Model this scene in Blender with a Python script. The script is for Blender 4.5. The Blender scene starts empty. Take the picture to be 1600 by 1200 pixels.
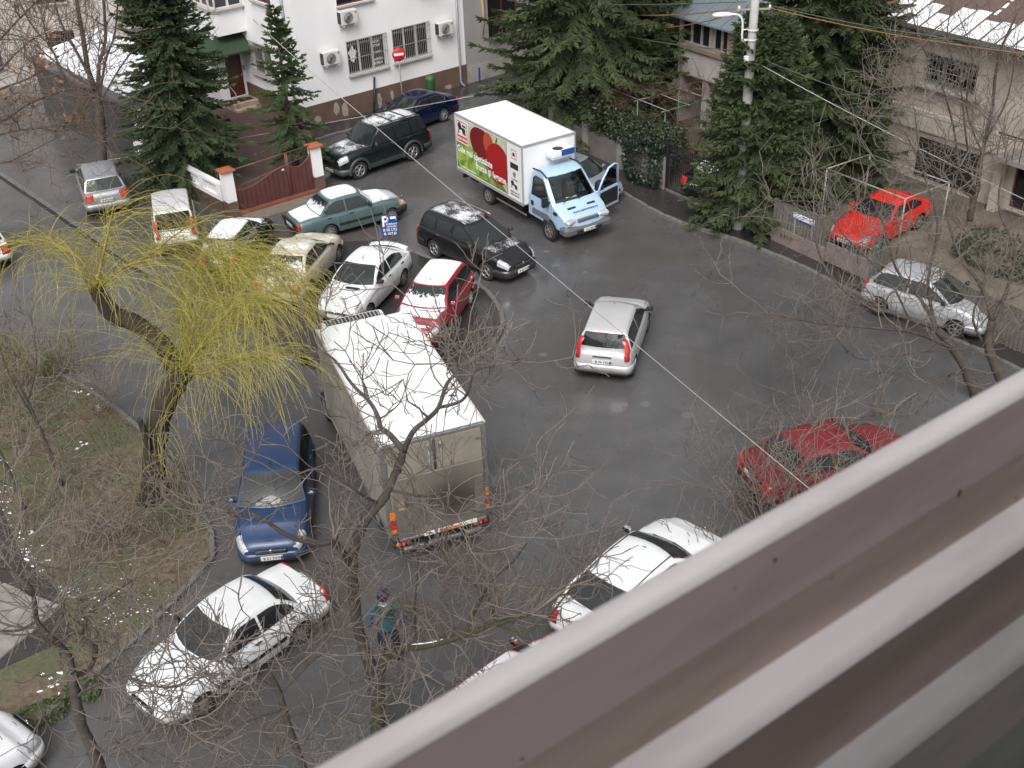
import bpy, bmesh, math, random
from mathutils import Vector, Matrix
R = math.radians
random.seed(11)
sc = bpy.context.scene
COL = sc.collection

# ------------------------------------------------------------------ camera
FPX, PITCH, ROLL, CAMH = 1777.5, R(32.18), R(-2.305), 17.4
_f = Vector((0, math.cos(PITCH), -math.sin(PITCH)))
_r0 = Vector((1, 0, 0)); _u0 = _r0.cross(_f)
_r = _r0*math.cos(ROLL) + _u0*math.sin(ROLL)
_u = -_r0*math.sin(ROLL) + _u0*math.cos(ROLL)
cam = bpy.data.cameras.new('camera'); camo = bpy.data.objects.new('camera', cam); COL.objects.link(camo)
camo.matrix_world = Matrix(((_r.x, _u.x, -_f.x, 0), (_r.y, _u.y, -_f.y, 0), (_r.z, _u.z, -_f.z, CAMH), (0, 0, 0, 1)))
cam.sensor_width = 36; cam.lens = FPX/1600*36; cam.clip_start = .05; cam.clip_end = 600
cam.dof.use_dof = True; cam.dof.focus_distance = 32; cam.dof.aperture_fstop = 9
sc.camera = camo

# ------------------------------------------------------------------ sky, sun, exposure (overcast)
w = bpy.data.worlds.new('World'); sc.world = w; w.use_nodes = True
nt = w.node_tree; bg = nt.nodes['Background']
sky = nt.nodes.new('ShaderNodeTexSky'); sky.sky_type = 'NISHITA'; sky.sun_disc = False
sky.sun_elevation = R(50); sky.sun_rotation = R(190); sky.dust_density = 6; sky.air_density = 1.0; sky.ozone_density = 1.0
hs = nt.nodes.new('ShaderNodeHueSaturation'); hs.inputs['Saturation'].default_value = .12
nt.links.new(sky.outputs[0], hs.inputs['Color']); nt.links.new(hs.outputs[0], bg.inputs[0])
bg.inputs[1].default_value = .15
sun = bpy.data.lights.new('sun', 'SUN'); sun.energy = 1.1; sun.angle = R(40); sun.color = (1, .97, .94)
suno = bpy.data.objects.new('sun', sun); COL.objects.link(suno)
suno.rotation_euler = (R(40), 0, R(-10))
sc.view_settings.view_transform = 'Standard'; sc.view_settings.look = 'None'
sc.view_settings.gamma = 1; sc.view_settings.exposure = .35
sc.render.engine = 'CYCLES'
sc.cycles.max_bounces = 6; sc.cycles.diffuse_bounces = 3; sc.cycles.glossy_bounces = 3; sc.cycles.transmission_bounces = 4
sc.cycles.use_denoising = True

# ------------------------------------------------------------------ measuring helpers: survey points to the ground / a height
def ray(px, py): return (px-800)/FPX*_r - (py-600)/FPX*_u + _f
def G(px, py, z=0.0):
    d = ray(px, py); t = (z-CAMH)/d.z
    return Vector((d.x*t, d.y*t, z))
def V(px, py, Y):
    d = ray(px, py); t = Y/d.y
    return Vector((d.x*t, Y, CAMH+d.z*t))

# ------------------------------------------------------------------ materials
MATS = {}
def mat(name, col, rough=.6, metal=0.0, var=.15, scale=3.0, col2=None, bump=0.0, bscale=None, spec=.5, coat=0.0, detail=4, mid=.5, wid=.35, ang=False):
    if name in MATS: return MATS[name]
    m = bpy.data.materials.new(name); m.use_nodes = True; MATS[name] = m
    t = m.node_tree; N = t.nodes; b = N['Principled BSDF']
    b.inputs['Roughness'].default_value = rough; b.inputs['Metallic'].default_value = metal
    b.inputs['Specular IOR Level'].default_value = spec; b.inputs['Coat Weight'].default_value = coat
    b.inputs['Coat Roughness'].default_value = .08
    c = (*col, 1)
    if var <= 0 and col2 is None:
        b.inputs['Base Color'].default_value = c
    else:
        tc = N.new('ShaderNodeTexCoord'); nz = N.new('ShaderNodeTexNoise'); nz.inputs['Scale'].default_value = scale; nz.inputs['Detail'].default_value = detail
        nz.inputs['Roughness'].default_value = .6
        rp = N.new('ShaderNodeValToRGB')
        e = rp.color_ramp.elements; e[0].position = max(0, mid-wid/2); e[1].position = min(1, mid+wid/2)
        c2 = (*(col2 if col2 else [x*(1-var) for x in col]), 1)
        e[0].color = c2; e[1].color = c
        t.links.new(tc.outputs['Object'], nz.inputs['Vector']); t.links.new(nz.outputs['Fac'], rp.inputs['Fac'])
        t.links.new(rp.outputs['Color'], b.inputs['Base Color'])
    if bump > 0:
        tc2 = N.new('ShaderNodeTexCoord'); nb = N.new('ShaderNodeTexNoise'); nb.inputs['Scale'].default_value = bscale or scale*8; nb.inputs['Detail'].default_value = 5
        bp = N.new('ShaderNodeBump'); bp.inputs['Strength'].default_value = bump; bp.inputs['Distance'].default_value = .02
        t.links.new(tc2.outputs['Object'], nb.inputs['Vector']); t.links.new(nb.outputs['Fac'], bp.inputs['Height']); t.links.new(bp.outputs['Normal'], b.inputs['Normal'])
    return m

def nd(t, typ, **k):
    n = t.nodes.new(typ)
    for a, v in k.items():
        if a in n.inputs: n.inputs[a].default_value = v
        else: setattr(n, a, v)
    return n
def mixc(t, fac, a, b):
    n = t.nodes.new('ShaderNodeMix'); n.data_type = 'RGBA'
    for sock, v in ((n.inputs[0], fac), (n.inputs[6], a), (n.inputs[7], b)):
        if hasattr(v, 'links') or isinstance(v, bpy.types.NodeSocket): t.links.new(v, sock)
        else: sock.default_value = v if isinstance(v, float) else (*v, 1)
    return n.outputs[2]
def ramp(t, fac, p0, p1, c0=0.0, c1=1.0):
    n = t.nodes.new('ShaderNodeMapRange'); n.interpolation_type = 'SMOOTHSTEP'
    n.inputs[1].default_value = p0; n.inputs[2].default_value = p1; n.inputs[3].default_value = c0; n.inputs[4].default_value = c1
    t.links.new(fac, n.inputs[0]); return n.outputs[0]
def math2(t, op, a, b):
    n = t.nodes.new('ShaderNodeMath'); n.operation = op
    for s, v in ((n.inputs[0], a), (n.inputs[1], b)):
        if isinstance(v, (int, float)): s.default_value = v
        else: t.links.new(v, s)
    return n.outputs[0]
def noise(t, vec, scale, detail=5, rough=.6, dist=0.0):
    n = nd(t, 'ShaderNodeTexNoise'); n.inputs['Scale'].default_value = scale; n.inputs['Detail'].default_value = detail
    n.inputs['Roughness'].default_value = rough; n.inputs['Distortion'].default_value = dist
    t.links.new(vec, n.inputs['Vector']); return n.outputs['Fac']

def paint(name, col, rough=.28, metal=.0, snow=0.0, dirt=.5, dirtcol=(.10, .09, .08), sscale=9.0, snz=.86):
    """car paint with road grime on the sills and, if snow>0, settled snow on what faces up"""
    m = bpy.data.materials.new(name); m.use_nodes = True; t = m.node_tree; b = t.nodes['Principled BSDF']
    tc = nd(t, 'ShaderNodeTexCoord'); sx = nd(t, 'ShaderNodeSeparateXYZ'); t.links.new(tc.outputs['Object'], sx.inputs[0])
    n1 = noise(t, tc.outputs['Object'], 2.3, 6); n2 = noise(t, tc.outputs['Object'], 1.1, 4)
    z = math2(t, 'ADD', sx.outputs[2], math2(t, 'MULTIPLY', math2(t, 'SUBTRACT', n1, .5), .55))
    d = math2(t, 'MULTIPLY', ramp(t, z, .75, .2), dirt)
    c = mixc(t, d, mixc(t, ramp(t, n2, .35, .7), [x*.93 for x in col], col), dirtcol)
    b.inputs['Metallic'].default_value = metal; b.inputs['Coat Weight'].default_value = .25; b.inputs['Coat Roughness'].default_value = .1
    rg = math2(t, 'ADD', math2(t, 'MULTIPLY', d, .5), rough)
    if snow > 0:
        ge = nd(t, 'ShaderNodeNewGeometry'); sn = nd(t, 'ShaderNodeSeparateXYZ'); t.links.new(ge.outputs['Normal'], sn.inputs[0])
        n3 = noise(t, tc.outputs['Object'], sscale, 8, .75); n4 = noise(t, tc.outputs['Object'], 1.3, 3)
        k = math2(t, 'ADD', math2(t, 'MULTIPLY', n3, .55), math2(t, 'MULTIPLY', n4, .45))
        k = ramp(t, k, .62-.32*snow, .68-.32*snow)
        k = math2(t, 'MULTIPLY', k, ramp(t, sn.outputs[2], snz, snz+.06))
        c = mixc(t, k, c, (.82, .84, .87)); rg = math2(t, 'ADD', rg, math2(t, 'MULTIPLY', k, .5))
        bp = nd(t, 'ShaderNodeBump'); bp.inputs['Strength'].default_value = .5; bp.inputs['Distance'].default_value = .02
        t.links.new(k, bp.inputs['Height']); t.links.new(bp.outputs[0], b.inputs['Normal'])
        t.links.new(math2(t, 'SUBTRACT', .35, math2(t, 'MULTIPLY', k, .35)), b.inputs['Coat Weight'])
    t.links.new(c, b.inputs['Base Color']); t.links.new(rg, b.inputs['Roughness'])
    return m

def glassmat(name, col=(.016, .020, .021), rough=.03, snow=0.0, lo=0.0, hi=1.0):
    """tinted car glass; snow = wet snow lying on the lower part (lo..hi in object height)"""
    m = bpy.data.materials.new(name); m.use_nodes = True; t = m.node_tree; b = t.nodes['Principled BSDF']
    tc = nd(t, 'ShaderNodeTexCoord'); n0 = noise(t, tc.outputs['Object'], 3.0, 3)
    c = mixc(t, ramp(t, n0, .3, .75), col, [x*1.25 for x in col]); b.inputs['Specular IOR Level'].default_value = .8
    b.inputs['Roughness'].default_value = rough
    if snow > 0:
        sx = nd(t, 'ShaderNodeSeparateXYZ'); t.links.new(tc.outputs['Object'], sx.inputs[0])
        n3 = noise(t, tc.outputs['Object'], 7.0, 9, .7)
        k = math2(t, 'ADD', ramp(t, sx.outputs[2], hi, lo, -.25, .3), n3)
        k = math2(t, 'MULTIPLY', ramp(t, k, .5, .62), snow)
        c = mixc(t, k, c, (.72, .75, .78)); t.links.new(math2(t, 'ADD', rough, math2(t, 'MULTIPLY', k, .5)), b.inputs['Roughness'])
    t.links.new(c, b.inputs['Base Color'])
    return m

M_GLASS = glassmat('car_glass'); M_BLACK = mat('black_trim', (.02, .02, .021), .5, var=.3); M_RUB = mat('tyre_rubber', (.028, .027, .026), .8, var=.35, scale=9)
M_WELL = mat('wheel_well_black', (.006, .006, .006), .95, var=0); M_CHROME = mat('chrome', (.62, .62, .63), .18, 1.0, var=.1)
M_RIM = mat('alloy_rim', (.42, .42, .43), .35, .7, var=.25, scale=9); M_RIMD = mat('dirty_steel_rim', (.24, .22, .20), .6, .2, var=.4, scale=12); M_RIMB = mat('rusty_ochre_rim', (.30, .20, .08), .6, .0, var=.4, scale=12)
M_HL = mat('headlamp_lens', (.62, .64, .66), .12, .3, var=.35, scale=14, coat=.8); M_TL = mat('tail_lamp_red', (.55, .025, .02), .22, var=.3, scale=16, coat=.6)
M_OR = mat('indicator_orange', (.75, .22, .02), .25, var=.2, coat=.5); M_PL = mat('number_plate_white', (.72, .72, .70), .5, var=.08)
M_INK = mat('black_ink', (.02, .02, .025), .6, var=0); M_SEAM = mat('panel_gap', (.012, .012, .012), .9, var=0)
M_WHITE = mat('white_print', (.85, .85, .85), .5, var=0)

# ------------------------------------------------------------------ mesh building
class MB:
    def __init__(s): s.v = []; s.f = []; s.m = []; s.sm = []
    def add(s, vs, fs, m=0, smooth=False):
        o = len(s.v); s.v += [tuple(p) for p in vs]
        for f in fs: s.f.append([i+o for i in f]); s.m.append(m); s.sm.append(smooth)
        return s
    def quad(s, a, b, c, d, m=0): return s.add([a, b, c, d], [(0, 1, 2, 3)], m)
    def box(s, c, d, rz=0.0, m=0, mtx=None, bev=0.0):
        x, y, z = d[0]/2, d[1]/2, d[2]/2
        if bev <= 0:
            P = [Vector((i*x, j*y, k*z)) for i in (-1, 1) for j in (-1, 1) for k in (-1, 1)]
            F = [(0, 1, 3, 2), (4, 6, 7, 5), (0, 4, 5, 1), (2, 3, 7, 6), (0, 2, 6, 4), (1, 5, 7, 3)]
        else:
            b = min(bev, x*.9, y*.9, z*.9); P = []; F = []
            rings = [(z-b, 0, -1), ]
            oct_ = lambda xx, yy, zz: [(-xx+b, -yy, zz), (xx-b, -yy, zz), (xx, -yy+b, zz), (xx, yy-b, zz), (xx-b, yy, zz), (-xx+b, yy, zz), (-xx, yy-b, zz), (-xx, -yy+b, zz)]
            for xx, yy, zz in ((x-b, y-b, -z), (x, y, -z+b), (x, y, z-b), (x-b, y-b, z)): P += [Vector(p) for p in oct_(xx, yy, zz)]
            for k in range(3):
                for i in range(8): F.append((k*8+i, k*8+(i+1) % 8, (k+1)*8+(i+1) % 8, (k+1)*8+i))
            F.append(tuple(range(7, -1, -1))); F.append(tuple(range(24, 32)))
        M = mtx if mtx is not None else Matrix.Translation(Vector(c)) @ Matrix.Rotation(rz, 4, 'Z')
        return s.add([M @ p for p in P], F, m)
    def path(s, pts, rad, n=6, m=0, cap=True, smooth=True):
        pts = [Vector(p) for p in pts]
        if not hasattr(rad, '__len__'): rad = [rad]*len(pts)
        o = len(s.v); prev = None; rings = []
        for i, p in enumerate(pts):
            d = (pts[min(i+1, len(pts)-1)] - pts[max(i-1, 0)])
            d = d.normalized() if d.length > 1e-9 else Vector((0, 0, 1))
            if prev is None:
                a = d.cross(Vector((0, 0, 1)) if abs(d.z) < .9 else Vector((1, 0, 0))).normalized()
            else:
                a = prev - d*prev.dot(d); a = a.normalized() if a.length > 1e-6 else d.orthogonal().normalized()
            prev = a; b = d.cross(a)
            for k in range(n):
                q = 2*math.pi*k/n; s.v.append(tuple(p + (a*math.cos(q) + b*math.sin(q))*rad[i]))
        for i in range(len(pts)-1):
            for k in range(n):
                s.f.append([o+i*n+k, o+i*n+(k+1) % n, o+(i+1)*n+(k+1) % n, o+(i+1)*n+k]); s.m.append(m); s.sm.append(smooth)
        if cap and n > 2:
            s.f.append([o+k for k in range(n-1, -1, -1)]); s.m.append(m); s.sm.append(False)
            e = o+(len(pts)-1)*n; s.f.append([e+k for k in range(n)]); s.m.append(m); s.sm.append(False)
        return s
    def lathe(s, prof, n=20, axis='z', c=(0, 0, 0), m=0, smooth=True):
        o = len(s.v); c = Vector(c)
        for r, h in prof:
            for k in range(n):
                q = 2*math.pi*k/n; x, y = r*math.cos(q), r*math.sin(q)
                s.v.append(tuple(c + (Vector((x, y, h)) if axis == 'z' else Vector((x, h, y)) if axis == 'y' else Vector((h, x, y)))))
        for i in range(len(prof)-1):
            for k in range(n):
                s.f.append([o+i*n+k, o+i*n+(k+1) % n, o+(i+1)*n+(k+1) % n, o+(i+1)*n+k]); s.m.append(m); s.sm.append(smooth)
        return s
    def grid(s, rows, m=0, smooth=True, close=False):
        o = len(s.v); nr, ncol = len(rows), len(rows[0])
        for r in rows: s.v += [tuple(p) for p in r]
        for i in range(nr-1):
            for k in range(ncol-(0 if close else 1)):
                s.f.append([o+i*ncol+k, o+i*ncol+(k+1) % ncol, o+(i+1)*ncol+(k+1) % ncol, o+(i+1)*ncol+k]); s.m.append(m); s.sm.append(smooth)
        return s
    def prism(s, poly, z0, z1, m=0):
        n = len(poly); P = [(*p[:2], z0) for p in poly] + [(*p[:2], z1) for p in poly]
        F = [tuple(range(n-1, -1, -1)), tuple(range(n, 2*n))] + [(i, (i+1) % n, n+(i+1) % n, n+i) for i in range(n)]
        return s.add(P, F, m)
    def mesh(s, name, mats, fix=True):
        me = bpy.data.meshes.new(name); me.from_pydata(s.v, [], s.f)
        for mm in (mats if isinstance(mats, (list, tuple)) else [mats]): me.materials.append(mm)
        me.polygons.foreach_set('material_index', s.m); me.polygons.foreach_set('use_smooth', s.sm)
        if fix:
            bm = bmesh.new(); bm.from_mesh(me); bmesh.ops.recalc_face_normals(bm, faces=bm.faces); bm.to_mesh(me); bm.free()
        me.update(); return me
    def build(s, name, mats, parent=None, loc=None, rz=0.0, fix=True, sharp=None):
        me = s.mesh(name, mats, fix)
        if sharp: me.set_sharp_from_angle(angle=R(sharp))
        return link(name, me, parent, loc, rz)
def link(name, data, parent=None, loc=None, rz=0.0):
    o = bpy.data.objects.new(name, data); COL.objects.link(o); o.parent = parent
    if loc is not None: o.location = loc
    if rz: o.rotation_euler.z = rz
    return o
def tag(o, label=None, cat=None, group=None, kind=None):
    if label: o['label'] = label
    if cat: o['category'] = cat
    if group: o['group'] = group
    if kind: o['kind'] = kind
    return o
def thing(name, label, cat, loc=(0, 0, 0), rz=0.0, group=None):
    return tag(link(name, None, None, loc, rz), label, cat, group)
def struct(name, mb, m, label=None, fix=True, **k):
    o = mb.build(name, m, fix=fix, **k); return tag(o, label=label, kind='structure')
def text(name, s, size, m, parent, mtx, ext=.002, align='CENTER', sx=1.0):
    cu = bpy.data.curves.new(name, 'FONT'); cu.body = s; cu.size = size; cu.extrude = ext; cu.offset = .006*size/.3; cu.align_x = align; cu.align_y = 'CENTER'; cu.resolution_u = 3
    cu.materials.append(m); o = bpy.data.objects.new(name, cu); COL.objects.link(o)
    bpy.context.view_layer.update(); me = bpy.data.meshes.new_from_object(o.evaluated_get(bpy.context.evaluated_depsgraph_get())); bpy.data.objects.remove(o); bpy.data.curves.remove(cu)
    if not me.materials: me.materials.append(m)
    o = bpy.data.objects.new(name, me); COL.objects.link(o); o.parent = parent; o['kind'] = 'stuff'
    o.matrix_local = mtx @ Matrix.Diagonal((sx, 1, 1, 1)); return o
def frame(origin, xdir, ydir):
    x = Vector(xdir).normalized(); y = Vector(ydir); z = x.cross(y).normalized(); y = z.cross(x)
    M = Matrix((x, y, z)).transposed().to_4x4(); M.translation = Vector(origin); return M
def lerp(a, b, t): return a+(b-a)*t
def interp(x, pts):
    if x <= pts[0][0]: return pts[0][1]
    for (a, fa), (b, fb) in zip(pts, pts[1:]):
        if x <= b: return fa+(fb-fa)*((x-a)/(b-a) if b > a else 0)
    return pts[-1][1]
def copy_tree(o, parent=None):
    c = o.copy(); COL.objects.link(c); c.parent = parent
    for ch in list(o.children): copy_tree(ch, c)
    return c
# ------------------------------------------------------------------ ground
def asphalt(name, base=(.088, .086, .087), wet=.55, stains=1.0, dirt=(.070, .062, .056)):
    m = bpy.data.materials.new(name); m.use_nodes = True; t = m.node_tree; b = t.nodes['Principled BSDF']
    tc = nd(t, 'ShaderNodeTexCoord'); P = tc.outputs['Object']
    big = noise(t, P, .16, 5, .6, .6); mid = noise(t, P, .9, 6, .65); fine = noise(t, P, 55, 3); st = noise(t, P, .33, 7, .7, 1.5)
    c = mixc(t, ramp(t, mid, .3, .72), [x*.84 for x in base], [x*1.12 for x in base])
    c = mixc(t, math2(t, 'MULTIPLY', ramp(t, big, .46, .66), .85), c, dirt)
    c = mixc(t, math2(t, 'MULTIPLY', ramp(t, fine, .40, .75), .22), c, [x*1.7 for x in base])
    c = mixc(t, math2(t, 'MULTIPLY', ramp(t, st, .60, .78), .40*stains), c, (.17, .165, .16))
    vo = nd(t, 'ShaderNodeTexVoronoi'); vo.inputs['Scale'].default_value = .9; vo.inputs['Randomness'].default_value = 1.0; t.links.new(P, vo.inputs['Vector'])
    ringd = math2(t, 'ADD', vo.outputs['Distance'], math2(t, 'MULTIPLY', math2(t, 'SUBTRACT', noise(t, P, 6, 3), .5), .12))
    spot = math2(t, 'MULTIPLY', ramp(t, ringd, .16, .10), ramp(t, noise(t, P, .22, 2), .52, .60))
    c = mixc(t, math2(t, 'MULTIPLY', spot, .28*stains), c, (.22, .225, .23))
    # hairline cracks and old patches
    cr = nd(t, 'ShaderNodeTexVoronoi'); cr.feature = 'DISTANCE_TO_EDGE'; cr.inputs['Scale'].default_value = .23
    dv = nd(t, 'ShaderNodeVectorMath'); dv.operation = 'ADD'; nn = nd(t, 'ShaderNodeTexNoise'); nn.inputs['Scale'].default_value = 1.2; nn.inputs['Detail'].default_value = 6; t.links.new(P, nn.inputs['Vector'])
    t.links.new(P, dv.inputs[0]); t.links.new(nn.outputs['Color'], dv.inputs[1]); t.links.new(dv.outputs[0], cr.inputs['Vector'])
    crk = math2(t, 'MULTIPLY', ramp(t, cr.outputs['Distance'], .008, .003), ramp(t, noise(t, P, .35, 3), .48, .56))
    c = mixc(t, math2(t, 'MULTIPLY', crk, .3), c, (.018, .017, .016))
    t.links.new(c, b.inputs['Base Color'])
    rg = ramp(t, math2(t, 'ADD', math2(t, 'MULTIPLY', big, .82), math2(t, 'MULTIPLY', mid, .18)), .36, .62, .11, .36)
    t.links.new(math2(t, 'ADD', rg, math2(t, 'MULTIPLY', spot, .2)), b.inputs['Roughness']); b.inputs['Specular IOR Level'].default_value = wet
    bp = nd(t, 'ShaderNodeBump'); bp.inputs['Strength'].default_value = .12; bp.inputs['Distance'].default_value = .008
    t.links.new(fine, bp.inputs['Height']); t.links.new(bp.outputs[0], b.inputs['Normal'])
    return m
M_ROAD = asphalt('wet_asphalt'); M_PAVE = asphalt('dark_footway_asphalt', (.038, .035, .035), .4, .25, (.042, .037, .034))
M_KERB = mat('kerb_concrete', (.17, .165, .155), .75, var=.5, scale=6, bump=.3)
M_CONC = mat('old_concrete', (.27, .255, .235), .8, var=.35, scale=2.5, bump=.25)
m = MB(); m.quad((-150, -40, 0), (150, -40, 0), (150, 260, 0), (-150, 260, 0)); struct('road', m, M_ROAD, 'wet grey asphalt covering the street junction')

KERB_MESH = None
def kerb(name, pts, h=.13, wd=.14, seg=1.0, label=None):
    """a row of kerb stones along a polyline"""
    global KERB_MESH
    if KERB_MESH is None: KERB_MESH = MB().box((0, 0, 0), (1, 1, 1), bev=.12).mesh('kerb_stone', M_KERB)
    root = tag(link(name, None), label, kind='structure')
    pts = [Vector((p[0], p[1], 0)) for p in pts]; total = sum((b-a).length for a, b in zip(pts, pts[1:]))
    n = max(1, round(total/seg)); 
    def at(d):
        for a, b in zip(pts, pts[1:]):
            l = (b-a).length
            if d <= l+1e-6: return a+(b-a)*(d/l)
            d -= l
        return pts[-1]
    for i in range(n):
        a, b = at(total*i/n), at(total*(i+1)/n); d = b-a
        o = link('kerb_stone', KERB_MESH, root, (a+b)/2+Vector((0, 0, h/2-.03+random.uniform(-.008, .008))), math.atan2(d.y, d.x)+random.uniform(-.01, .01))
        o.scale = (d.length-.012, wd, h+.06)
    return root
def sheet(name, pts, z, m, label, thick=None):
    mb = MB(); mb.prism([(p[0], p[1]) for p in pts], -.05 if thick is None else z-thick, z); return struct(name, mb, m, label)
def curve(pts, n=6):
    P = [Vector((p[0], p[1], 0)) for p in pts]; out = []
    for i in range(len(P)-1):
        a, b, c, d = P[max(i-1, 0)], P[i], P[i+1], P[min(i+2, len(P)-1)]
        for k in range(n):
            t = k/n; out.append(.5*((2*b)+(c-a)*t+(2*a-5*b+4*c-d)*t*t+(-a+3*b-3*c+d)*t**3))
    out.append(P[-1]); return out
# traffic island (asphalt, rounded kerb on the right) with the parked cars
isl = curve([G(*q) for q in ((600, 378), (642, 395), (700, 418), (747, 446), (775, 474), (786, 505), (776, 532), (757, 553), (730, 570), (700, 581), (660, 592))], 5)
sheet('traffic_island', [(p.x, p.y) for p in isl]+[(-5.5, 28.5), (-9.6, 33.5), (-9.9, 37.2), (-6, 37.6)], .09, M_PAVE, 'raised asphalt parking island with a rounded end')
kerb('kerb_around_the_island', isl, .12, .16, .8, 'curved kerb around the rounded end of the parking island')
# right footway and kerb
kr = curve([G(*q) for q in ((905, 262), (975, 305), (1050, 345), (1150, 377), (1250, 418), (1330, 458), (1450, 515), (1560, 565), (1700, 640))], 4)
fr0, frd = Vector((4.9, 43.3, 0)), Vector((9.9, -15.4, 0)).normalized()     # the fence line on the right
fin = [fr0+frd*s for s in (22, 10, 0, -6, -12)]
sheet('footway', [(p.x, p.y) for p in kr]+[(p.x, p.y) for p in [q+Vector((4, 3, 0)) for q in fin]], .10, M_PAVE, 'dark asphalt footway along the fences on the right')
kerb('kerb_of_the_footway', kr, .13, .15, 1.0, 'long kerb along the footway on the right')
# footway in front of the white house
HA = R(38.3); HX = Vector((math.cos(HA), math.sin(HA), 0)); HY = Vector((-math.sin(HA), math.cos(HA), 0)); C0 = Vector((-8.74, 49.86, 0))
def hp(u, v, z=0): return C0+HX*u+HY*v+Vector((0, 0, z))
sheet('footway_by_the_house', [hp(-2.2, .3), hp(-2.2, -1.35), hp(9.3, -1.5), hp(14, -1.9), hp(30, -4.5), hp(30, 2), hp(8, .3)], .10, M_PAVE, 'narrow asphalt footway below the white house')
kerb('kerb_by_the_house', [hp(-2.2, -1.42), hp(9.3, -1.57), hp(14, -1.97), hp(30, -4.57)], .13, .15, 1.0, 'straight kerb below the white house')
# gutter line of the left lane
gl = [G(*q) for q in ((-120, 185), (0, 270), (90, 330), (180, 393), (240, 430))]
kerb('gutter_strip', gl, .02, .22, 1.0, 'flush concrete gutter strip crossing the left lane')
m = MB(); 
for a, b in zip(gl, gl[1:]):
    d = (b-a).normalized(); n = Vector((-d.y, d.x, 0))*.09; o = Vector((-.1, -.16, .006)); m.quad(a-n+o, b-n+o, b+n+o, a+n+o)
struct('gutter_joint', m, mat('wet_dirt', (.02, .018, .016), .5, var=.3), 'dark wet joint beside the gutter strip')
# grass verge on the left
def grassmat():
    m = bpy.data.materials.new('winter_lawn'); m.use_nodes = True; t = m.node_tree; b = t.nodes['Principled BSDF']
    tc = nd(t, 'ShaderNodeTexCoord'); P = tc.outputs['Object']
    a = noise(t, P, .45, 6, .65, .5); f = noise(t, P, 7, 6, .7); s = noise(t, P, 2.2, 8, .75)
    c = mixc(t, ramp(t, f, .3, .7), (.075, .056, .036), (.17, .135, .09))
    c = mixc(t, math2(t, 'MULTIPLY', ramp(t, a, .40, .56), ramp(t, f, .35, .6)), c, (.072, .092, .042))
    t.links.new(c, b.inputs['Base Color']); b.inputs['Roughness'].default_value = .9
    bp = nd(t, 'ShaderNodeBump'); bp.inputs['Strength'].default_value = .8; bp.inputs['Distance'].default_value = .06; t.links.new(f, bp.inputs['Height']); t.links.new(bp.outputs[0], b.inputs['Normal'])
    return m
M_LAWN = grassmat()
lawn = [G(*q) for q in ((-300, 520), (0, 520), (60, 570), (120, 600), (200, 655), (262, 720), (310, 790), (335, 860), (300, 905), (235, 975), (150, 1050), (112, 1085), (92, 1040), (110, 1000), (95, 930), (40, 880), (0, 790), (-300, 700))]
mb = MB(); mb.prism([(p.x, p.y) for p in lawn], -.05, .07); struct('lawn', mb, M_LAWN, 'bare winter lawn with brown soil and melting snow')
lk = curve([G(*q) for q in ((-150, 520), (0, 520), (60, 570), (120, 600), (200, 655), (262, 720), (310, 790), (337, 860), (302, 908), (237, 978), (152, 1053), (60, 1130), (-60, 1240))], 4)
kerb('kerb_of_the_lawn', lk, .11, .13, .9, 'weathered kerb around the winter lawn')
lawn2 = [G(*q) for q in ((-200, 1115), (0, 1050), (90, 1010), (112, 1085), (20, 1160), (-100, 1260), (-200, 1300))]
mb = MB(); mb.prism([(p.x, p.y) for p in lawn2], -.05, .065); struct('verge', mb, M_LAWN, 'small grass verge beside the concrete path')
path = [G(*q) for q in ((-300, 700), (0, 790), (40, 880), (95, 930), (110, 1000), (90, 1010), (0, 1050), (-200, 1115))]
sheet('path', [(p.x, p.y) for p in path], .08, M_PAVE, 'dark asphalt path beside the lawn')
slab = MB().box((0, 0, 0), (1, 1, 1), bev=.04).mesh('paving_slab', M_CONC)
pr = tag(link('slab_path', None), 'light concrete slab path at the lower left', kind='structure')
pa, pb = G(-60, 905), G(62, 955); px_ = (pb-pa).normalized(); py_ = Vector((px_.y, -px_.x, 0))
for i in range(4):
    for j in range(3):
        c = pa+px_*(i*.93-.3)+py_*(j*.93+.2)
        o = link('paving_slab', slab, pr, (c.x, c.y, .075+random.uniform(-.006, .01)), math.atan2(px_.y, px_.x)+random.uniform(-.015, .015)); o.scale = (.91, .91, .09)
# yards behind the fences
M_YARD = mat('trodden_yard', (.16, .135, .105), .9, var=.45, scale=.8, bump=.5, bscale=9)
nrm = Vector((-frd.y, frd.x, 0)); nrm = nrm if nrm.x > 0 else -nrm
gc = fr0-frd*4.5+nrm*.15; mb = MB(); mb.prism([tuple(gc[:2]), tuple((fr0+frd*24+nrm*.15)[:2]), tuple((fr0+frd*24+nrm*45)[:2]), tuple((gc+HX*45)[:2])], -.05, .12)
struct('garden_ground', mb, M_YARD, 'bare brown ground of the gardens on the right')
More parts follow.
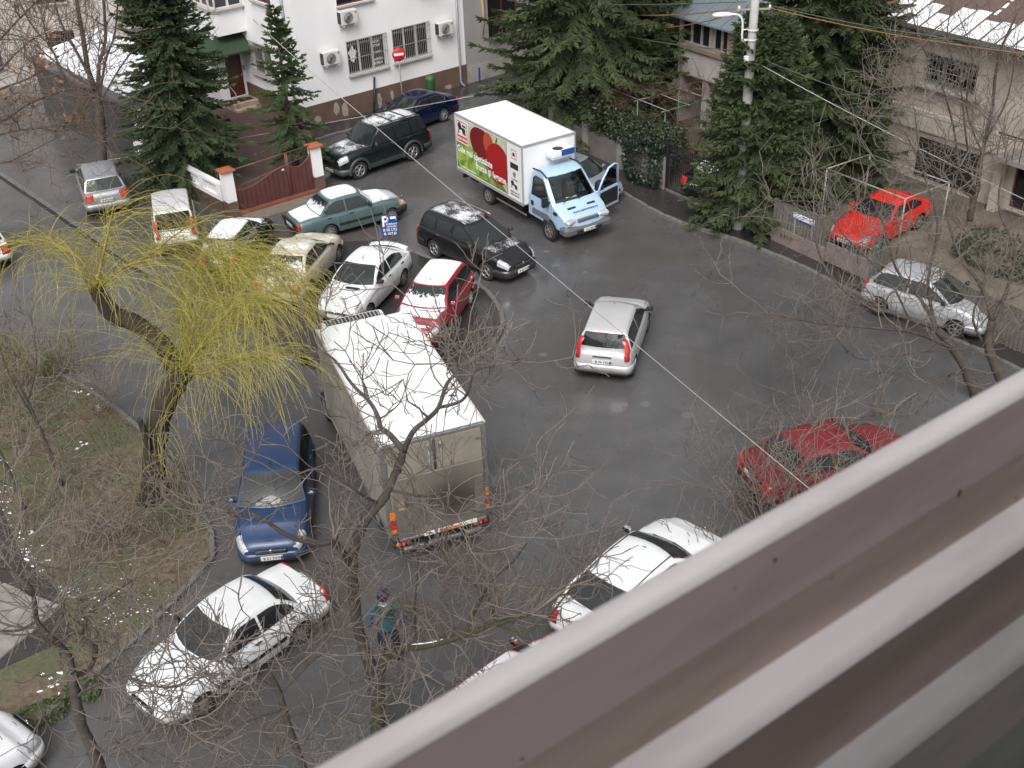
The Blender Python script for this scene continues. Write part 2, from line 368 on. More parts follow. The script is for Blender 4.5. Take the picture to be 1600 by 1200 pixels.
# ------------------------------------------------------------------ cars
CUT = {}
def wheel_meshes(r, wd, style, rimmat):
    k = ('wheel', round(r, 3), round(wd, 3), style, rimmat.name)
    if k in CUT: return CUT[k]
    h = wd/2; t = MB()
    t.lathe([(r*.62, -h*.8), (r*.80, -h), (r*.93, -h*.95), (r*.985, -h*.7), (r, -h*.3), (r, h*.3), (r*.985, h*.7), (r*.93, h*.95), (r*.80, h), (r*.62, h*.8)], 26, 'y')
    tm = t.mesh('tyre', M_RUB)
    d = MB(); rr = r*.66
    d.lathe([(rr*1.0, h*.80), (rr*.94, h*.86), (rr*.86, h*.70), (rr*.80, h*.35), (.001, h*.30)], 24, 'y', m=1)
    d.lathe([(rr*1.0, h*.78), (rr*1.0, h*.90), (rr*.88, h*.90), (rr*.86, h*.66)], 24, 'y')
    if style == 'cap':
        d.lathe([(rr*.88, h*.70), (rr*.66, h*.92), (rr*.3, h*.98), (.001, h*1.0)], 24, 'y')
        for i in range(9):
            q = 2*math.pi*i/9; c = Vector((math.cos(q)*rr*.74, h*.86, math.sin(q)*rr*.74))
            d.box(c, (.05, .02, .028), mtx=Matrix.Translation(c) @ Matrix.Rotation(-q, 4, 'Y'), m=1)
    else:
        n = int(style)
        for i in range(n):
            q = 2*math.pi*i/n; M = Matrix.Rotation(-q, 4, 'Y') @ Matrix.Translation((rr*.5, h*.76, 0))
            d.box((0, 0, 0), (rr*.86, h*.22, rr*(.22 if n > 6 else .3)), mtx=M, bev=.008)
        d.lathe([(rr*.26, h*.6), (rr*.24, h*.95), (.001, h*.97)], 14, 'y')
    dm = d.mesh('rim', [rimmat, M_WELL]); CUT[k] = (tm, dm); return tm, dm
def add_wheel(root, x, y, r, wd, style, rimmat, side, steer=0.0):
    w_ = link('wheel', None, root, (x, y, r), (0 if side > 0 else math.pi)+steer)
    tm, dm = wheel_meshes(r, wd, style, rimmat); link('tyre', tm, w_); link('rim', dm, w_); return w_

def plate(root, x, z, s, front, wd=.52, tilt=0.0, y=0.0, ink=None):
    d = 1 if front else -1
    p = MB().box((0, 0, 0), (.02, wd, .115)).box((.0, -d*wd*.46*-1*-1 if False else 0, 0), (.001, .001, .001))
    o = p.build('number_plate', M_PL, root, (x, y, z))
    o.rotation_euler = (0, tilt*-d, 0)
    b = MB().box((d*.011, -d*(-wd*.455) if False else (wd*.455 if not front else -wd*.455)*(-1), 0), (.004, .04, .10)); b.build('country_band', mat('plate_blue', (.02, .05, .35), .5, var=0), o)
    if s: text('plate_lettering', s, .105, M_INK, o, frame((d*.0115, d*.02, -.004), (0, d, 0), (0, 0, 1)), .0006, sx=.95)
    return o

def car(name, label, pose, sp, pm, group='cars parked around the junction', glass=None, glassf=None, glassr=None, tail=None, tailm=None, plates=(None, None), rim=('cap', None), wr=.295, ft=.70,
        bump='body', rails=False, doors=4, sidetrim=False, ws=.19, handles='body', mir='body', pillar=True, extra=None, z=0.0, tilt=(0, 0), roofm=None, steer=0.0, grille=True, fog=True, body_bottom=.20, hood_bulge=0.0, antenna=True, wiper=True, boot_lip=0.0):
    L, W, H, wb, fo, xc, zc, zn, xt, xr, xb, zb, zt = [v for v in sp]
    x, y, th, s = pose
    root = thing(name, label, 'car', (x, y, z), R(th), group); root.scale = (s, s, s)
    if tilt != (0, 0): root.rotation_euler = (tilt[0], tilt[1], R(th))
    gl = glass or M_GLASS; gF = glassf or gl; gR = glassr or gl
    xf = L/2-fo; xrw = xf-wb; hw = W/2
    # --- side profile of the lower body
    top = [(-L/2, zt-.34), (-L/2+.02, zt-.16), (-L/2+.05, zt-.05), (-L/2+.11, zt-.005), (-L/2+max(.2, xb*.6), lerp(zt, zb, .6)), (-L/2+max(xb, .25)+.02, zb), (L/2-xc-.02, zc), (L/2-xc*.55, lerp(zc, zn, .40)+.015), (L/2-.34, zn+.03), (L/2-.16, zn-.025), (L/2-.07, zn-.10), (L/2-.025, zn-.19), (L/2, zn-.30)]
    bot = [(-L/2, .36), (-L/2+.1, .27), (-L/2+.5, body_bottom+.02), (L/2-.6, body_bottom), (L/2-.12, .22), (L/2, .30)]
    plan = [(-L/2, .80), (-L/2+.04, .88), (-L/2+.14, .945), (-L/2+.5, .985), (-.3, 1.0), (L/2-1.0, .995), (L/2-.55, .965), (L/2-.25, .885), (L/2-.10, .79), (L/2-.03, .70), (L/2, .62)]
    FR = [(.86, 0.0), (.965, .05), (.99, .16), (1.0, .40), (.993, .62), (.972, .80), (.935, .915), (.86, .982), (.55, 1.0), (0.0, 1.0)]
    def sect(xx):
        w_, z0, z1 = hw*interp(xx, plan), interp(xx, bot), interp(xx, top)
        cr = .028 if (xx > L/2-xc or xx < -L/2+xb) else 0
        return [(w_*a, z0+(z1-z0)*b+(cr if a < .6 else 0)) for a, b in FR]
    def yside(xx, zz):
        sc_ = sect(xx); 
        for (a, za), (b, zb_) in zip(sc_, sc_[1:]):
            if za <= zz <= zb_ and zb_ > za: return a+(b-a)*(zz-za)/(zb_-za)
        return sc_[0][0]
    xs = sorted(set([round(v, 3) for v, _ in top]+[round(v, 3) for v, _ in plan]+[-L/2+i*L/26 for i in range(1, 26)]))
    xs = [v for i, v in enumerate(xs) if i == 0 or v-xs[i-1] > .012]
    b = MB(); rows = []
    for xx in xs:
        h_ = sect(xx); rows.append([(xx, -a, c) for a, c in h_[:-1]]+[(xx, 0, h_[-1][1])]+[(xx, a, c) for a, c in reversed(h_[:-1])])
    b.grid(rows, close=True); n = len(rows[0]); b.f.append(list(range(n))); b.m.append(0); b.sm.append(False)
    o = (len(rows)-1)*n; b.f.append([o+i for i in range(n)]); b.m.append(0); b.sm.append(False)
    body = b.build('body', [pm, M_WELL], root, sharp=38)
    key = ('cutter', round(wr, 3))
    if key not in CUT:
        c = MB().lathe([(.001, -1.4), (wr+.055, -1.4), (wr+.055, 1.4), (.001, 1.4)], 28, 'y', smooth=False); CUT[key] = c.mesh('cutter', [M_WELL])
    tmp = []
    for wx in (xf, xrw):
        co = bpy.data.objects.new('cutter', CUT[key]); COL.objects.link(co); co.parent = root; co.location = (wx, 0, wr+.005); tmp.append(co)
        md = body.modifiers.new('arch', 'BOOLEAN'); md.object = co; md.operation = 'DIFFERENCE'; md.solver = 'EXACT'
        try: md.material_mode = 'TRANSFER'
        except Exception: pass
    bpy.context.view_layer.update(); dg = bpy.context.evaluated_depsgraph_get()
    me = bpy.data.meshes.new_from_object(body.evaluated_get(dg)); body.modifiers.clear(); old = body.data; body.data = me; bpy.data.meshes.remove(old)
    me.set_sharp_from_angle(angle=R(38))
    for co in tmp: bpy.data.objects.remove(co)
    # --- greenhouse
    roofhw = hw*ft
    x0, x1, x2, x3 = L/2-xc, L/2-xt, -L/2+xr, -L/2+xb
    prof = [(lerp(x0, x1, q), lerp(zc-.02, H-.05, q)+.035*math.sin(math.pi*q)) for q in (0, .12, .3, .55, .8, .94)]
    nwf = len(prof)
    prof += [(x1-.02, H-.035), (x1-.16, H-.012), (lerp(x1, x2, .35), H), (lerp(x1, x2, .65), H-.002), (x2+.16, H-.03), (x2+.03, H-.055)]
    nr0 = len(prof)
    prof += [(lerp(x2, x3, q), lerp(H-.07, zb-.02, q)+.03*math.sin(math.pi*q)) for q in (.06, .25, .5, .75, .9, 1.0)]
    beltz = lambda xx: lerp(zb, zc, max(0, min(1, (xx-x3)/(x0-x3))))-.015
    def hwid(xx, zz):
        bz = beltz(xx); q = max(0, min(1.05, (zz-bz)/(H-.05-bz)))
        base = hw*interp(xx, plan)*.925
        return lerp(base, roofhw, q**1.15)
    T = (-1, -.965, -.9, -.62, -.31, 0, .31, .62, .9, .965, 1)
    def bow(i):
        xx = prof[i][0]
        if i < nwf+2: return -lerp(.20, .09, min(1, i/nwf))
        if i >= nr0-2: return lerp(.05, .10, min(1, (i-nr0+2)/6))
        return 0
    def tp(i, t, off=0.0):
        xx, zz = prof[i]; h_ = hwid(xx, zz); rim_ = .03*max(0, (abs(t)-.88)/.12)**1.6 if nwf-2 <= i <= nr0 else 0
        cr = .022*(1-t*t) if nwf-1 <= i <= nr0 else .008*(1-t*t)
        a = prof[max(i-1, 0)]; c = prof[min(i+1, len(prof)-1)]; nx, nz = (c[1]-a[1]), -(c[0]-a[0]); ln = math.hypot(nx, nz) or 1
        return Vector((xx+bow(i)*t*t+nx/ln*off, h_*t, zz+cr-rim_+nz/ln*off))
    c = MB(); rows = []
    for i in range(len(prof)):
        rt = [tp(i, t) for t in T]; xx = rt[0].x; zE = rt[0].z; bz = min(zE, beltz(xx)-.03)
        mid = lambda q: lerp(bz, zE, q)
        lft = [Vector((xx, -hwid(xx, mid(q)) if q else -hwid(xx, bz), mid(q))) for q in (0, .35, .7)]
        rows.append(lft+rt+[Vector((v.x, -v.y, v.z)) for v in reversed(lft)])
    c.grid(rows); c.build('cabin', [roofm or pm], root, sharp=42)
    def pane(nm, i0, i1, tw, mt, off=.007, fr0=0.0, fr1=0.0):
        rws = []; ids = [lerp(i0, i1, q/7) for q in range(8)]
        for fi in ids:
            i = min(int(fi), len(prof)-2); fr = fi-i
            tws = tw if isinstance(tw, float) else lerp(tw[0], tw[1], (fi-i0)/(i1-i0))
            rws.append([tp(i, t*tws, off).lerp(tp(i+1, t*tws, off), fr) for t in (-1, -.66, -.33, 0, .33, .66, 1)])
        # black surround just below the pane
        rb = []
        for fi in [i0-.22]+ids[1:-1]+[min(i1+.22, len(prof)-1)]:
            fi = max(0, fi); i = min(int(fi), len(prof)-2); fr = fi-i
            tws = (tw if isinstance(tw, float) else lerp(tw[0], tw[1], max(0, min(1, (fi-i0)/(i1-i0)))))+.022
            rb.append([tp(i, t*tws, off-.004).lerp(tp(i+1, t*tws, off-.004), fr) for t in (-1, -.66, -.33, 0, .33, .66, 1)])
        w_ = MB().grid(rws).build(nm, mt, root, fix=False); MB().grid(rb).build('seal', M_BLACK, w_, fix=False); return w_
    pane('windshield', .65, nwf-1.05, (.93, .90), gF)
    pane('rear_window', nr0+.3, len(prof)-1.7, .88, gR)
    def ztop(xx):
        e = [(tp(i, 1).x, tp(i, 1).z) for i in range(len(prof))]; e.sort(); return interp(xx, e)
    def swin(xa, xb_, sd, nm='side_window'):
        K = 9; lo = []; hi = []
        for k in range(K):
            xx = lerp(xa, xb_, k/(K-1)); bz = beltz(xx)+.035; tz = max(bz+.004, min(ztop(xx)-.075, H-.125))
            lo.append((xx, bz)); hi.append((xx, tz))
        rws = []
        for q in (0, .5, 1):
            rws.append([Vector((a[0], sd*(hwid(a[0], lerp(a[1], d[1], q))+.006), lerp(a[1], d[1], q))) for a, d in zip(lo, hi)])
        w_ = MB().grid(rws).build(nm, gl, root, fix=False)
        rw2 = []
        for q in (-.06, .5, 1.08):
            rw2.append([Vector((lerp(xa, xb_, .5)+(a[0]-lerp(xa, xb_, .5))*1.03, sd*(hwid(a[0], lerp(a[1], d[1], q))+.003), lerp(a[1], d[1], q))) for a, d in zip(lo, hi)])
        MB().grid(rw2).build('seal', M_BLACK, w_, fix=False)
    xa = x0-.42; xz = x3+.16 if xr < .6 else x2-.22
    cuts = [(xa, lerp(xa, xz, .5)+.03), (lerp(xa, xz, .5)-.05, xz)] if doors == 4 else [(xa, lerp(xa, xz, .56)+.03), (lerp(xa, xz, .56)-.06, xz)]
    if L > 4.5 and H > 1.55: cuts = [(xa, lerp(xa, xz, .38)+.03), (lerp(xa, xz, .38)-.05, lerp(xa, xz, .70)+.03), (lerp(xa, xz, .70)-.05, xz)]
    elif H > 1.55: cuts = [(xa, lerp(xa, xz, .40)+.03), (lerp(xa, xz, .40)-.05, lerp(xa, xz, .72)+.03), (lerp(xa, xz, .72)-.05, xz)]
    for sd in (-1, 1):
        for p_ in cuts: swin(p_[0], p_[1], sd)
    # --- shut lines, handles, mouldings
    sm = MB()
    def vline(xx, sd, z0=.32, wid=.011, lean=0.0):
        r_ = []
        for q in range(7):
            zz = lerp(z0, beltz(xx)-.03, q/6); xq = xx+lean*(1-q/6); yy = sd*(yside(xq, min(zz, interp(xq, top)-.02))+.003); r_.append((Vector((xq-wid/2, yy, zz)), Vector((xq+wid/2, yy, zz))))
        sm.grid([[a for a, _ in r_], [c_ for _, c_ in r_]])
    for sd in (-1, 1):
        for xx in [xa+.22, cuts[0][1]-.04]+([cuts[1][1]-.02] if doors == 4 and cuts[1][1] > xrw+.45 else [xrw+.42]): vline(xx, sd)
        if grille:
            r_ = [[Vector((xx, sd*(hw*interp(xx, plan)*.84), interp(xx, top)+.004)), Vector((xx, sd*(hw*interp(xx, plan)*.84+.011), interp(xx, top)+.004))] for xx in [lerp(L/2-.16, x0, q/6) for q in range(7)]]
            sm.grid(r_)
        # bonnet leading edge
    r_ = [[Vector((L/2-.15-.10*(t*t), t*hw*.62, interp(L/2-.15-.10*t*t, top)+.034-.03*abs(t))) , Vector((L/2-.162-.10*(t*t), t*hw*.62, interp(L/2-.162-.10*t*t, top)+.034-.03*abs(t)))] for t in (-1, -.5, 0, .5, 1)]
    sm.grid(r_); sm.build('panel_gap', M_SEAM, root, fix=False)['kind'] = 'stuff'
    hm = M_BLACK if handles != 'body' else pm
    if handles == 'chrome': hm = M_CHROME
    for sd in (-1, 1):
        for xx in ([cuts[0][1]+.12, cuts[1][1]+.10] if doors == 4 else [cuts[0][1]+.12]):
            zz = beltz(xx)-.11; MB().box((0, 0, 0), (.17, .045, .032), bev=.012).build('door_handle', hm, root, (xx, sd*(yside(xx, zz)+.008), zz))
        if sidetrim:
            r_ = [[Vector((xx, sd*(yside(xx, zz)+.012), zz)) for xx in [lerp(xrw+wr+.09, xf-wr-.09, q/7) for q in range(8)]] for zz in (.46, .485, .53, .555)]
            MB().grid(r_).build('side_moulding', M_BLACK if sidetrim is True else sidetrim, root, fix=False)
        mm = MB().box((0, 0, 0), (.11, .20, .14), bev=.045); mx = x0-.36
        mo = mm.build('door_mirror', M_BLACK if mir == 'black' else pm, root, (mx, sd*(hw*.93+.13), beltz(mx)+.09))
        MB().box((-.057, 0, 0), (.006, .16, .105)).build('mirror_glass', M_GLASS, mo)
        MB().box((0, -sd*.11, -.05), (.06, .10, .04)).build('mirror_arm', M_BLACK, mo)
    # --- bumpers
    def band(front, z0, z1, off, mt, nm, depth=.55):
        d = 1 if front else -1; pts = []
        for q in range(-10, 11):
            t = q/10
            if abs(t) < .62: xx, yy = d*(L/2), t/.62*hw*(.62 if front else .80)
            else:
                k = (abs(t)-.62)/.38; xx = d*(L/2-depth*k**1.6); yy = math.copysign(hw*interp(xx, plan), t)
            pts.append((xx+d*off*(1-abs(t)*.4), yy+math.copysign(off*abs(t), t)))
        rws = [[Vector((p[0]-d*i_, p[1]*(1-i_*.02), zz)) for p in pts] for zz, i_ in ((z0, .10), (z0, .02), (lerp(z0, z1, .5), 0), (z1, .02), (z1, .10))]
        return MB().grid(rws).build(nm, mt, root)
    bm_ = {'body': pm, 'black': M_BLACK, 'chrome': M_CHROME}.get(bump, bump) if isinstance(bump, str) else bump
    fb = band(True, .30, .54, .028, bm_, 'front_bumper'); rb_ = band(False, .36, .60, .035, bm_, 'rear_bumper')
    if bump == 'body':
        band(True, .27, .36, .02, M_BLACK, 'front_skirt'); band(False, .30, .40, .022, M_BLACK, 'rear_skirt')
    # --- lamps
    def patch(x_a, x_b, va, vb, sd, off):
        rws = []
        for q in range(6):
            xx = lerp(x_a, x_b, q/5); s_ = sect(xx); r_ = []
            for k in range(6):
                v = lerp(va, vb, k/5)*(len(s_)-1); i = min(int(v), len(s_)-2); f_ = v-i
                a, z_ = lerp(s_[i][0], s_[i+1][0], f_), lerp(s_[i][1], s_[i+1][1], f_); r_.append(Vector((xx+off*.6, sd*(a+off), z_+off*.5)))
            rws.append(r_)
        return rws
    for sd in (-1, 1):
        h_ = MB().grid(patch(L/2-.04, L/2-.40, .50, .80, sd, .012)).build('headlight', M_HL, root, fix=False)
        MB().grid(patch(L/2-.30, L/2-.40, .55, .76, sd, .016)).build('indicator', M_OR if tailm == 'old' else M_HL, h_, fix=False)
    tz0, tz1, tdx, tiny, tlen = tail or (zt-.38, zt-.06, .05, .30, .20)
    for sd in (-1, 1):
        rws = []
        for q in range(5):
            zz = lerp(tz0, tz1, q/4); dx = tdx*q/4; 
            if zz > zb: w_ = hwid(-L/2+dx+.25, zz)
            else: w_ = yside(-L/2+dx+.06, min(zz, zt-.05))
            wo = w_+.012
            rws.append([Vector((-L/2+dx-.022, sd*(wo-tiny), zz)), Vector((-L/2+dx-.024, sd*(wo-.07), zz)), Vector((-L/2+dx+.0, sd*(wo-.012), zz)), Vector((-L/2+dx+.07, sd*(wo+.012), zz)), Vector((-L/2+dx+tlen, sd*(wo+.018 if zz < zb else wo), zz))])
        t_ = MB().grid(rws); t_.f.append([0, 1, 2, 3, 4]); t_.m.append(0); t_.sm.append(False); k = 20; t_.f.append([k+i for i in range(5)]); t_.m.append(0); t_.sm.append(False)
        tl = t_.build('tail_light', M_TL, root)
        if tailm == 'old': MB().box((-L/2+tdx-.03, sd*(wo-.09), tz0+.06), (.02, .13, .09)).build('indicator', M_OR, tl)
    if grille:
        g = MB().box((L/2+.006, 0, zn-.20), (.06, W*.42, .12), bev=.02).build('grille', M_BLACK, root)
        MB().box((L/2+.04, 0, zn-.20), (.012, W*.40, .018)).box((L/2+.04, 0, zn-.165), (.012, W*.40, .012)).build('grille_bar', M_CHROME, g)
        MB().lathe([(.001, .0), (.045, .0), (.045, .012), (.001, .014)], 14, 'x', (L/2+.045, 0, zn-.15)).build('badge', M_CHROME, g)
    plate(root, L/2+.045, .44, plates[0], True); plate(root, -L/2-.045 if tail is None or True else 0, min(zt-.22, .72), plates[1], False)
    if wiper:
        a, b2 = tp(1, .55, .02), tp(1, -.15, .02); MB().path([a, lerp(a, b2, .5)+Vector((-.03, 0, .012)), b2+Vector((-.05, 0, .02))], .009, 4).build('wiper', M_BLACK, root)
        a, b2 = tp(1, -.10, .02), tp(1, -.75, .02); MB().path([a, lerp(a, b2, .5)+Vector((-.03, 0, .012)), b2+Vector((-.05, 0, .02))], .009, 4).build('wiper', M_BLACK, root)
    if antenna: MB().path([(x1-.2, 0, H+.01), (x1-.32, 0, H+.12)], [.012, .004], 5).build('antenna', M_BLACK, root)
    if rails:
        for sd in (-1, 1):
            pts = [(lerp(x1-.1, x2+.12, q/8), sd*(roofhw*.93), H+.01+.055*math.sin(math.pi*min(1, max(0, q/8)))**.4) for q in range(9)]
            MB().path(pts, .02, 6).build('roof_rail', rails, root)
    for wx, st in ((xf, steer), (xrw, 0)):
        for sd in (-1, 1): add_wheel(root, wx, sd*(hw-ws/2-.018), wr, ws, rim[0], rim[1] or M_RIM, sd, st)
    MB().box((0, 0, .235), (L*.90, W*.80, .15), bev=.03).build('underbody_shade_box', M_WELL, root)  # dark box added under the body to block light and deepen the ground shadow
    if extra: extra(root, locals())
    return root
SP = dict(
fiesta=(3.92,1.68,1.46,2.49,.80, .95,.98,.72,1.75, .42,.22,1.00,.95),
outl  =(4.55,1.75,1.60,2.63,.93, 1.15,1.05,.85,2.00, .35,.12,1.08,1.0),
terr  =(4.70,1.86,1.80,2.75,.85, 1.35,1.18,1.05,2.00, .35,.12,1.2,1.1),
bmw   =(4.60,1.78,1.40,2.75,.80, 1.40,.96,.72,2.15, 1.10,.55,1.02,.95),
d1310 =(4.35,1.64,1.42,2.44,.75, 1.25,.94,.76,1.75, 1.30,.80,.95,.86),
nova  =(4.05,1.64,1.40,2.48,.75, 1.10,.95,.70,1.85, .95,.25,.98,.95),
punto =(3.80,1.62,1.45,2.45,.72, .90,.98,.72,1.60, .38,.18,1.0,.95),
cream =(4.40,1.70,1.42,2.60,.88, 1.20,.95,.70,2.05, 1.15,.60,1.0,.92),
green =(4.00,1.66,1.42,2.50,.80, 1.10,.95,.70,1.80, .35,.12,1.0,.95),
van   =(4.00,1.68,1.80,2.60,.75, .85,1.10,.85,1.55, .25,.10,1.1,.95),
mpv   =(4.00,1.70,1.50,2.55,.80, .95,1.0,.75,1.80, .40,.18,1.02,.95),
scar  =(3.80,1.66,1.50,2.45,.75, .85,1.0,.75,1.60, .38,.18,1.0,.95),
silv  =(3.95,1.68,1.50,2.50,.80, .90,1.0,.75,1.80, .45,.18,1.02,.95),
redy  =(4.30,1.74,1.34,2.55,.90, 1.35,.92,.66,2.05, 1.0,.35,.95,.9),
redb  =(4.30,1.70,1.42,2.55,.85, 1.20,.95,.70,1.90, 1.0,.55,1.0,.92),
whib  =(4.30,1.74,1.44,2.60,.85, 1.15,.96,.70,1.95, .95,.35,1.0,.95),
touran=(4.40,1.80,1.64,2.68,.88, 1.05,1.08,.80,1.85, .40,.18,1.1,1.0),
sedan =(4.15,1.64,1.42,2.46,.80, 1.15,.94,.70,1.80, 1.15,.65,.98,.92))
SILVER = paint('silver_paint', (.42, .43, .45), .3, .55); SILV2 = paint('light_silver_paint', (.55, .56, .58), .3, .35, dirt=.6)
WHITE = paint('white_paint', (.78, .79, .80), .35, 0, dirt=.55); WHITE2 = paint('greyish_white_paint', (.74, .75, .77), .3, .05, dirt=.5)
def spoiler(root, v):
    L, W, zt = v['L'], v['W'], v['zt']
    pts = [(-L/2+.16-.10*(1-(t*t)), t*W*.40, zt+.13-.05*t*t) for t in [i/6 for i in range(-6, 7)]]
    rw = [[Vector((p[0]+dx, p[1], p[2]+dz)) for p in pts] for dx, dz in ((.13, -.012), (.12, .015), (0, .035), (-.10, .02), (-.11, 0), (0, -.01), (.13, -.012))]
    sp_ = MB().grid(rw).build('spoiler', v['pm'], root)
    for t in (-1, 1): MB().box((-L/2+.16, t*W*.385, zt+.03), (.14, .035, .17)).build('spoiler_post', v['pm'], sp_)
def vent(root, v):
    L, xc = v['L'], v['xc']; MB().box((0, 0, 0), (.11, .46, .012)).build('bonnet_vent', M_BLACK, root, (L/2-xc+.18, .18, v['zc']+.01)).rotation_euler.y = .10
    spoiler(root, v)
def scoop(root, v):
    L = v['L']; o = MB().box((0, 0, 0), (.34, .52, .09), bev=.035).build('bonnet_scoop', v['pm'], root, (L/2-.85, 0, v['zn']+.085)); MB().box((.172, 0, 0), (.008, .44, .05)).build('scoop_opening', M_BLACK, o)
    cl = mat('grey_green_cladding', (.040, .052, .050), .5, var=.3)
    for sd in (-1, 1):
        for wx in (v['xf'], v['xrw']):
            r_ = [[Vector((wx+math.cos(a)*q, sd*(v['hw']-.01+dy), v['wr']+math.sin(a)*q)) for a in [R(-8+i*196/14) for i in range(15)]] for q, dy in ((v['wr']+.05, .0), (v['wr']+.055, .05), (v['wr']+.13, .05), (v['wr']+.17, .0))]
            MB().grid(r_).build('wheel_arch_flare', cl, root)
        MB().box((lerp(v['xf'], v['xrw'], .5), sd*(v['hw']-.005), .42), (v['wb']-2*v['wr']-.3, .05, .20), bev=.02).build('side_cladding', cl, root)
    for q in (0, .28, .31): pass
    for xx in (-.55, -1.25): MB().box((xx, 0, v['H']+.045), (.05, v['W']*.66, .025)).build('roof_crossbar', M_BLACK, root)
car('black_estate_car', 'black estate car with silver roof rails beside the blue parking sign', (-1.04, 35.79, 313.1, 1.0), SP['outl'], paint('black_paint', (.012, .012, .013), .22, 0, snow=.45, dirt=.35, sscale=22, snz=.955), rails=M_RIM, wr=.335, ws=.215, rim=('5', None), plates=('B 48 CNZ', None), bump='body', body_bottom=.24)
car('green_off_roader', 'dark green off-road car with bonnet scoop in front of the white house', (-5.28, 45.42, 221.7, 1.0), SP['terr'], paint('dark_green_paint', (.006, .011, .011), .25, 0, snow=.55, dirt=.35, sscale=16, snz=.955), rails=M_BLACK, wr=.375, ws=.24, rim=('6', None), extra=scoop, bump=mat('dark_bumper', (.05, .06, .058), .5), plates=('B 19 TRC', None), body_bottom=.32, handles='chrome', ft=.76)
def bmwx(root, v):
    L = v['L']
    for sd in (-1, 1):
        pts = []; 
        xa, xz = v['xa']-.06, v['xz']
        bz = v['beltz']; hwid = v['hwid']; zt_ = v['ztop']
        for q in range(13):
            xx = lerp(xa, xz+.02, q/12); zz = max(bz(xx)+.03, min(zt_(xx)-.06, v['H']-.11)); pts.append(Vector((xx, sd*(hwid(xx, zz)+.012), zz)))
        for q in range(13):
            xx = lerp(xz+.02, xa, q/12); zz = bz(xx)+.025; pts.append(Vector((xx, sd*(hwid(xx, zz)+.014), zz)))
        pts.append(pts[0]); MB().path(pts, .016, 4, cap=False).build('window_chrome', M_CHROME, root)
car('blue_saloon', 'dark blue saloon with chrome window line parked below the white house', (-4.05, 49.92, 227.2, .994), SP['bmw'], paint('dark_blue_paint', (.005, .009, .034), .2, .1, dirt=.2), wr=.325, ws=.22, rim=('9', None), extra=bmwx)
def d13(root, v):
    for sd in (-1, 1):
        xx = v['x3']+.30; zz = v['beltz'](xx)+.13
        MB().box((0, 0, 0), (.16, .02, .06)).build('pillar_vent', M_BLACK, root, (xx, sd*(v['hwid'](xx, zz)+.004), zz)).rotation_euler.x = -sd*-.35
    L = v['L']; MB().box((-L/2-.035, 0, .70), (.03, v['W']*.84, .20), bev=.01).build('tail_panel', M_BLACK, root)
car('teal_saloon', 'old teal saloon with snow on roof, boot and bonnet beside the brown gate', (-5.86, 39.21, 30.1, 1.013), SP['d1310'], paint('teal_paint', (.085, .135, .140), .38, .15, snow=1.0, dirt=.35, sscale=5, snz=.93), wr=.285, ws=.17, rim=('cap', M_RIMD), bump='black', handles='black', mir='black', extra=d13, sidetrim=True, tailm='old', glassr=glassmat('frosted_glass', snow=.8, lo=.9, hi=1.5), glassf=glassmat('snowed_glass', snow=1, lo=.9, hi=2.2), tail=(.60, .80, .02, .24, .05), plates=(None, 'B 64 DCA'), antenna=False)
car('cream_saloon', 'cream saloon with a snowy rear window parked behind the willow', (-6.94, 34.83, 76.6, 1.016), SP['cream'], paint('cream_paint', (.60, .55, .44), .32, .1, snow=.35, dirt=.4, sscale=14), wr=.295, rim=('cap', None), glassr=glassmat('half_snowed_glass', snow=.9, lo=1.0, hi=1.5), sidetrim=paint('cream_moulding', (.5, .45, .36), .4), z=.09)
car('white_liftback', 'white liftback with a black bonnet vent and boot spoiler on the island', (-4.64, 33.10, 248.2, 1.015), SP['nova'], WHITE2, wr=.28, ws=.175, rim=('cap', M_RIMD), handles='black', mir='black', extra=vent, sidetrim=mat('light_moulding', (.5, .5, .5), .5), bump=mat('grey_bumper', (.16, .16, .165), .6, var=.3), z=.09)
car('red_hatchback', 'dark red hatchback with snowy roof and windscreen on the island', (-2.35, 31.37, 252.7, 1.02), SP['punto'], paint('dark_red_paint', (.30, .022, .035), .3, .05, snow=.80, dirt=.2, sscale=26, snz=.9), wr=.28, ws=.175, rim=('cap', mat('pale_hubcap', (.62, .62, .62), .5, var=.2)), glassf=glassmat('deep_snow_glass', snow=1, lo=.95, hi=1.55), z=.09, steer=.15)
car('green_hatchback', 'dark green hatchback with a snow-covered roof half hidden by the willow', (-9.45, 36.93, 80.0, .96), SP['green'], paint('bottle_green_paint', (.006, .022, .022), .25, .1, snow=1.0, dirt=.3, sscale=6, snz=.93), wr=.285, rim=('cap', None), glassr=glassmat('frosty_glass', snow=.5, lo=.95, hi=1.6), antenna=False, z=.04)
def vanx(root, v): pass
car('white_van', 'small white van with tall red tail lamps parked along the low wall', (-12.16, 38.88, 105.9, .944), SP['van'], paint('van_white_paint', (.66, .66, .67), .35, 0, dirt=.5), wr=.29, ft=.80, tail=(.80, 1.50, .08, .13, .10), bump=mat('dark_grey_bumper', (.06, .06, .062), .6), doors=2, mir='black')
car('silver_hatchback', 'silver hatchback seen from behind at the far left of the lane', (-15.95, 42.77, 112.6, 1.019), SP['mpv'], SILVER, wr=.30, tail=(.72, .98, .06, .26, .26), rails=False, plates=(None, 'B 42 KND'), mir='black')
car('silver_compact', 'silver compact car hidden behind the open door of the delivery truck', (2.76, 41.29, 318.2, .985), SP['scar'], paint('silver_blue_paint', (.36, .41, .47), .3, .4), wr=.285, plates=('B 22 SKR', None))
car('silver_family_car', 'silver-white hatchback under bare branches beside the grey fence on the right', (12.85, 30.43, 317.7, .974), SP['silv'], SILV2, wr=.30, rim=('7', M_RIMD), tail=(.72, 1.02, .05, .2, .16), mir='black', z=.05, tilt=(-.03, 0))
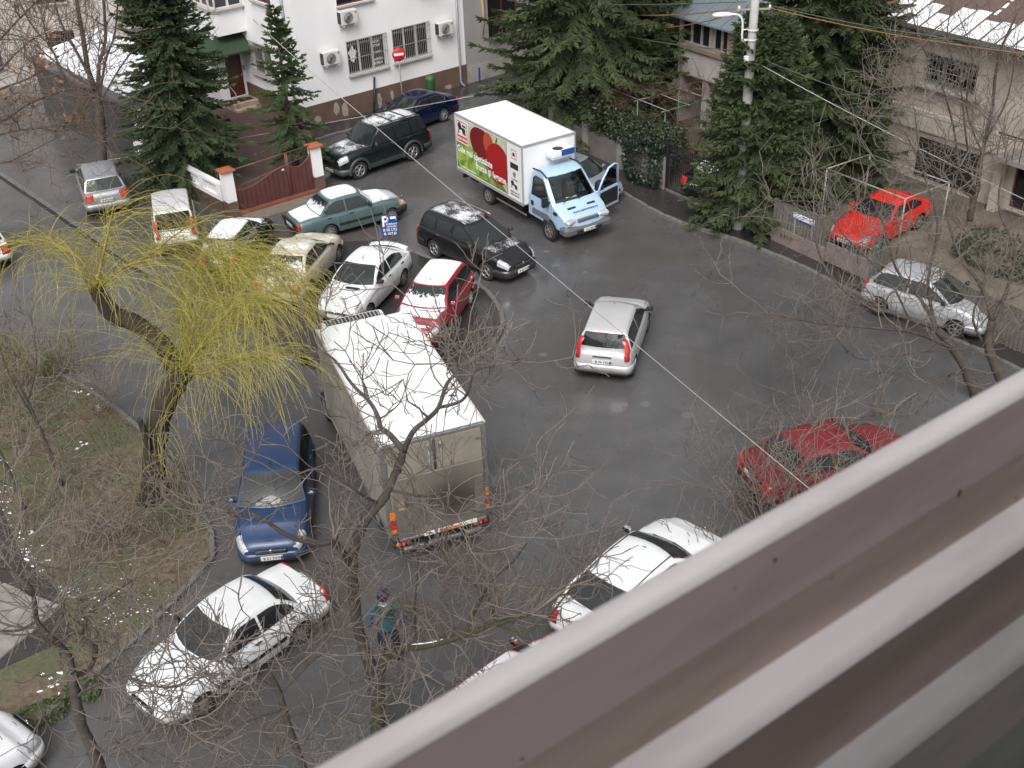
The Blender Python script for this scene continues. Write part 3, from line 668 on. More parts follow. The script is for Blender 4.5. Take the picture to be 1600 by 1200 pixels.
car('red_coupe', 'bright red coupe parked in the garden behind the branches', (13.06, 36.42, 220.4, .972), SP['redy'], paint('bright_red_paint', (.62, .025, .018), .25, 0, dirt=.15), wr=.30, rim=('8', M_RIMD), doors=2, plates=('B 07 RCP', None), z=.12)
def fiestax(root, v):
    L = v['L']; MB().box((0, 0, 0), (.03, .30, .025)).build('brake_lamp', M_TL, root, (-L/2+v['xr']-.075, 0, v['H']-.05)); MB().box((-L/2-.02, 0, .86), (.02, .52, .025)).build('tailgate_grip', M_BLACK, root)
car('silver_city_car', 'silver hatchback driving across the open asphalt, red lamps beside its rear window', (3.11, 29.43, 74.3, 1.03), SP['fiesta'], paint('bright_silver_paint', (.55, .55, .56), .32, .25, dirt=.6), 'cars driving through the junction', wr=.285, tail=(.78, 1.32, .20, .12, .10), plates=(None, 'B 76 YRD'), extra=fiestax, mir='black', rim=('cap', M_RIMD))
car('dark_red_saloon', 'dull dark red saloon partly hidden by shrubs above the window ledge', (7.79, 22.56, 16.6, 1.02), SP['redb'], paint('dull_red_paint', (.19, .018, .026), .42, 0, dirt=.2), wr=.29, glassf=M_GLASS, sidetrim=True, rim=('cap', M_RIMD))
def grooves(root, v):
    for sd in (-1, 1):
        pts = [Vector((xx, sd*v['roofhw']*.86, v['H']+.012)) for xx in (v['x1']-.06, lerp(v['x1'], v['x2'], .5), v['x2']+.05)]
        pts[0].z -= .02; pts[2].z -= .035
        MB().path(pts, .014, 4).build('roof_channel', M_BLACK, root)
car('white_fastback', 'white car with dark roof channels just above the window ledge', (2.70, 18.52, 47.1, 1.05), SP['whib'], WHITE, wr=.29, extra=grooves, mir='body', tail=(.60, .90, .03, .22, .2))
car('blue_people_carrier', 'blue people carrier facing the camera beside the big truck', (-5.83, 22.11, 275.4, .967), SP['touran'], paint('mid_blue_paint', (.024, .048, .115), .3, .1, dirt=.25), wr=.31, ws=.2, plates=('B 51 TVW', None), ft=.74, z=0)
car('white_saloon', 'white saloon parked half on the kerb at the lower left', (-6.06, 17.24, 228.3, 1.02), SP['sedan'], WHITE, wr=.28, ws=.175, rim=('cap', M_RIMD), mir='black', handles='black', sidetrim=True, antenna=True)
car('white_estate_car', 'white car cut by the lower left corner of the photo', tuple(G(-100, 1275)[:2])+(52.0, 1.0), SP['mpv'], WHITE2, wr=.30, rails=M_BLACK)
car('snowy_red_car', 'snow-covered red car showing only its edge above the window ledge', (G(688, 1090, 1.39).x+1.509, G(688, 1090, 1.39).y+.596, 42.0, 1.0), SP['punto'], paint('snowy_red_paint', (.45, .02, .025), .3, 0, snow=1.0, sscale=6, snz=.9), wr=.28)
car('white_small_car', 'white car cut by the left edge of the photo', tuple(G(-36, 400)[:2])+(128.0, 1.0), SP['scar'], WHITE, wr=.285)
car('dark_saloon', 'black car with a snowy rear window behind the iron fence', tuple(G(1150, 297)[:2])+(38.0, 1.0), SP['bmw'], paint('navy_black_paint', (.008, .009, .014), .25, 0, dirt=.1), wr=.31, glassr=glassmat('snow_filled_glass', snow=1, lo=1.0, hi=2.5), plates=(None, 'FRYX 20'), z=.12)
# ------------------------------------------------------------------ trucks
def bxp(parent, name, c, d, mt, bev=0.0, rz=0.0):
    return MB().box((0, 0, 0), d, bev=bev).build(name, mt, parent, c, rz)
M_TW = mat('grimy_truck_white', (.34, .315, .285), .5, var=.28, scale=1.2, col2=(.22, .20, .18))
M_ROOFW = mat('truck_roof_white', (.80, .81, .82), .45, col2=(.58, .57, .55), scale=1.3, mid=.36, wid=.3, detail=7)
M_ALU = mat('dull_aluminium', (.26, .26, .25), .45, .5, var=.3, scale=5); M_DARKST = mat('dark_chassis', (.018, .017, .016), .7, var=.4, scale=4)
def soot():
    m = bpy.data.materials.new('sooty_tail_lift'); m.use_nodes = True; t = m.node_tree; b = t.nodes['Principled BSDF']
    tc = nd(t, 'ShaderNodeTexCoord'); P = tc.outputs['Object']; v = nd(t, 'ShaderNodeVectorMath'); v.operation = 'MULTIPLY'; v.inputs[1].default_value = (0, 1.0, 1.25); t.links.new(P, v.inputs[0])
    v2 = nd(t, 'ShaderNodeVectorMath'); v2.operation = 'ADD'; v2.inputs[1].default_value = (0, .30, .10); t.links.new(v.outputs[0], v2.inputs[0])
    ln = nd(t, 'ShaderNodeVectorMath'); ln.operation = 'LENGTH'; t.links.new(v2.outputs[0], ln.inputs[0])
    d = math2(t, 'ADD', ln.outputs['Value'], math2(t, 'MULTIPLY', math2(t, 'SUBTRACT', noise(t, P, 1.7, 6), .5), .5))
    c = mixc(t, ramp(t, noise(t, P, 1.1, 5), .3, .7), (.12, .108, .092), (.18, .163, .14)); c = mixc(t, math2(t, 'MULTIPLY', ramp(t, d, 1.05, .1), .92), c, (.030, .026, .022))
    t.links.new(c, b.inputs['Base Color']); b.inputs['Roughness'].default_value = .6; return m
def box_truck():
    t = thing('box_truck', 'large white box truck seen from behind with a sooty tail lift', 'truck', (-2.79, 23.14, 0), R(110.83), 'trucks in the junction')
    L, W, Z1, Z0 = 5.73, 2.43, 3.29, .84; hx, hy = L/2, W/2
    bx_ = lambda n, c, d, mt, bev=0.0: bxp(t, n, c, d, mt, bev)
    bx_('side_panel', (0, hy-.02, (Z0+Z1)/2), (L-.1, .04, Z1-Z0-.08), M_TW); bx_('side_panel', (0, -hy+.02, (Z0+Z1)/2), (L-.1, .04, Z1-Z0-.08), M_TW)
    bx_('front_panel', (hx-.03, 0, (Z0+Z1)/2), (.06, W-.1, Z1-Z0-.08), M_TW); bx_('box_floor', (0, 0, Z0+.03), (L-.02, W-.06, .10), M_ALU)
    rfp = bx_('roof', (0, 0, Z1-.02), (L-.06, W-.06, .05), M_ROOFW)
    for k in range(1, 5): bxp(rfp, 'roof_seam', (-L/2+k*L/5, 0, .026), (.025, W-.12, .008), mat('seam_grey', (.5, .5, .5), .5, var=.2))
    for s in (-1, 1):
        bx_('roof_edge', (0, s*(hy-.015), Z1-.01), (L, .05, .07), mat('edge_beading', (.62, .60, .57), .5, var=.25)); bx_('bottom_rail', (0, s*(hy-.01), Z0+.05), (L, .05, .13), M_ALU)
        bx_('rear_corner_post', (-hx+.02, s*(hy-.05), (Z0+Z1)/2), (.10, .12, Z1-Z0), M_ALU, .015); bx_('front_corner_post', (hx-.02, s*(hy-.02), (Z0+Z1)/2), (.07, .07, Z1-Z0), M_TW, .02)
    bx_('rear_header', (-hx+.01, 0, Z1-.03), (.09, W, .09), M_ALU, .01)
    dm = mat('grimy_rear_door', (.30, .27, .225), .5, var=.3, scale=1.5, col2=(.22, .198, .16))
    for s in (-1, 1):
        d = bx_('rear_door', (-hx-.005, s*(hy/2-.05), (Z0+Z1)/2), (.05, hy-.13, Z1-Z0-.16), dm, .01)
        MB().path([(-.045, -s*.42, -1.0), (-.045, -s*.42, 1.08)], .022, 8).build('lock_rod', M_ALU, d); bxp(d, 'rod_keeper', (-.05, -s*.42, .95), (.05, .08, .10), M_ALU)
        for z in (.88, .30, -.5): bxp(d, 'hinge', (-.04, s*.50, z), (.025, .20, .045), M_ALU)
    MB().path([(-hx-.05, .02, Z0+.3), (-hx-.05, .02, Z1-.1)], .028, 8).build('centre_seal', M_BLACK, t)
    lift = MB().box((0, 0, 0), (.07, W-.30, 1.62), bev=.015).build('tail_lift', soot(), t, (-hx-.10, -.02, 1.62))
    for y, wd in ((.78, .18), (-.92, .22)): bxp(lift, 'lift_rib', (-.045, y, -.18), (.03, wd, 1.15), mat('lift_rib_metal', (.19, .172, .148), .5, .2, var=.3, scale=4), .008)
    bxp(lift, 'control_plate', (-.05, .88, .12), (.02, .24, .26), mat('ochre_plate', (.38, .31, .18), .6, var=.4))
    bxp(lift, 'lift_lip', (-.02, 0, -.84), (.14, W-.34, .07), M_ALU, .01)
    st = bxp(t, 'stripe_bar', (-hx-.20, -.18, .80), (.035, 1.28, .085), M_PL)
    bxp(st, 'orange_stripe', (-.02, .02, 0), (.012, .52, .08), M_OR)
    for s in (-1, 1):
        for z, dz, mt in ((1.42, .22, M_OR), (1.15, .22, M_TL), (1.0, .10, M_OR)): bx_('reflector', (-hx-.075, s*(hy-.10), z+.02), (.02, .13, dz), mt)
        lb = bx_('lamp_bracket', (-hx-.06, s*(hy-.28), .64), (.10, .46, .22), M_DARKST, .02)
        for k in (0, 1, 2): MB().lathe([(.001, -.02), (.05, -.018), (.055, 0)], 14, 'x', (-.055, (k-1)*.125, 0)).build('rear_lamp', (M_TL, M_TL, M_OR)[k], lb)
        MB().lathe([(.001, -.021), (.02, -.021)], 10, 'x', (-.06, 0, 0)).build('lit_bulb', bulb, lb)
    bx_('underrun_bar', (-hx-.12, 0, .46), (.09, 1.9, .10), M_ALU, .02); 
    for s in (-1, 1): bx_('chassis_rail', (.9, s*.40, .66), (L+1.5, .09, .22), M_DARKST); bx_('lift_arm', (-hx-.02, s*.45, .60), (.5, .08, .12), M_DARKST)
    for x in (-1.35, hx+.85):
        for s in (-1, 1):
            add_wheel(t, x, s*(W/2-.20), .42, .26, '8', M_RIMD, s)
            if x < 0: bx_('mudguard', (x, s*(W/2-.2), .90), (1.0, .32, .03), M_DARKST)
    # refrigeration unit on the front wall, its grille facing up
    rf = bx_('cooling_unit', (hx+.24, .18, Z1-.34), (.44, 1.66, .62), M_ROOFW, .04)
    g = bxp(rf, 'cooling_grille', (0, 0, .313), (.28, 1.46, .012), M_BLACK)
    for k in range(15): bxp(g, 'grille_slat', (0, -.68+k*.097, .008), (.26, .03, .012), mat('grille_grey', (.4, .4, .41), .5))
    # cab
    cb = MB(); prof = [(hx+.10, .60), (hx+.10, 2.05), (hx+.5, 2.25), (hx+1.05, 2.22), (hx+1.62, 1.45), (hx+1.72, 1.2), (hx+1.74, .55)]
    rows = [[Vector((x, tt*(1.06 if z < 1.5 else 1.06-.16*(z-1.5)), z)) for tt in (-1, -.92, 0, .92, 1)] for x, z in prof]; cb.grid(rows)
    for s in (0, 4): cb.add([r[s] for r in rows], [tuple(range(len(rows)))])
    cab = cb.build('cab', M_TW, t, sharp=30); MB().grid([[Vector((x+.012, tt*.95, z)) for tt in (-1, 1)] for x, z in ((hx+1.14, 2.12), (hx+1.60, 1.5))]).build('windshield', M_GLASS, cab)
    for s in (-1, 1):
        MB().grid([[Vector((x, s*1.07, z)) for x in (hx+.6, hx+1.35)] for z in (1.4, 1.95)]).build('cab_window', M_GLASS, cab)
        ma = MB().path([(hx+1.5, s*1.06, 1.9), (hx+1.5, s*1.38, 1.95), (hx+1.5, s*1.38, 1.4)], .02, 5).build('mirror_arm', M_BLACK, cab); bxp(ma, 'mirror', (hx+1.48, s*1.38, 1.68), (.07, .20, .42), M_BLACK, .03)
    return t
bulb = bpy.data.materials.new('lit_tail_bulb'); bulb.use_nodes = True; _b = bulb.node_tree.nodes['Principled BSDF']; _b.inputs['Base Color'].default_value = (.8, .02, .02, 1); _b.inputs['Emission Color'].default_value = (1, .05, .03, 1); _b.inputs['Emission Strength'].default_value = 1.5
box_truck()

def disc(cx, cy, rx, ry, n=28, a0=0, a1=360, wob=0.0):
    return [(cx+rx*math.cos(R(lerp(a0, a1, i/n)))*(1+wob*math.sin(3*R(lerp(a0, a1, i/n)))), cy+ry*math.sin(R(lerp(a0, a1, i/n)))) for i in range(n)]
def clip(poly, u0, u1, v0, v1): return [(min(max(u, u0), u1), min(max(v, v0), v1)) for u, v in poly]
def fruit(name, c1, c2, cx, cy, r):
    m = bpy.data.materials.new(name); m.use_nodes = True; t = m.node_tree; b = t.nodes['Principled BSDF']; b.inputs['Roughness'].default_value = .45
    tc = nd(t, 'ShaderNodeTexCoord'); v = nd(t, 'ShaderNodeVectorMath'); v.operation = 'SUBTRACT'; v.inputs[1].default_value = (cx, 0, cy); t.links.new(tc.outputs['Object'], v.inputs[0])
    l = nd(t, 'ShaderNodeVectorMath'); l.operation = 'LENGTH'; t.links.new(v.outputs[0], l.inputs[0])
    n = noise(t, tc.outputs['Object'], 2.5, 4); d = math2(t, 'ADD', l.outputs['Value'], math2(t, 'MULTIPLY', math2(t, 'SUBTRACT', n, .5), r*.5))
    t.links.new(mixc(t, ramp(t, d, 0.0, r), c1, c2), b.inputs['Base Color']); return m
def delivery_truck():
    t = thing('delivery_truck', 'light blue delivery truck with an apple advert on its white box', 'truck', (.43, 40.89, 0), R(-57.8), 'trucks in the junction')
    L, W, Z1, Z0 = 4.62, 2.34, 3.13, .89; hx, hy = L/2, W/2
    bx_ = lambda n, c, d, mt, bev=0.0: bxp(t, n, c, d, mt, bev)
    M_BX = mat('box_white', (.80, .80, .81), .4, var=.05); M_FR = mat('box_frame_grey', (.42, .42, .43), .45, .3, var=.1)
    for s in (-1, 1):
        bx_('side_panel', (0, s*(hy-.02), (Z0+Z1)/2), (L-.06, .04, Z1-Z0-.1), M_BX); bx_('roof_edge', (0, s*(hy-.01), Z1-.02), (L, .05, .07), M_FR); bx_('bottom_rail', (0, s*(hy-.005), Z0+.04), (L, .05, .11), M_FR)
        for q in (-1, 1): bx_('corner_post', (q*(hx-.02), s*(hy-.02), (Z0+Z1)/2), (.07, .07, Z1-Z0), M_FR, .02)
    for q in (-1, 1): bx_('end_panel', (q*(hx-.03), 0, (Z0+Z1)/2), (.05, W-.08, Z1-Z0-.06), M_BX)
    bx_('front_header', (hx, 0, Z1-.02), (.05, W, .07), M_FR); bx_('box_floor', (0, 0, Z0+.02), (L-.02, W-.05, .08), M_ALU); bx_('roof', (0, 0, Z1), (L-.08, W-.08, .04), M_ROOFW)
    # --- print on the kerb side (local y = -hy): u runs from the rear to the front, v up
    def P(u, v, k): return Vector((-hx+u, -hy-.002-.002*k, Z0+.12+v))
    def dec(nm, poly, mt, k, parent=None):
        return MB().add([P(u, v, k) for u, v in poly], [tuple(range(len(poly)))]).build(nm, mt, parent or art, fix=False)
    UH, VH = 3.62, 2.02
    art = MB().add([P(.06, 0, 0), P(UH, 0, 0), P(UH, VH, 0), P(.06, VH, 0)], [(0, 1, 2, 3)]).build('advert_print', mat('advert_backdrop', (.62, .60, .54), .45, col2=(.30, .40, .12), var=.1, scale=.9), t, fix=False)
    GR = mat('leaf_green_print', (.20, .30, .05), .45, var=.1, scale=3, col2=(.06, .13, .02)); G2 = mat('lime_print', (.36, .47, .10), .45, scale=2, col2=(.22, .34, .05))
    dec('leaf_print', [(.06, 0), (UH, 0), (3.1, .35), (2.6, .62), (2.0, .95), (1.5, 1.05), (.9, 1.1), (.06, 1.25)], GR, 1)
    for cu, cv, rx, ry in ((.38, .55, .30, .42), (.95, .75, .36, .40), (1.25, .35, .42, .36), (.6, .15, .4, .25)): dec('lime_print', clip(disc(cu, cv, rx, ry), .07, UH, .01, VH), G2, 2)
    dec('apple_print', clip(disc(1.82, 1.45, .72, .60, wob=.03), .07, UH, .01, VH-.01), fruit('dark_apple_print', (.50, .03, .02), (.16, .008, .01), -.75, 2.75, .9), 3)
    dec('peach_print', clip(disc(2.38, 1.60, .34, .40), .07, UH, .01, VH-.01), fruit('peach_print', (.62, .26, .12), (.40, .06, .03), .1, 2.7, .5), 4)
    dec('apple_print', clip(disc(3.02, .98, .80, .78, wob=.03), .07, UH, .01, VH), fruit('red_apple_print', (.72, .06, .03), (.33, .008, .01), .75, 2.2, .95), 5)
    dec('stalk_print', [(2.93, 1.60), (3.0, 1.60), (2.98, 1.80), (3.06, 1.98), (2.98, 1.98), (2.91, 1.80)], mat('stalk_print', (.08, .09, .03), .5), 6)
    for du in (0, .42, .84): dec('pod_print', [(1.35+du, .95-du*.7), (1.50+du, 1.0-du*.7), (2.3+du*1.2, .10), (2.05+du*1.2, .05)], mat('pod_print', (.28, .40, .09), .45, col2=(.14, .24, .04)), 6) if du < .8 else None
    lg = dec('logo_panel', [(.12, 1.06), (.98, 1.06), (.98, 1.98), (.12, 1.98)], mat('logo_white', (.80, .79, .77), .45, var=0), 7)
    RD = mat('logo_red', (.52, .03, .04), .45, var=0)
    dec('logo_frame', [(.17, 1.11), (.93, 1.11), (.93, 1.93), (.17, 1.93)], RD, 8, lg); dec('logo_field', [(.21, 1.36), (.89, 1.36), (.89, 1.89), (.21, 1.89)], M_PL, 9, lg)
    lion = [(.27, 1.42), (.35, 1.42), (.36, 1.58), (.55, 1.60), (.60, 1.42), (.66, 1.42), (.68, 1.52), (.72, 1.42), (.84, 1.42), (.80, 1.50), (.80, 1.66), (.70, 1.70), (.52, 1.70), (.50, 1.84), (.40, 1.88), (.28, 1.84), (.25, 1.72), (.30, 1.62)]
    dec('lion_emblem', lion, M_INK, 10, lg); dec('lion_flank', [(.56, 1.74), (.84, 1.72), (.84, 1.80), (.60, 1.83)], M_INK, 10, lg)
    TM = lambda u, v, k: frame(P(u, v, k), (1, 0, 0), (0, 0, 1))
    text('logo_lettering', 'MEGA IMAGE', .145, M_WHITE, lg, TM(.55, 1.23, 10), .0005, sx=.8)
    text('slogan_lettering', 'Cele mai apetisante', .36, M_WHITE, art, TM(1.38, .80, 10), .0005, sx=.88); text('slogan_lettering', 'fructe și legume', .36, M_WHITE, art, TM(2.50, .46, 10), .0005, sx=.88); text('web_lettering', 'www.mega-image.ro', .12, M_WHITE, art, TM(.95, .12, 10), .0005)
    stp = MB().add([P(UH+.02, 0, 0), P(L-.1, 0, 0), P(L-.1, VH, 0), P(UH+.02, VH, 0)], [(0, 1, 2, 3)]).build('logo_strip', mat('strip_white', (.74, .74, .74), .45, var=.05), t, fix=False)
    dec('strip_line', [(UH, 0), (UH+.025, 0), (UH+.025, VH), (UH, VH)], M_INK, 3, stp)
    dec('small_logo', [(3.9, 1.48), (4.28, 1.48), (4.28, 1.86), (3.9, 1.86)], mat('ochre_print', (.55, .42, .24), .5, var=0), 1, stp); dec('small_logo', [(3.95, 1.54), (4.23, 1.54), (4.23, 1.81), (3.95, 1.81)], M_PL, 2, stp); dec('small_logo', [(4.0, 1.62), (4.18, 1.60), (4.15, 1.74), (4.03, 1.74)], M_INK, 3, stp)
    dec('small_logo', [(3.84, 1.12), (4.36, 1.12), (4.36, 1.34), (3.84, 1.34)], M_INK, 1, stp)
    dec('small_logo', [(4.02, .82), (4.16, .80), (4.20, .98), (4.10, 1.02), (3.98, .96)], mat('grey_print', (.2, .2, .2), .5, var=0), 1, stp); text('strip_lettering', 'La dentina', .10, M_INK, stp, TM(4.1, .72, 2), .0005)
    dec('lion_emblem', [(3.85+(u-.25)*.75, .36+(v-1.42)*.65) for u, v in lion], M_INK, 2, stp)
    for q, s in ((.22, 'MEGA IMAGE'), (.11, 'MEGA IMAGE')): text('strip_lettering', s, .095, M_INK, stp, TM(4.1, q, 2), .0005)
    # --- cooling unit on the front wall
    cu = bx_('cooling_unit', (hx+.26, .30, 2.70), (.50, .98, .26), M_BX, .05); MB().lathe([(.001, .004), (.19, .004), (.20, 0)], 20, 'z', (0, -.10, .13)).build('fan', M_BLACK, cu)
    bxp(cu, 'blue_grille', (.24, .17, .02), (.07, .56, .20), mat('unit_blue', (.02, .08, .30), .4, var=.2)); bxp(cu, 'drip_tray', (-.02, 0, -.155), (.44, .90, .05), M_PL)
    # --- cab
    BL = paint('cab_light_blue', (.40, .56, .74), .32, .05, dirt=.65, dirtcol=(.30, .28, .25))
    xb = hx+.10; hw = 1.0
    prof = [(xb, .62), (xb, 1.3), (xb+.02, 2.10), (xb+.10, 2.24), (xb+.45, 2.30), (xb+.80, 2.24), (xb+.92, 2.16), (xb+1.22, 1.82), (xb+1.56, 1.42), (xb+1.62, 1.36), (xb+2.02, 1.16), (xb+2.18, 1.04), (xb+2.26, .92), (xb+2.30, .74), (xb+2.30, .50)]
    def wid(x, z): return hw*(1-.17*max(0, z-1.25))*(1-.10*max(0, (x-xb-1.7)/.6)**2)
    TT = (-1, -.94, -.86, -.5, 0, .5, .86, .94, 1)
    rows = []
    for x, z in prof: rows.append([Vector((x-(.14*abs(q)**2.5*(1 if x > xb+.7 else 0)), q*wid(x, z), z-(.03*max(0, (abs(q)-.8)/.2)**2 if z > 1.0 else 0))) for q in TT])
    cb = MB(); cb.grid(rows[:7]); 
    for a, b in ((0, 2), (6, 8)): cb.grid([r[a:b+1] for r in rows[6:9]])
    cb.grid(rows[8:])
    for s in (0, 8):
        edge = [r[s] for r in rows]
        # door shell from the edge down to the sill
        for i in range(len(edge)-1):
            a, b = edge[i], edge[i+1]
        poly = [e.copy() for e in edge]; cb.add(poly, [tuple(range(len(poly)))])
    cab = cb.build('cab', [BL, M_WELL], t, sharp=34)
    # wheel arches
    tmp = MB().lathe([(.001, -1.4), (.43, -1.4), (.43, 1.4), (.001, 1.4)], 24, 'y', smooth=False).build('cutter', [M_WELL], t, (3.70, 0, .36))
    gm = bpy.data.materials.new('clear_glass'); gm.use_nodes = True; tt = gm.node_tree; tt.nodes.remove(tt.nodes['Principled BSDF'])
    tr = nd(tt, 'ShaderNodeBsdfTransparent'); tr.inputs[0].default_value = (.80, .85, .83, 1); gg = nd(tt, 'ShaderNodeBsdfGlossy'); gg.inputs['Roughness'].default_value = .02; fz = nd(tt, 'ShaderNodeFresnel'); fz.inputs[0].default_value = 1.5; mx = nd(tt, 'ShaderNodeMixShader')
    tt.links.new(fz.outputs[0], mx.inputs[0]); tt.links.new(tr.outputs[0], mx.inputs[1]); tt.links.new(gg.outputs[0], mx.inputs[2]); tt.links.new(mx.outputs[0], tt.nodes['Material Output'].inputs[0])
    bpy.data.objects.remove(tmp)
    # windscreen with its black surround
    ws = MB().grid([[rows[i][k]+Vector((.008, 0, .008)) for k in range(2, 7)] for i in (6, 7, 8)]).build('windshield', gm, cab, fix=False)
    rim = MB()
    def strip(a, b, wv): 
        off = Vector((.014, 0, .012)); rim.quad(a+off, b+off, b+off+wv, a+off+wv)
    strip(rows[6][2], rows[6][4], Vector((.05, 0, -.06))); strip(rows[6][4], rows[6][6], Vector((.05, 0, -.06))); strip(rows[8][2], rows[8][4], Vector((-.06, 0, .07))); strip(rows[8][4], rows[8][6], Vector((-.06, 0, .07)))
    for k, sg in ((2, 1), (6, -1)): strip(rows[6][k], rows[7][k], Vector((0, sg*.06, 0))); strip(rows[7][k], rows[8][k], Vector((0, sg*.06, 0)))
    rim.build('windshield_seal', M_BLACK, ws, fix=False)
    db = bxp(cab, 'dashboard', (xb+1.25, 0, 1.25), (.62, 1.7, .22), M_BLACK, .05)
    for c, d, col, r_ in (((.10, .10, .12), (.26, .34, .01), (.75, .78, .72), .3), ((.02, -.10, .12), (.22, .22, .01), (.65, .68, .12), -.2), ((.12, .48, .12), (.12, .36, .01), (.55, .68, .60), .1), ((.08, -.52, .12), (.16, .30, .01), (.7, .72, .7), .2)): bxp(db, 'paper', c, d, mat('paper_%d' % int(col[2]*100), col, .7, var=.1), 0, r_)
    for y in (-.48, .45): bxp(cab, 'seat', (xb+.55, y, 1.25), (.5, .5, .95), mat('seat_grey', (.05, .05, .055), .9), .08)
    for y in (-.1, .25): MB().path([(xb+1.1, y, 1.4), (xb+1.0, y+.1, 1.62), (xb+1.05, y+.25, 1.75), (xb+.98, y+.05, 1.85)], .035, 6).build('hanging_toy', M_BLACK, cab)
    MB().lathe([(.17, -.012), (.19, 0), (.17, .012)], 18, 'x', (xb+1.02, .45, 1.45)).build('steering_wheel', M_BLACK, cab)
    # kerb-side door: window, shut lines, mirror
    y0 = -hw
    def sp_(x, z, o=.008): return Vector((x, -(wid(x, z)+o), z))
    wpts = [(xb+.18, 1.42), (xb+.18, 1.98), (xb+.30, 2.08), (xb+.70, 2.06), (xb+.82, 1.98), (xb+1.10, 1.62), (xb+1.22, 1.30), (xb+1.05, 1.24), (xb+.85, 1.42)]
    for s in (-1, 1):
        q = [(p_.x, s*-p_.y, p_.z) for p_ in [sp_(a, b, .012) for a, b in wpts]]
        MB().add(q, [tuple(range(len(q)))]).build('door_window', M_GLASS, cab, fix=False)
        q = [(p_.x, s*-p_.y, p_.z) for p_ in [sp_(xb+.62+(a-xb-.62)*1.07, 1.65+(b-1.65)*1.08, .008) for a, b in wpts]]
        MB().add(q, [tuple(range(len(q)))]).build('window_seal', M_BLACK, cab, fix=False)
        mo = bxp(cab, 'door_mirror', (xb+1.30, s*(hw+.20), 1.52), (.14, .24, .42), M_BLACK, .05); bxp(mo, 'mirror_arm', (-.03, -s*.16, -.1), (.08, .16, .06), M_BLACK)
        MB().path([(xb+.05, s*.80, 2.28), (xb+.5, s*.80, 2.33), (xb+.92, s*.81, 2.19)], .03, 5).build('roof_gutter', M_BLACK, cab)
        bxp(cab, 'side_protector', (xb+.75, s*(hw+.004), .82), (1.05, .03, .22), mat('grey_plastic', (.16, .16, .165), .6, var=.2), .01)
        bxp(cab, 'indicator', (xb+1.62, s*(hw*.985), 1.12), (.22, .05, .10), M_BLACK, .02)
        MB().lathe([(.001, 0), (.44, 0), (.44, .01)], 24, 'y', (3.70, s*(hw-.005) if s > 0 else -hw-.005, .40)).build('wheel_arch', M_WELL, cab)
        hl = bxp(cab, 'headlight', (xb+2.17, s*.70, .92), (.22, .44, .17), M_HL, .04); hl.rotation_euler = (0, .35, -s*.22)
        dl = []
    dl = MB()
    for x_ in (xb+.08, xb+1.42): dl.grid([[sp_(x_-.006, z_, .004), sp_(x_+.006, z_, .004)] for z_ in (.62, .9, 1.2, 1.38)])
    dl.build('door_gap', M_SEAM, cab, fix=False)['kind'] = 'stuff'
    bxp(cab, 'fuel_cap', (xb+.24, -hw-.01, 1.10), (.16, .02, .16), M_BLACK, .01)
    gr = bxp(cab, 'grille', (xb+2.24, 0, .92), (.10, .92, .14), M_ALU, .02); 
    for z in (-.03, .01, .05): bxp(gr, 'grille_slat', (.052, 0, z-.005), (.012, .88, .016), M_CHROME)
    fbm = mat('grey_bumper_plastic', (.11, .115, .12), .55, var=.25); bf = bxp(cab, 'front_bumper', (xb+2.10, 0, .58), (.50, 2.06, .36), fbm, .10); bxp(bf, 'lower_slot', (.252, 0, -.04), (.01, 1.1, .12), M_BLACK)
    plate(cab, xb+2.37, .58, 'B 63 MTS', True)
    for y in (-.42, .42):
        bxp(cab, 'bonnet_slot', (xb+1.84, y, 1.272), (.07, .34, .012), M_BLACK).rotation_euler = (0, .45, 0)
    text('bonnet_lettering', 'www.mamotrans.ro', .14, mat('dark_blue_ink', (.04, .07, .2), .5, var=0), cab, frame((xb+2.02, .05, 1.178), (0, 1, 0), (-.88, 0, .44)), .001, sx=.95)
    for y0_, y1_ in ((-.6, -.05), (.05, .62)): MB().path([rows[8][4]+Vector((.05, y0_, .0)), rows[8][4]+Vector((-.06, (y0_+y1_)/2, .09)), rows[8][4]+Vector((-.10, y1_, .12))], .012, 4).build('wiper', M_BLACK, cab)
    # open driver's door
    dr = link('open_door', None, t, (xb+1.45, hw+.02, .62), R(104))
    prof2 = [(0, 0), (1.18, 0), (1.20, .75), (1.14, 1.50), (.95, 1.56), (.62, 1.50), (.30, 1.15), (.0, .80)]
    wv = [(.16, .82), (.36, 1.08), (.66, 1.42), (.92, 1.47), (1.06, 1.42), (1.10, .86), (.9, .74), (.5, .74)]
    mb = MB(); n = len(prof2)
    for y in (-.03, .03):
        # panel with the window cut out: lower slab plus frame strips
        mb.add([(a, y, b) for a, b in [(0, 0), (1.18, 0), (1.20, .74), (0, .74)]], [(0, 1, 2, 3)])
    mb.box((.59, 0, .37), (1.18, .07, .74), bev=.02)
    mb.build('door_panel', BL, dr)
    fr_ = [(0.02, .72), (.28, 1.12), (.62, 1.48), (.95, 1.54), (1.13, 1.48), (1.18, .72)]
    MB().path([(a, 0, b) for a, b in fr_], .042, 6).build('door_frame', BL, dr); MB().path([(.30, 0, .74), (.30, 0, 1.14)], .02, 5).build('quarter_bar', M_BLACK, dr)
    MB().add([(a, 0.01, b) for a, b in fr_], [tuple(range(6))]).build('door_window', gm, dr, fix=False)
    bxp(dr, 'door_mirror', (.22, .20, .86), (.20, .14, .36), M_BLACK, .04); bxp(dr, 'door_lining', (.6, -.045, .40), (1.0, .03, .55), M_BLACK, .01); bxp(dr, 'door_handle', (.98, .045, .66), (.16, .03, .04), M_BLACK, .01)
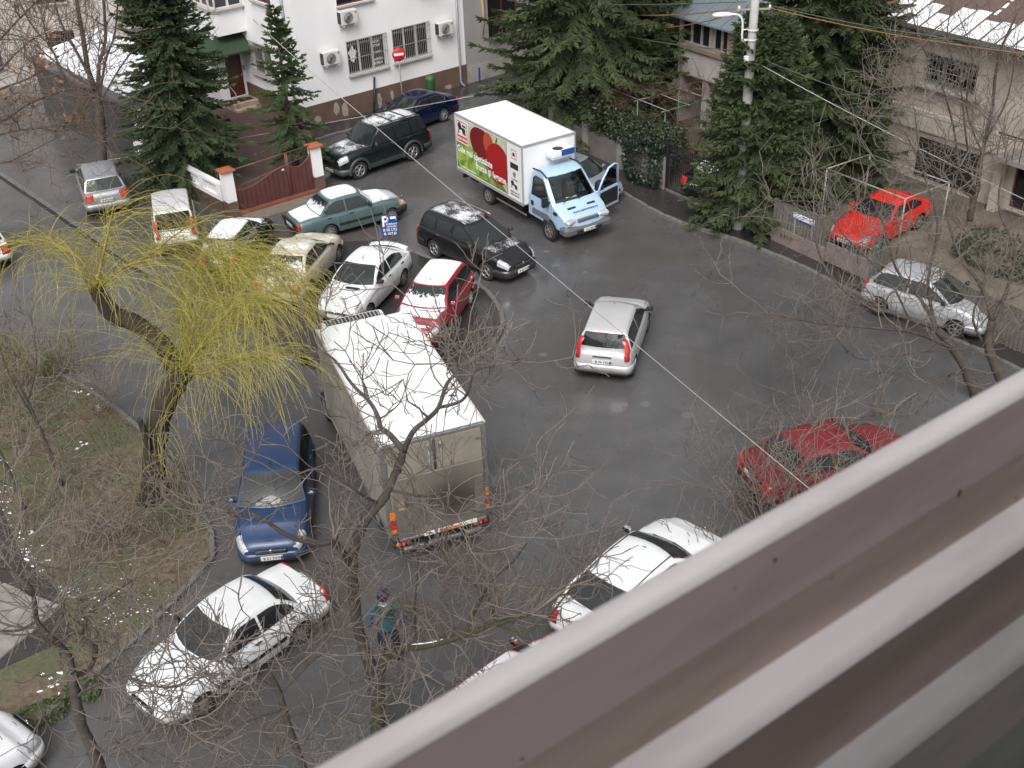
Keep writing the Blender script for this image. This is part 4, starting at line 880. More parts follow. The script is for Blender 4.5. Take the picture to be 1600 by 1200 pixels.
    # chassis and wheels
    for s in (-1, 1):
        bx_('chassis_rail', (.9, s*.38, .66), (6.0, .08, .20), M_DARKST); add_wheel(t, 3.70, s*(hw-.05), .36, .20, '6', M_RIMD, s); add_wheel(t, -.38, s*(hy-.28), .35, .28, '6', M_RIMD, s)
        bx_('side_guard', (1.35, s*(hy-.10), .52), (2.0, .05, .09), M_ALU, .02)
    bx_('tank', (1.3, -.75, .62), (1.0, .4, .4), M_DARKST, .08); bx_('rear_bumper', (-hx+.06, 0, .55), (.10, 1.9, .14), M_DARKST); bx_('battery_box', (-1.6, -.7, .66), (.5, .35, .3), M_DARKST, .03)
    return t
delivery_truck()
# ------------------------------------------------------------------ buildings
def onplane(o, ang, px, py):
    a = Vector((math.cos(R(ang)), math.sin(R(ang)), 0)); n = Vector((-a.y, a.x, 0)); d = ray(px, py); c = Vector((0, 0, CAMH)); t = (Vector(o)-c).dot(n)/d.dot(n); w_ = c+d*t
    return (w_-Vector(o)).dot(a), w_.z
def wall(parent, name, W0, W1, H0, H1, holes, mt, M=None, th=.22, mi=0):
    """a wall face in the xz plane facing -y, with openings (u0,u1,z0,z1) and their reveals"""
    xs = sorted(set([W0, W1]+[v for h in holes for v in h[:2]])); zs = sorted(set([H0, H1]+[v for h in holes for v in h[2:]]))
    mb = MB()
    for a, b in zip(xs, xs[1:]):
        for c, d in zip(zs, zs[1:]):
            if any(h[0]-1e-6 <= a and b <= h[1]+1e-6 and h[2]-1e-6 <= c and d <= h[3]+1e-6 for h in holes): continue
            mb.quad((a, 0, c), (b, 0, c), (b, 0, d), (a, 0, d))
    for u0, u1, z0, z1 in holes:
        mb.quad((u0, 0, z0), (u0, th, z0), (u0, th, z1), (u0, 0, z1)); mb.quad((u1, 0, z0), (u1, 0, z1), (u1, th, z1), (u1, th, z0)); mb.quad((u0, 0, z0), (u1, 0, z0), (u1, th, z0), (u0, th, z0)); mb.quad((u0, 0, z1), (u0, th, z1), (u1, th, z1), (u1, 0, z1))
    o = mb.build(name, mt, parent, fix=False)
    if M is not None: o.matrix_local = M
    return o
M_WF = mat('white_window_frame', (.62, .61, .60), .5, var=.15); M_BF = mat('brown_window_frame', (.10, .035, .025), .5, var=.25); M_WIN = glassmat('window_glass', (.014, .015, .017), .05)
M_IRON = mat('pale_iron', (.32, .31, .29), .6, var=.3, scale=9); M_SILL = mat('stone_sill', (.42, .38, .36), .7, var=.2)
def window(parent, u0, u1, z0, z1, n=3, fm=None, y=.10, f=.055, sill=True, M=None, rows=1, gl=None):
    fm = fm or M_WF; mb = MB(); w_, h_ = u1-u0, z1-z0
    mb.box(((u0+u1)/2, y, z0+f/2), (w_, .06, f)).box(((u0+u1)/2, y, z1-f/2), (w_, .06, f))
    for k in range(n+1):
        x = min(max(u0+w_*k/n, u0+f/2), u1-f/2); mb.box((x, y-.004, (z0+z1)/2), (f if k in (0, n) else f*1.5, .06, h_-2*f))
    for r in range(1, rows): mb.box(((u0+u1)/2, y-.002, z0+h_*r/rows), (w_-2*f, .05, f*.8))
    o = mb.build('window', fm, parent)
    for k in range(n):
        a, b = u0+w_*k/n+.02, u0+w_*(k+1)/n-.02
        MB().box(((a+b)/2, y+.03, (z0+z1)/2), (b-a, .012, h_-.04)).build('pane', gl or M_WIN, o)
    if sill: MB().box(((u0+u1)/2, -.04, z0-.03), (w_+.12, .26, .05)).build('sill', M_SILL, o)
    if M is not None: o.matrix_local = M
    return o
def grille(parent, u0, u1, z0, z1, y=-.10, step=.105):
    mb = MB()
    for z in (z0, (z0+z1)/2, z1): mb.box(((u0+u1)/2, y, z), (u1-u0+.06, .022, .028))
    n = round((u1-u0)/step)
    for k in range(n+1): mb.box((lerp(u0, u1, k/n), y, (z0+z1)/2), (.014, .014, z1-z0+.04))
    for k in range(0, n):
        for zc in (z0+.16, z1-.16): mb.lathe([(.035, -.006), (.047, 0), (.035, .006)], 8, 'y', (lerp(u0, u1, (k+.5)/n), y, zc))
    for u in (u0, u1):
        for z in (z0, z1): mb.box((u, y/2, z), (.02, abs(y), .02))
    o = mb.build('window_grille', M_IRON, parent); o['kind'] = 'stuff'; return o
M_HW = mat('white_render', (.80, .79, .80), .8, var=.07, scale=.5, bump=.06, bscale=20); M_PLI = mat('brown_plinth', (.135, .085, .060), .75, var=.25, scale=1.4, bump=.15); M_PATCH = mat('peeled_plaster', (.36, .31, .27), .85, var=.25, scale=6)
M_PIPE = mat('zinc_pipe', (.33, .34, .36), .45, .4, var=.2); M_CREAM = mat('cream_render', (.62, .58, .53), .85, var=.10, scale=.8)
h = thing('white_house', 'white rendered house with brown plinth behind the parked green off-roader', 'house', C0, HA)
top_holes = [(2.2, 4.05, 5.08, 6.6), (5.3, 7.1, 5.3, 6.7)]
wins = [(2.45, 4.53, 1.95, 3.48), (4.93, 6.97, 1.98, 3.53)]
wall(h, 'front_wall', 0, 9.08, 0, 8.2, wins+top_holes, M_HW)
SM = Matrix.Rotation(R(90), 4, 'Z') @ Matrix.Rotation(R(180), 4, 'Z')     # side wall: local x=0 plane facing -x; u runs towards the front
SM = Matrix(((0, 1, 0, 0), (-1, 0, 0, 0), (0, 0, 1, 0), (0, 0, 0, 1)))      # u -> -y, outward -y -> -x
wall(h, 'side_wall', -9.5, 0, 0, 8.2, [(-4.42, -2.62, 1.75, 3.2), (-3.6, -1.9, 5.2, 6.6)], M_HW, SM)
MB().box((4.54, 4.75, 8.25), (9.3, 9.7, .14)).build('flat_roof', M_CREAM, h); MB().add([(9.08, 0, 0), (9.08, 9.5, 0), (9.08, 9.5, 8.2), (9.08, 0, 8.2)], [(0, 1, 2, 3)]).build('end_wall', M_CREAM, h); MB().add([(0, 9.5, 0), (9.08, 9.5, 0), (9.08, 9.5, 8.2), (0, 9.5, 8.2)], [(0, 1, 2, 3)]).build('back_wall', M_CREAM, h)
pl = MB().box((4.53, -.012, .535), (9.1, .05, 1.07)).build('plinth', M_PLI, h); MB().box((-.012, 2.70, .535), (.05, 5.4, 1.07)).build('plinth', M_PLI, h)
for u, z, rx, rz_ in ((.55, .42, .18, .16), (1.55, .62, .16, .30), (2.0, .50, .20, .34), (3.9, .50, .12, .42), (4.62, .58, .10, .28), (5.2, .35, .12, .25), (.15, .25, .14, .2), (7.9, .22, .25, .12)):
    pts = [(u+rx*math.cos(a)*random.uniform(.7, 1.15), -.0395, max(.03, z+rz_*math.sin(a)*random.uniform(.7, 1.15))) for a in [2*math.pi*i/13 for i in range(13)]]; MB().add(pts, [tuple(range(13))]).build('bare_patch', M_PATCH, pl, fix=False)
for k, (u0, u1, z0, z1) in enumerate(wins):
    wd = window(h, u0, u1, z0, z1, 3, M_WF); grille(wd, u0-.02, u1+.02, z0-.02, z1+.02)
    if k == 0:
        pts = [(3.0+.19*math.cos(a)*(1+.25*math.sin(5*a)), .118, 2.85+.33*math.sin(a)*(1+.2*math.cos(4*a))) for a in [2*math.pi*i/22 for i in range(22)]]; MB().add([(p[0]-.2, p[1], p[2]) for p in pts], [tuple(range(22))]).build('white_sticker', M_WHITE, wd, fix=False)
        bxp(wd, 'poster', (4.10, .122, 2.70), (.52, .008, 1.30), M_INK)
        for z_, s_ in ((3.16, 'NON'), (2.98, 'STOP'), (2.68, 'SE VINDE'), (2.36, 'CAMERA'), (2.18, 'MOBILA')): text('poster_lettering', s_, .16 if len(s_) < 7 else .105, M_WHITE, wd, frame((4.10, .112, z_), (1, 0, 0), (0, 0, 1)), .001)
for u0, u1, z0, z1 in top_holes: window(h, u0, u1, z0, z1, 2, M_BF)
sw = window(h, -4.42, -2.62, 1.75, 3.2, 2, M_WF, M=SM); gr_ = grille(sw, -4.44, -2.60, 1.73, 3.22)
window(h, -3.6, -1.9, 5.2, 6.6, 2, M_BF, M=SM)
MB().path([(8.64, -.09, 8.1), (8.64, -.09, .35), (8.66, -.14, .22), (8.72, -.34, .12)], .055, 8).build('drainpipe', M_PIPE, h); MB().path([(-.09, .75, 8.1), (-.09, .75, 3.2), (-.09, .75, .2)], .06, 8).build('drainpipe', M_PIPE, h)
# entrance recess: door wall, canopy, bay
DW = Matrix.Translation((0, 5.45, 0))
wall(h, 'door_wall', -1.4, 0, 0, 3.6, [(-.95, -.12, .46, 2.5)], M_HW, DW)
dr = bxp(h, 'front_door', (-.535, 5.53, 1.48), (.83, .06, 2.04), mat('brown_door', (.085, .022, .016), .4, var=.2, scale=2), .01); bxp(dr, 'door_knob', (.32, -.05, -.05), (.05, .05, .12), M_CHROME, .01); bxp(dr, 'door_inset', (0, -.035, .2), (.55, .012, 1.2), M_BF)
MB().lathe([(.001, -.06), (.12, -.05), (.14, 0)], 14, 'y', (-.62, 5.42, 2.66)).build('wall_lamp', mat('lamp_glass', (.55, .48, .45), .4), h); bxp(h, 'intercom', (.0-.06, 5.43, 1.75), (.08, .03, .24), M_IRON)
st = bxp(h, 'door_step', (-.5, 4.95, .22), (1.7, 1.0, .44), mat('step_stone', (.40, .30, .24), .8, var=.2), .02); bxp(st, 'lower_step', (0, -.62, -.11), (1.7, .3, .22), MATS['step_stone'], .01); bxp(st, 'door_mat', (.0, -.1, .228), (.70, .42, .016), M_BLACK)
for x_ in (-1.15, .05):
    MB().path([(x_, 4.42, .05), (x_, 4.42, .95), (x_, 5.35, 1.35)], .022, 6).build('handrail', M_IRON, h)
cn = MB(); gm_ = mat('green_shingle', (.012, .045, .020), .7, var=.5, scale=4, col2=(.028, .040, .022)); e0, e1, r0_, r1_ = (-1.75, 4.25, 2.86), (.55, 4.25, 2.86), (-1.1, 5.44, 3.62), (-.02, 5.44, 3.62)
cn.add([e0, e1, r1_, r0_], [(0, 1, 2, 3)]).add([e0, r0_, (-1.1, 6.2, 3.62), (-2.6, 5.44, 2.86)], [(0, 1, 2, 3)]).add([e1, (-.02, 5.44, 2.86), r1_], [(0, 1, 2)]).add([(p[0], p[1], p[2]-.08) for p in (e0, e1, (-.02, 5.44, 2.86), (-2.6, 5.44, 2.86))], [(0, 1, 2, 3)]).add([e0, e1, (e1[0], e1[1], 2.78), (e0[0], e0[1], 2.78)], [(0, 1, 2, 3)]).build('canopy', gm_, h)
bay = MB(); bp_ = [(-1.45, 9.4), (-1.45, 4.6), (.0, 4.6)]
for a, b in zip(bp_[:2], bp_[1:3]): bay.quad((*a, 3.62), (*b, 3.62), (*b, 4.75), (*a, 4.75))
bay.quad((-1.45, 4.6, 3.62), (0, 4.6, 3.62), (0, 9.4, 3.62), (-1.45, 9.4, 3.62)); bay.build('bay', M_HW, h)
for (a, b, n_) in ((bp_[0], bp_[1], 7), (bp_[1], bp_[2], 2)):
    d_ = Vector((b[0]-a[0], b[1]-a[1], 0)); Mx = Matrix.Translation((a[0], a[1], 0)) @ Matrix.Rotation(math.atan2(d_.y, d_.x), 4, 'Z'); window(h, .03, d_.length-.03, 4.80, 6.5, n_, M_WF, y=.08, M=Mx, f=.07)
bxp(h, 'upper_wall', (-.72, 7.0, 7.35), (1.5, 4.85, 1.7), M_HW)
MB().add([(-1.4, 5.45, 0), (-1.4, 9.4, 0), (-1.4, 9.4, 3.7), (-1.4, 5.45, 3.7)], [(0, 1, 2, 3)]).build('left_wall', M_HW, h)
# air conditioners
M_ACW = mat('aircon_white', (.60, .60, .58), .5, var=.1)
ac = thing('air_conditioner', '', 'air conditioner', hp(0, 0), HA, 'air conditioners on the white house')
bxp(ac, 'casing', (0, -.22, 0), (.86, .34, .62), M_ACW, .03)
MB().lathe([(.24, -.005), (.245, 0), (.20, .004), (.06, .006), (.001, .008)], 22, 'y', (-.06, -.40, -.01)).build('fan_guard', mat('fan_dark', (.10, .10, .10), .5, var=.2), ac)
for r in (.10, .16, .22): MB().lathe([(r, -.006), (r+.012, 0), (r, .006)], 20, 'y', (-.06, -.407, -.01)).build('guard_ring', M_ACW, ac)
MB().lathe([(.001, 0), (.04, 0), (.045, .006)], 12, 'y', (.33, -.398, .18)).build('round_badge', mat('badge_red', (.5, .02, .06), .5, var=0), ac); bxp(ac, 'intake_slats', (-.435, -.22, 0), (.012, .28, .5), M_BLACK)
for s in (-.3, .3): bxp(ac, 'bracket', (s, -.2, -.35), (.04, .40, .05), M_ACW); bxp(ac, 'bracket_post', (s, -.025, -.45), (.04, .03, .25), M_ACW)
spots = [((1.45, 3.05), 'air conditioner nearest the corner, left of the grilled shop window'), ((2.55, 4.62), 'air conditioner below the upper brown window of the white house'), ((7.76, 3.12), 'air conditioner beside the drainpipe of the white house'), ((6.85, 5.35), 'air conditioner highest on the wall behind the concrete pole')]
for i, ((u, z), lb) in enumerate(spots):
    o = ac if i == 0 else copy_tree(ac); p = hp(u, 0, z); o.location = p; o['label'] = lb
# neighbour with a grey wall
M_GREY = mat('grey_render', (.33, .315, .31), .85, var=.25, scale=.7, bump=.15); nh = thing('grey_house', 'grey rendered house with brown window next to the white house', 'house', hp(9.1, 0), HA)
u0, z0 = onplane(C0, 38.3, 764, 62); u1, z1 = onplane(C0, 38.3, 800, -6)
hz = [(u0-9.1, u1-9.1+.3, z0, z0+2.0), (u0-9.1+3.6, u0-9.1+5.2, z0, z0+2.0)]
wall(nh, 'front_wall', 0, 14, 0, 8, hz, M_GREY); MB().box((7, 4, 8.05), (14.2, 8.2, .14)).build('roof', M_CREAM, nh); MB().add([(14, 0, 0), (14, 8, 0), (14, 8, 8), (14, 0, 8)], [(0, 1, 2, 3)]).build('end_wall', M_GREY, nh)
for a in hz: window(nh, *a, 2, M_BF, rows=2)
bxp(nh, 'plinth', (7, -.01, .45), (14, .04, .9), mat('stained_plinth', (.36, .34, .32), .85, var=.35, scale=1.5)); 
MB().path([(u0-9.1-.35, -.05, 6), (u0-9.1-.35, -.05, 4.2), (u0-9.1-.30, -.05, 3.2), (u0-9.1-.42, -.05, 2.3)], [.12, .10, .06, .03], 6).build('plaster_stain', mat('ochre_stain', (.52, .40, .22), .8, var=.2), nh)
# --- yard, gate and low wall
g1, g2 = Vector((-10.25, 40.67, 0)), Vector((-7.43, 42.78, 0)); GA = math.atan2(g2.y-g1.y, g2.x-g1.x)
def brick_paving():
    m = bpy.data.materials.new('red_brick_paving'); m.use_nodes = True; t = m.node_tree; b = t.nodes['Principled BSDF']; tc = nd(t, 'ShaderNodeTexCoord')
    br = nd(t, 'ShaderNodeTexBrick'); br.inputs['Scale'].default_value = 4.0; br.inputs['Color1'].default_value = (.115, .060, .050, 1); br.inputs['Color2'].default_value = (.085, .048, .042, 1); br.inputs['Mortar'].default_value = (.035, .028, .026, 1); br.inputs['Mortar Size'].default_value = .03
    mp = nd(t, 'ShaderNodeMapping'); mp.inputs['Rotation'].default_value = (0, 0, HA); t.links.new(tc.outputs['Object'], mp.inputs[0]); t.links.new(mp.outputs[0], br.inputs['Vector'])
    n = noise(t, tc.outputs['Object'], .8, 5); t.links.new(mixc(t, ramp(t, n, .4, .7, 0, .45), br.outputs['Color'], (.10, .075, .065)), b.inputs['Base Color']); b.inputs['Roughness'].default_value = .65; return m
yard = [g1+HX*-.3, g2+HX*.3, hp(.1, .1), hp(.1, 5.5), hp(-1.5, 9.5), hp(-4, 9.5), Vector((-18.5, 53, 0)), Vector((-15.2, 46.0, 0)), Vector((-10.75, 40.75, 0))]
mb = MB(); mb.prism([(p.x, p.y) for p in yard], -.05, .11); struct('brick_yard', mb, brick_paving(), 'red-brown paved yard between the gate and the white house')
apron = [g1+HX*.0-HY*.02, g2-HY*.02, g2-HY*1.0+HX*.2, g1-HY*1.1+HX*.1]; mb = MB(); mb.prism([(p.x, p.y) for p in apron], -.05, .05); struct('gate_apron', mb, mat('apron_concrete', (.19, .155, .125), .8, var=.35, scale=1.5), 'worn concrete apron in front of the brown gate')
mb = MB(); mb.prism([(p.x, p.y) for p in (g1+HY*.12, g2+HY*.12, g2-HY*.28, g1-HY*.28)], -.05, .115); struct('gate_threshold', mb, mat('red_threshold', (.20, .065, .045), .7, var=.3), 'red painted threshold under the brown gate')
gt = thing('metal_gate', 'brown sheet-metal gate with curved top between two white pillars', 'gate', g1, GA)
M_GB = mat('gate_brown', (.105, .040, .036), .5, var=.2, scale=3); M_GBP = mat('gate_brown_bar', (.17, .060, .045), .5, var=.2)
def ztop_(u):
    if u < 2.32: q = u/2.32; return lerp(.92, 1.36, (1-math.cos(math.pi*min(1, max(0, q*1.12-.12))))/2) - .10*math.sin(math.pi*q)**2*(1-q)
    q = (u-2.32)/1.0; return 1.36-.24*math.sin(math.pi*min(1, q))+.12*q
us = [.08+i*.2 for i in range(12)]+[2.36+i*.19 for i in range(6)]
for u in us:
    wv = .185 if u < 2.3 else .18; a, b = u, min(u+wv, 3.36); K = [lerp(a, b, i/3) for i in range(4)]
    rows = [[Vector((x, y, .14)) for x in K]+[Vector((x, y, ztop_(x))) for x in reversed(K)] for y in (-.018, .018)]
    n_ = 8; MB().add(rows[0]+rows[1], [tuple(range(7, -1, -1)), tuple(range(8, 16))]+[(i, (i+1) % 8, 8+(i+1) % 8, 8+i) for i in range(8)]).build('gate_plank', M_GB, gt)
MB().path([(u, 0, ztop_(u)+.015) for u in [.08+i*.093 for i in range(25)]], .022, 6).build('curved_rail', M_GBP, gt); MB().path([(u, 0, ztop_(u)+.015) for u in [2.36+i*.066 for i in range(16)]], .022, 6).build('curved_rail', M_GBP, gt)
MB().path([(.05, 0, 1.78), (3.38, 0, 1.90)], .024, 6).build('top_rail', M_GBP, gt); MB().path([(.05, 0, 1.06), (2.3, 0, 1.40), (3.38, 0, 1.55)], .016, 5).build('middle_rail', M_GBP, gt)
for u in (.06, 2.30, 2.36, 3.36): MB().path([(u, 0, .12), (u, 0, 1.86 if u > .1 else 1.78)], .024, 6).build('gate_post', M_GBP, gt)
bxp(gt, 'letter_plate', (2.12, -.03, 1.25), (.10, .02, .06), M_PL)
M_CAP = mat('terracotta_cap', (.36, .105, .045), .7, var=.2, scale=5)
for i, (u, lb) in enumerate(((-.2, 'white gate pillar with terracotta cap, left of the brown gate'), (3.58, 'white gate pillar with terracotta cap, right of the brown gate by the off-roader'))):
    p = g1+Vector((math.cos(GA), math.sin(GA), 0))*u; t = thing('gate_pillar', lb, 'pillar', p, GA, 'white gate pillars')
    bxp(t, 'base', (0, 0, .31), (.40, .40, .62), M_PLI); bxp(t, 'shaft', (0, 0, 1.22), (.38, .38, 1.22), M_HW)
    c_ = .29; MB().add([(-c_, -c_, 1.83), (c_, -c_, 1.83), (c_, c_, 1.83), (-c_, c_, 1.83), (-c_, -c_, 1.88), (c_, -c_, 1.88), (c_, c_, 1.88), (-c_, c_, 1.88), (0, 0, 1.97)], [(0, 1, 5, 4), (1, 2, 6, 5), (2, 3, 7, 6), (3, 0, 4, 7), (4, 5, 8), (5, 6, 8), (6, 7, 8), (7, 4, 8), (3, 2, 1, 0)]).build('cap', M_CAP, t)
F0, F1 = Vector((-10.70, 40.85, 0)), Vector((-15.4, 46.25, 0)); FA = math.atan2(F0.y-F1.y, F0.x-F1.x); FL = (F1-F0).length
lw = thing('low_wall', 'white balustrade wall with brown base along the left lane', 'wall', F1, FA)
bxp(lw, 'base', (FL/2, 0, .25), (FL, .26, .50), M_PLI); bxp(lw, 'lower_course', (FL/2, 0, .58), (FL, .20, .16), M_HW); bxp(lw, 'coping', (FL/2, 0, 1.13), (FL, .24, .10), M_HW)
n_ = 5
for k in range(n_+1): bxp(lw, 'post', (lerp(.15, FL-.15, k/n_), 0, .88), (.32, .24, .48), M_HW)
bal = MB().lathe([(.055, -.21), (.055, -.17), (.03, -.10), (.052, 0), (.03, .12), (.055, .17), (.055, .21)], 8).mesh('baluster', M_HW)
for k in range(n_):
    a, b = lerp(.15, FL-.15, k/n_)+.22, lerp(.15, FL-.15, (k+1)/n_)-.22
    for j in range(6): link('baluster', bal, lw, (lerp(a, b, (j+.5)/6), 0, .87))
# --- shed with snow roof and the houses behind it
M_SHED = mat('dark_shed_wall', (.060, .056, .054), .85, var=.3, scale=1.2, bump=.1); M_SNOWR = mat('thin_snow_on_roof', (.80, .82, .86), .7, col2=(.34, .33, .34), scale=1.6, detail=8, mid=.36, wid=.22, bump=.3)
sd_ = Vector((math.cos(FA+math.pi), math.sin(FA+math.pi), 0)); sb = HY.copy()
sh = thing('shed', 'long dark shed with a thin layer of snow on its roof', 'shed', F1, FA+math.pi)
SL, SDp = 9.5, 3.4
S = -1
def sp3(u, v, z): return Vector((u, S*v, z))
bxp(sh, 'front_wall', (SL/2, 0, 1.35), (SL, .18, 2.70), M_SHED); bxp(sh, 'end_wall', (.09, S*SDp/2, 1.4), (.18, SDp-.2, 2.8), M_HW); bxp(sh, 'back_wall', (SL/2, S*SDp, 1.7), (SL, .18, 3.3), M_SHED); bxp(sh, 'far_end_wall', (SL-.09, S*SDp/2, 1.4), (.16, SDp-.2, 2.6), M_SHED)
mb = MB(); mb.add([sp3(-.2, -.25, 2.78), sp3(SL+.2, -.25, 2.78), sp3(SL+.2, SDp+.1, 3.42), sp3(-.2, SDp+.1, 3.42), sp3(-.2, -.25, 2.66), sp3(SL+.2, -.25, 2.66), sp3(SL+.2, SDp+.1, 3.30), sp3(-.2, SDp+.1, 3.30)], [(0, 1, 2, 3), (7, 6, 5, 4), (0, 4, 5, 1), (1, 5, 6, 2), (2, 6, 7, 3), (3, 7, 4, 0)]); rf = mb.build('roof', mat('shed_roof_grey', (.12, .115, .12), .6, var=.25), sh)
k_ = 13
for i in range(k_):
    u0, u1 = lerp(-.15, SL+.15, i/k_)+.02, lerp(-.15, SL+.15, (i+1)/k_)-.015; z_ = lambda v: 2.795+(v+.25)/(SDp+.35)*.64+.012
    cols = [[sp3(lerp(u0, u1, a), v+random.uniform(-.06, .06), z_(v)+random.uniform(0, .02)) for a in (0, .5, 1)] for v in [lerp(.15, SDp, q/8) for q in range(9)]]
    MB().grid(cols).build('snow_strip', M_SNOWR, rf, fix=False)
def plainhouse(name, label, o, ang, W_, D_, H_, mt, holes, fm, roofh=1.6, rm=None):
    t = thing(name, label, 'house', o, R(ang)); wall(t, 'front_wall', 0, W_, 0, H_, holes, mt)
    for a in holes: window(t, *a, 2, fm)
    MB().add([(0, 0, 0), (0, D_, 0), (0, D_, H_), (0, 0, H_)], [(0, 1, 2, 3)]).add([(W_, 0, 0), (W_, D_, 0), (W_, D_, H_), (W_, 0, H_)], [(0, 1, 2, 3)]).add([(0, D_, 0), (W_, D_, 0), (W_, D_, H_), (0, D_, H_)], [(0, 1, 2, 3)]).build('outer_wall', mt, t)
    e = .4; rf = MB().add([(-e, -e, H_-.1), (W_+e, -e, H_-.1), (W_+e, D_+e, H_-.1), (-e, D_+e, H_-.1), (W_*.25, D_/2, H_+roofh), (W_*.75, D_/2, H_+roofh)], [(0, 1, 5, 4), (1, 2, 5), (2, 3, 4, 5), (3, 0, 4), (3, 2, 1, 0)]).build('roof', rm or mat('dark_tile_roof', (.09, .06, .05), .8, var=.3, scale=3), t); return t
M_PALE = mat('pale_render', (.56, .52, .49), .85, var=.18, scale=.9)
b0 = F1+sd_*(-.5)+sb*8.0
plainhouse('pale_house', 'pale house with brown windows behind the snowy shed', F1+Vector((-3.5, 9.8, 0)), 38.3-8, 9, 7, 6.2, M_PALE, [(1.0, 2.3, 3.2, 4.9), (3.6, 4.6, 3.4, 5.0), (6.0, 7.2, 3.2, 4.9), (1.2, 2.2, .9, 2.2)], M_BF)
plainhouse('stained_house', 'tall stained house with brown windows at the far upper left', Vector((-31, 57, 0)), 14, 12, 7, 6.8, mat('stained_render', (.46, .42, .39), .85, var=.3, scale=.8), [(1.2, 2.6, 1.0, 2.5), (4.5, 5.9, 1.0, 2.5), (8.2, 9.6, 1.0, 2.5), (1.2, 2.6, 3.9, 5.4), (4.5, 5.9, 3.9, 5.4), (8.2, 9.6, 3.9, 5.4)], M_BF, 2.2)
plainhouse('far_house', 'distant pale house glimpsed through the branches at the upper left', Vector((-44, 76, 0)), 8, 22, 8, 7.5, M_PALE, [(2, 3.4, 1.4, 3), (6, 7.4, 1.4, 3), (10, 11.4, 1.4, 3), (14, 15.4, 1.4, 3), (2, 3.4, 4.6, 6.2), (6, 7.4, 4.6, 6.2), (10, 11.4, 4.6, 6.2), (14, 15.4, 4.6, 6.2)], M_WF, 2.5)
plainhouse('back_house', 'house with tiled roof far behind the big spruces', Vector((6, 70, 0)), -10, 22, 9, 6, M_PALE, [(2, 3.4, 1.4, 3), (6, 7.4, 1.4, 3), (10, 11.4, 1.4, 3), (14, 15.4, 1.4, 3), (18, 19.4, 1.4, 3)], M_BF, 3)
# --- house with the glazed veranda
VO, VA = Vector((8.67, 47.5, .12)), -56.0
M_VER = mat('aged_lilac_render', (.48, .425, .40), .85, var=.28, scale=.8, bump=.1); M_ZINC = mat('blue_grey_zinc', (.21, .255, .275), .5, .25, var=.15, scale=1.2)
v = thing('veranda_house', 'old house with a glazed upper veranda on concrete columns', 'house', VO, R(VA))
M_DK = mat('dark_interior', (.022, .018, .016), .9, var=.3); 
bxp(v, 'balcony_front', (1.75, .05, 2.75), (6.7, .16, 1.05), M_VER); bxp(v, 'balcony_slab', (1.75, 1.1, 2.24), (6.6, 2.2, .14), M_CONC); bxp(v, 'window_ledge', (1.75, .02, 3.42), (6.8, .34, .22), mat('ledge_brown', (.24, .19, .155), .8, var=.3), .02)
for u in (-.05, 1.5, 3.1, 4.6): bxp(v, 'column', (u, .25, 1.08), (.34, .34, 2.16), mat('column_concrete', (.42, .385, .365), .85, var=.25, scale=1.5, bump=.2), .02)
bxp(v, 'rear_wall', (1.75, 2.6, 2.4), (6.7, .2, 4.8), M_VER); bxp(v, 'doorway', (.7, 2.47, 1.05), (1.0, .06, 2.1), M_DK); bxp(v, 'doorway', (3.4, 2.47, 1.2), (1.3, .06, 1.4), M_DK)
wv = window(v, -1.55, 5.05, 3.55, 4.72, 11, mat('worn_frame', (.36, .33, .30), .7, var=.4, scale=6), y=.06, f=.06, sill=False)
for i, (u, mt_) in enumerate(((.25, M_GREY), (1.3, mat('ochre_curtain', (.30, .22, .14), .9)), (1.95, MATS['ochre_curtain']), (3.2, M_GREY))): bxp(wv, 'curtain', (u, .085, 4.1), (.38, .012, 1.0), mt_)
wn2 = window(v, 0, 2.4, 3.55, 4.72, 3, M_WF, y=.06, f=.06, sill=False, M=Matrix.Translation((5.1, .05, 0)) @ Matrix.Rotation(R(90), 4, 'Z'))
bxp(v, 'side_balcony', (5.1, 1.2, 2.95), (.16, 2.4, 1.25), M_VER); bxp(v, 'left_wall', (-1.6, 1.3, 2.4), (.16, 2.6, 4.8), M_VER)
rp = MB().add([(-1.9, -.35, 4.66), (5.5, -.35, 4.66), (5.5, 3.2, 6.2), (-1.9, 3.2, 6.2), (-1.9, -.35, 4.58), (5.5, -.35, 4.58), (5.5, 3.2, 6.12), (-1.9, 3.2, 6.12)], [(0, 1, 2, 3), (7, 6, 5, 4), (0, 4, 5, 1), (1, 5, 6, 2), (2, 6, 7, 3), (3, 7, 4, 0)]).build('roof', M_ZINC, v)
for k in range(11):
    u = -1.85+k*.73; MB().path([(u, -.35, 4.69), (u, 3.2, 6.23)], .022, 4).build('standing_seam', M_ZINC, rp)
bxp(v, 'main_block', (1.9, 7.2, 3.2), (7.4, 8.0, 6.4), M_VER)
# --- house on the right with the tin roof
WO, WA = Vector((16.1, 40.9, .12)), -56.0
M_BEIGE = mat('stained_beige_render', (.50, .44, .375), .85, var=.28, scale=.7, bump=.12); r = thing('tin_roof_house', 'beige house with a brown tin roof edged in snow at the upper right', 'house', WO, R(WA))
hol = [(-.70, 1.52, 3.72, 4.85), (3.9, 5.3, 3.3, 4.85), (3.7, 5.2, .2, 1.9)]
wall(r, 'front_wall', -2.35, 9, 0, 5.85, hol, M_BEIGE); wr_ = window(r, *hol[0], 3, mat('grey_frame', (.22, .22, .21), .7, var=.4), y=.14); grille(wr_, -.68, 1.50, 3.74, 4.83, -.03, .16); window(r, *hol[1], 2, M_BF); window(r, *hol[2], 2, M_BF)
bxp(r, 'stone_sill', (.40, -.10, 3.62), (2.9, .3, .09), M_CONC, .02); bxp(r, 'light_band', (.6, -.06, 2.35), (5.8, .12, .75), mat('pale_band', (.50, .455, .40), .8, var=.2)); bxp(r, 'balcony_slab', (6.2, -.6, 2.3), (5.4, 1.3, .16), M_CONC)
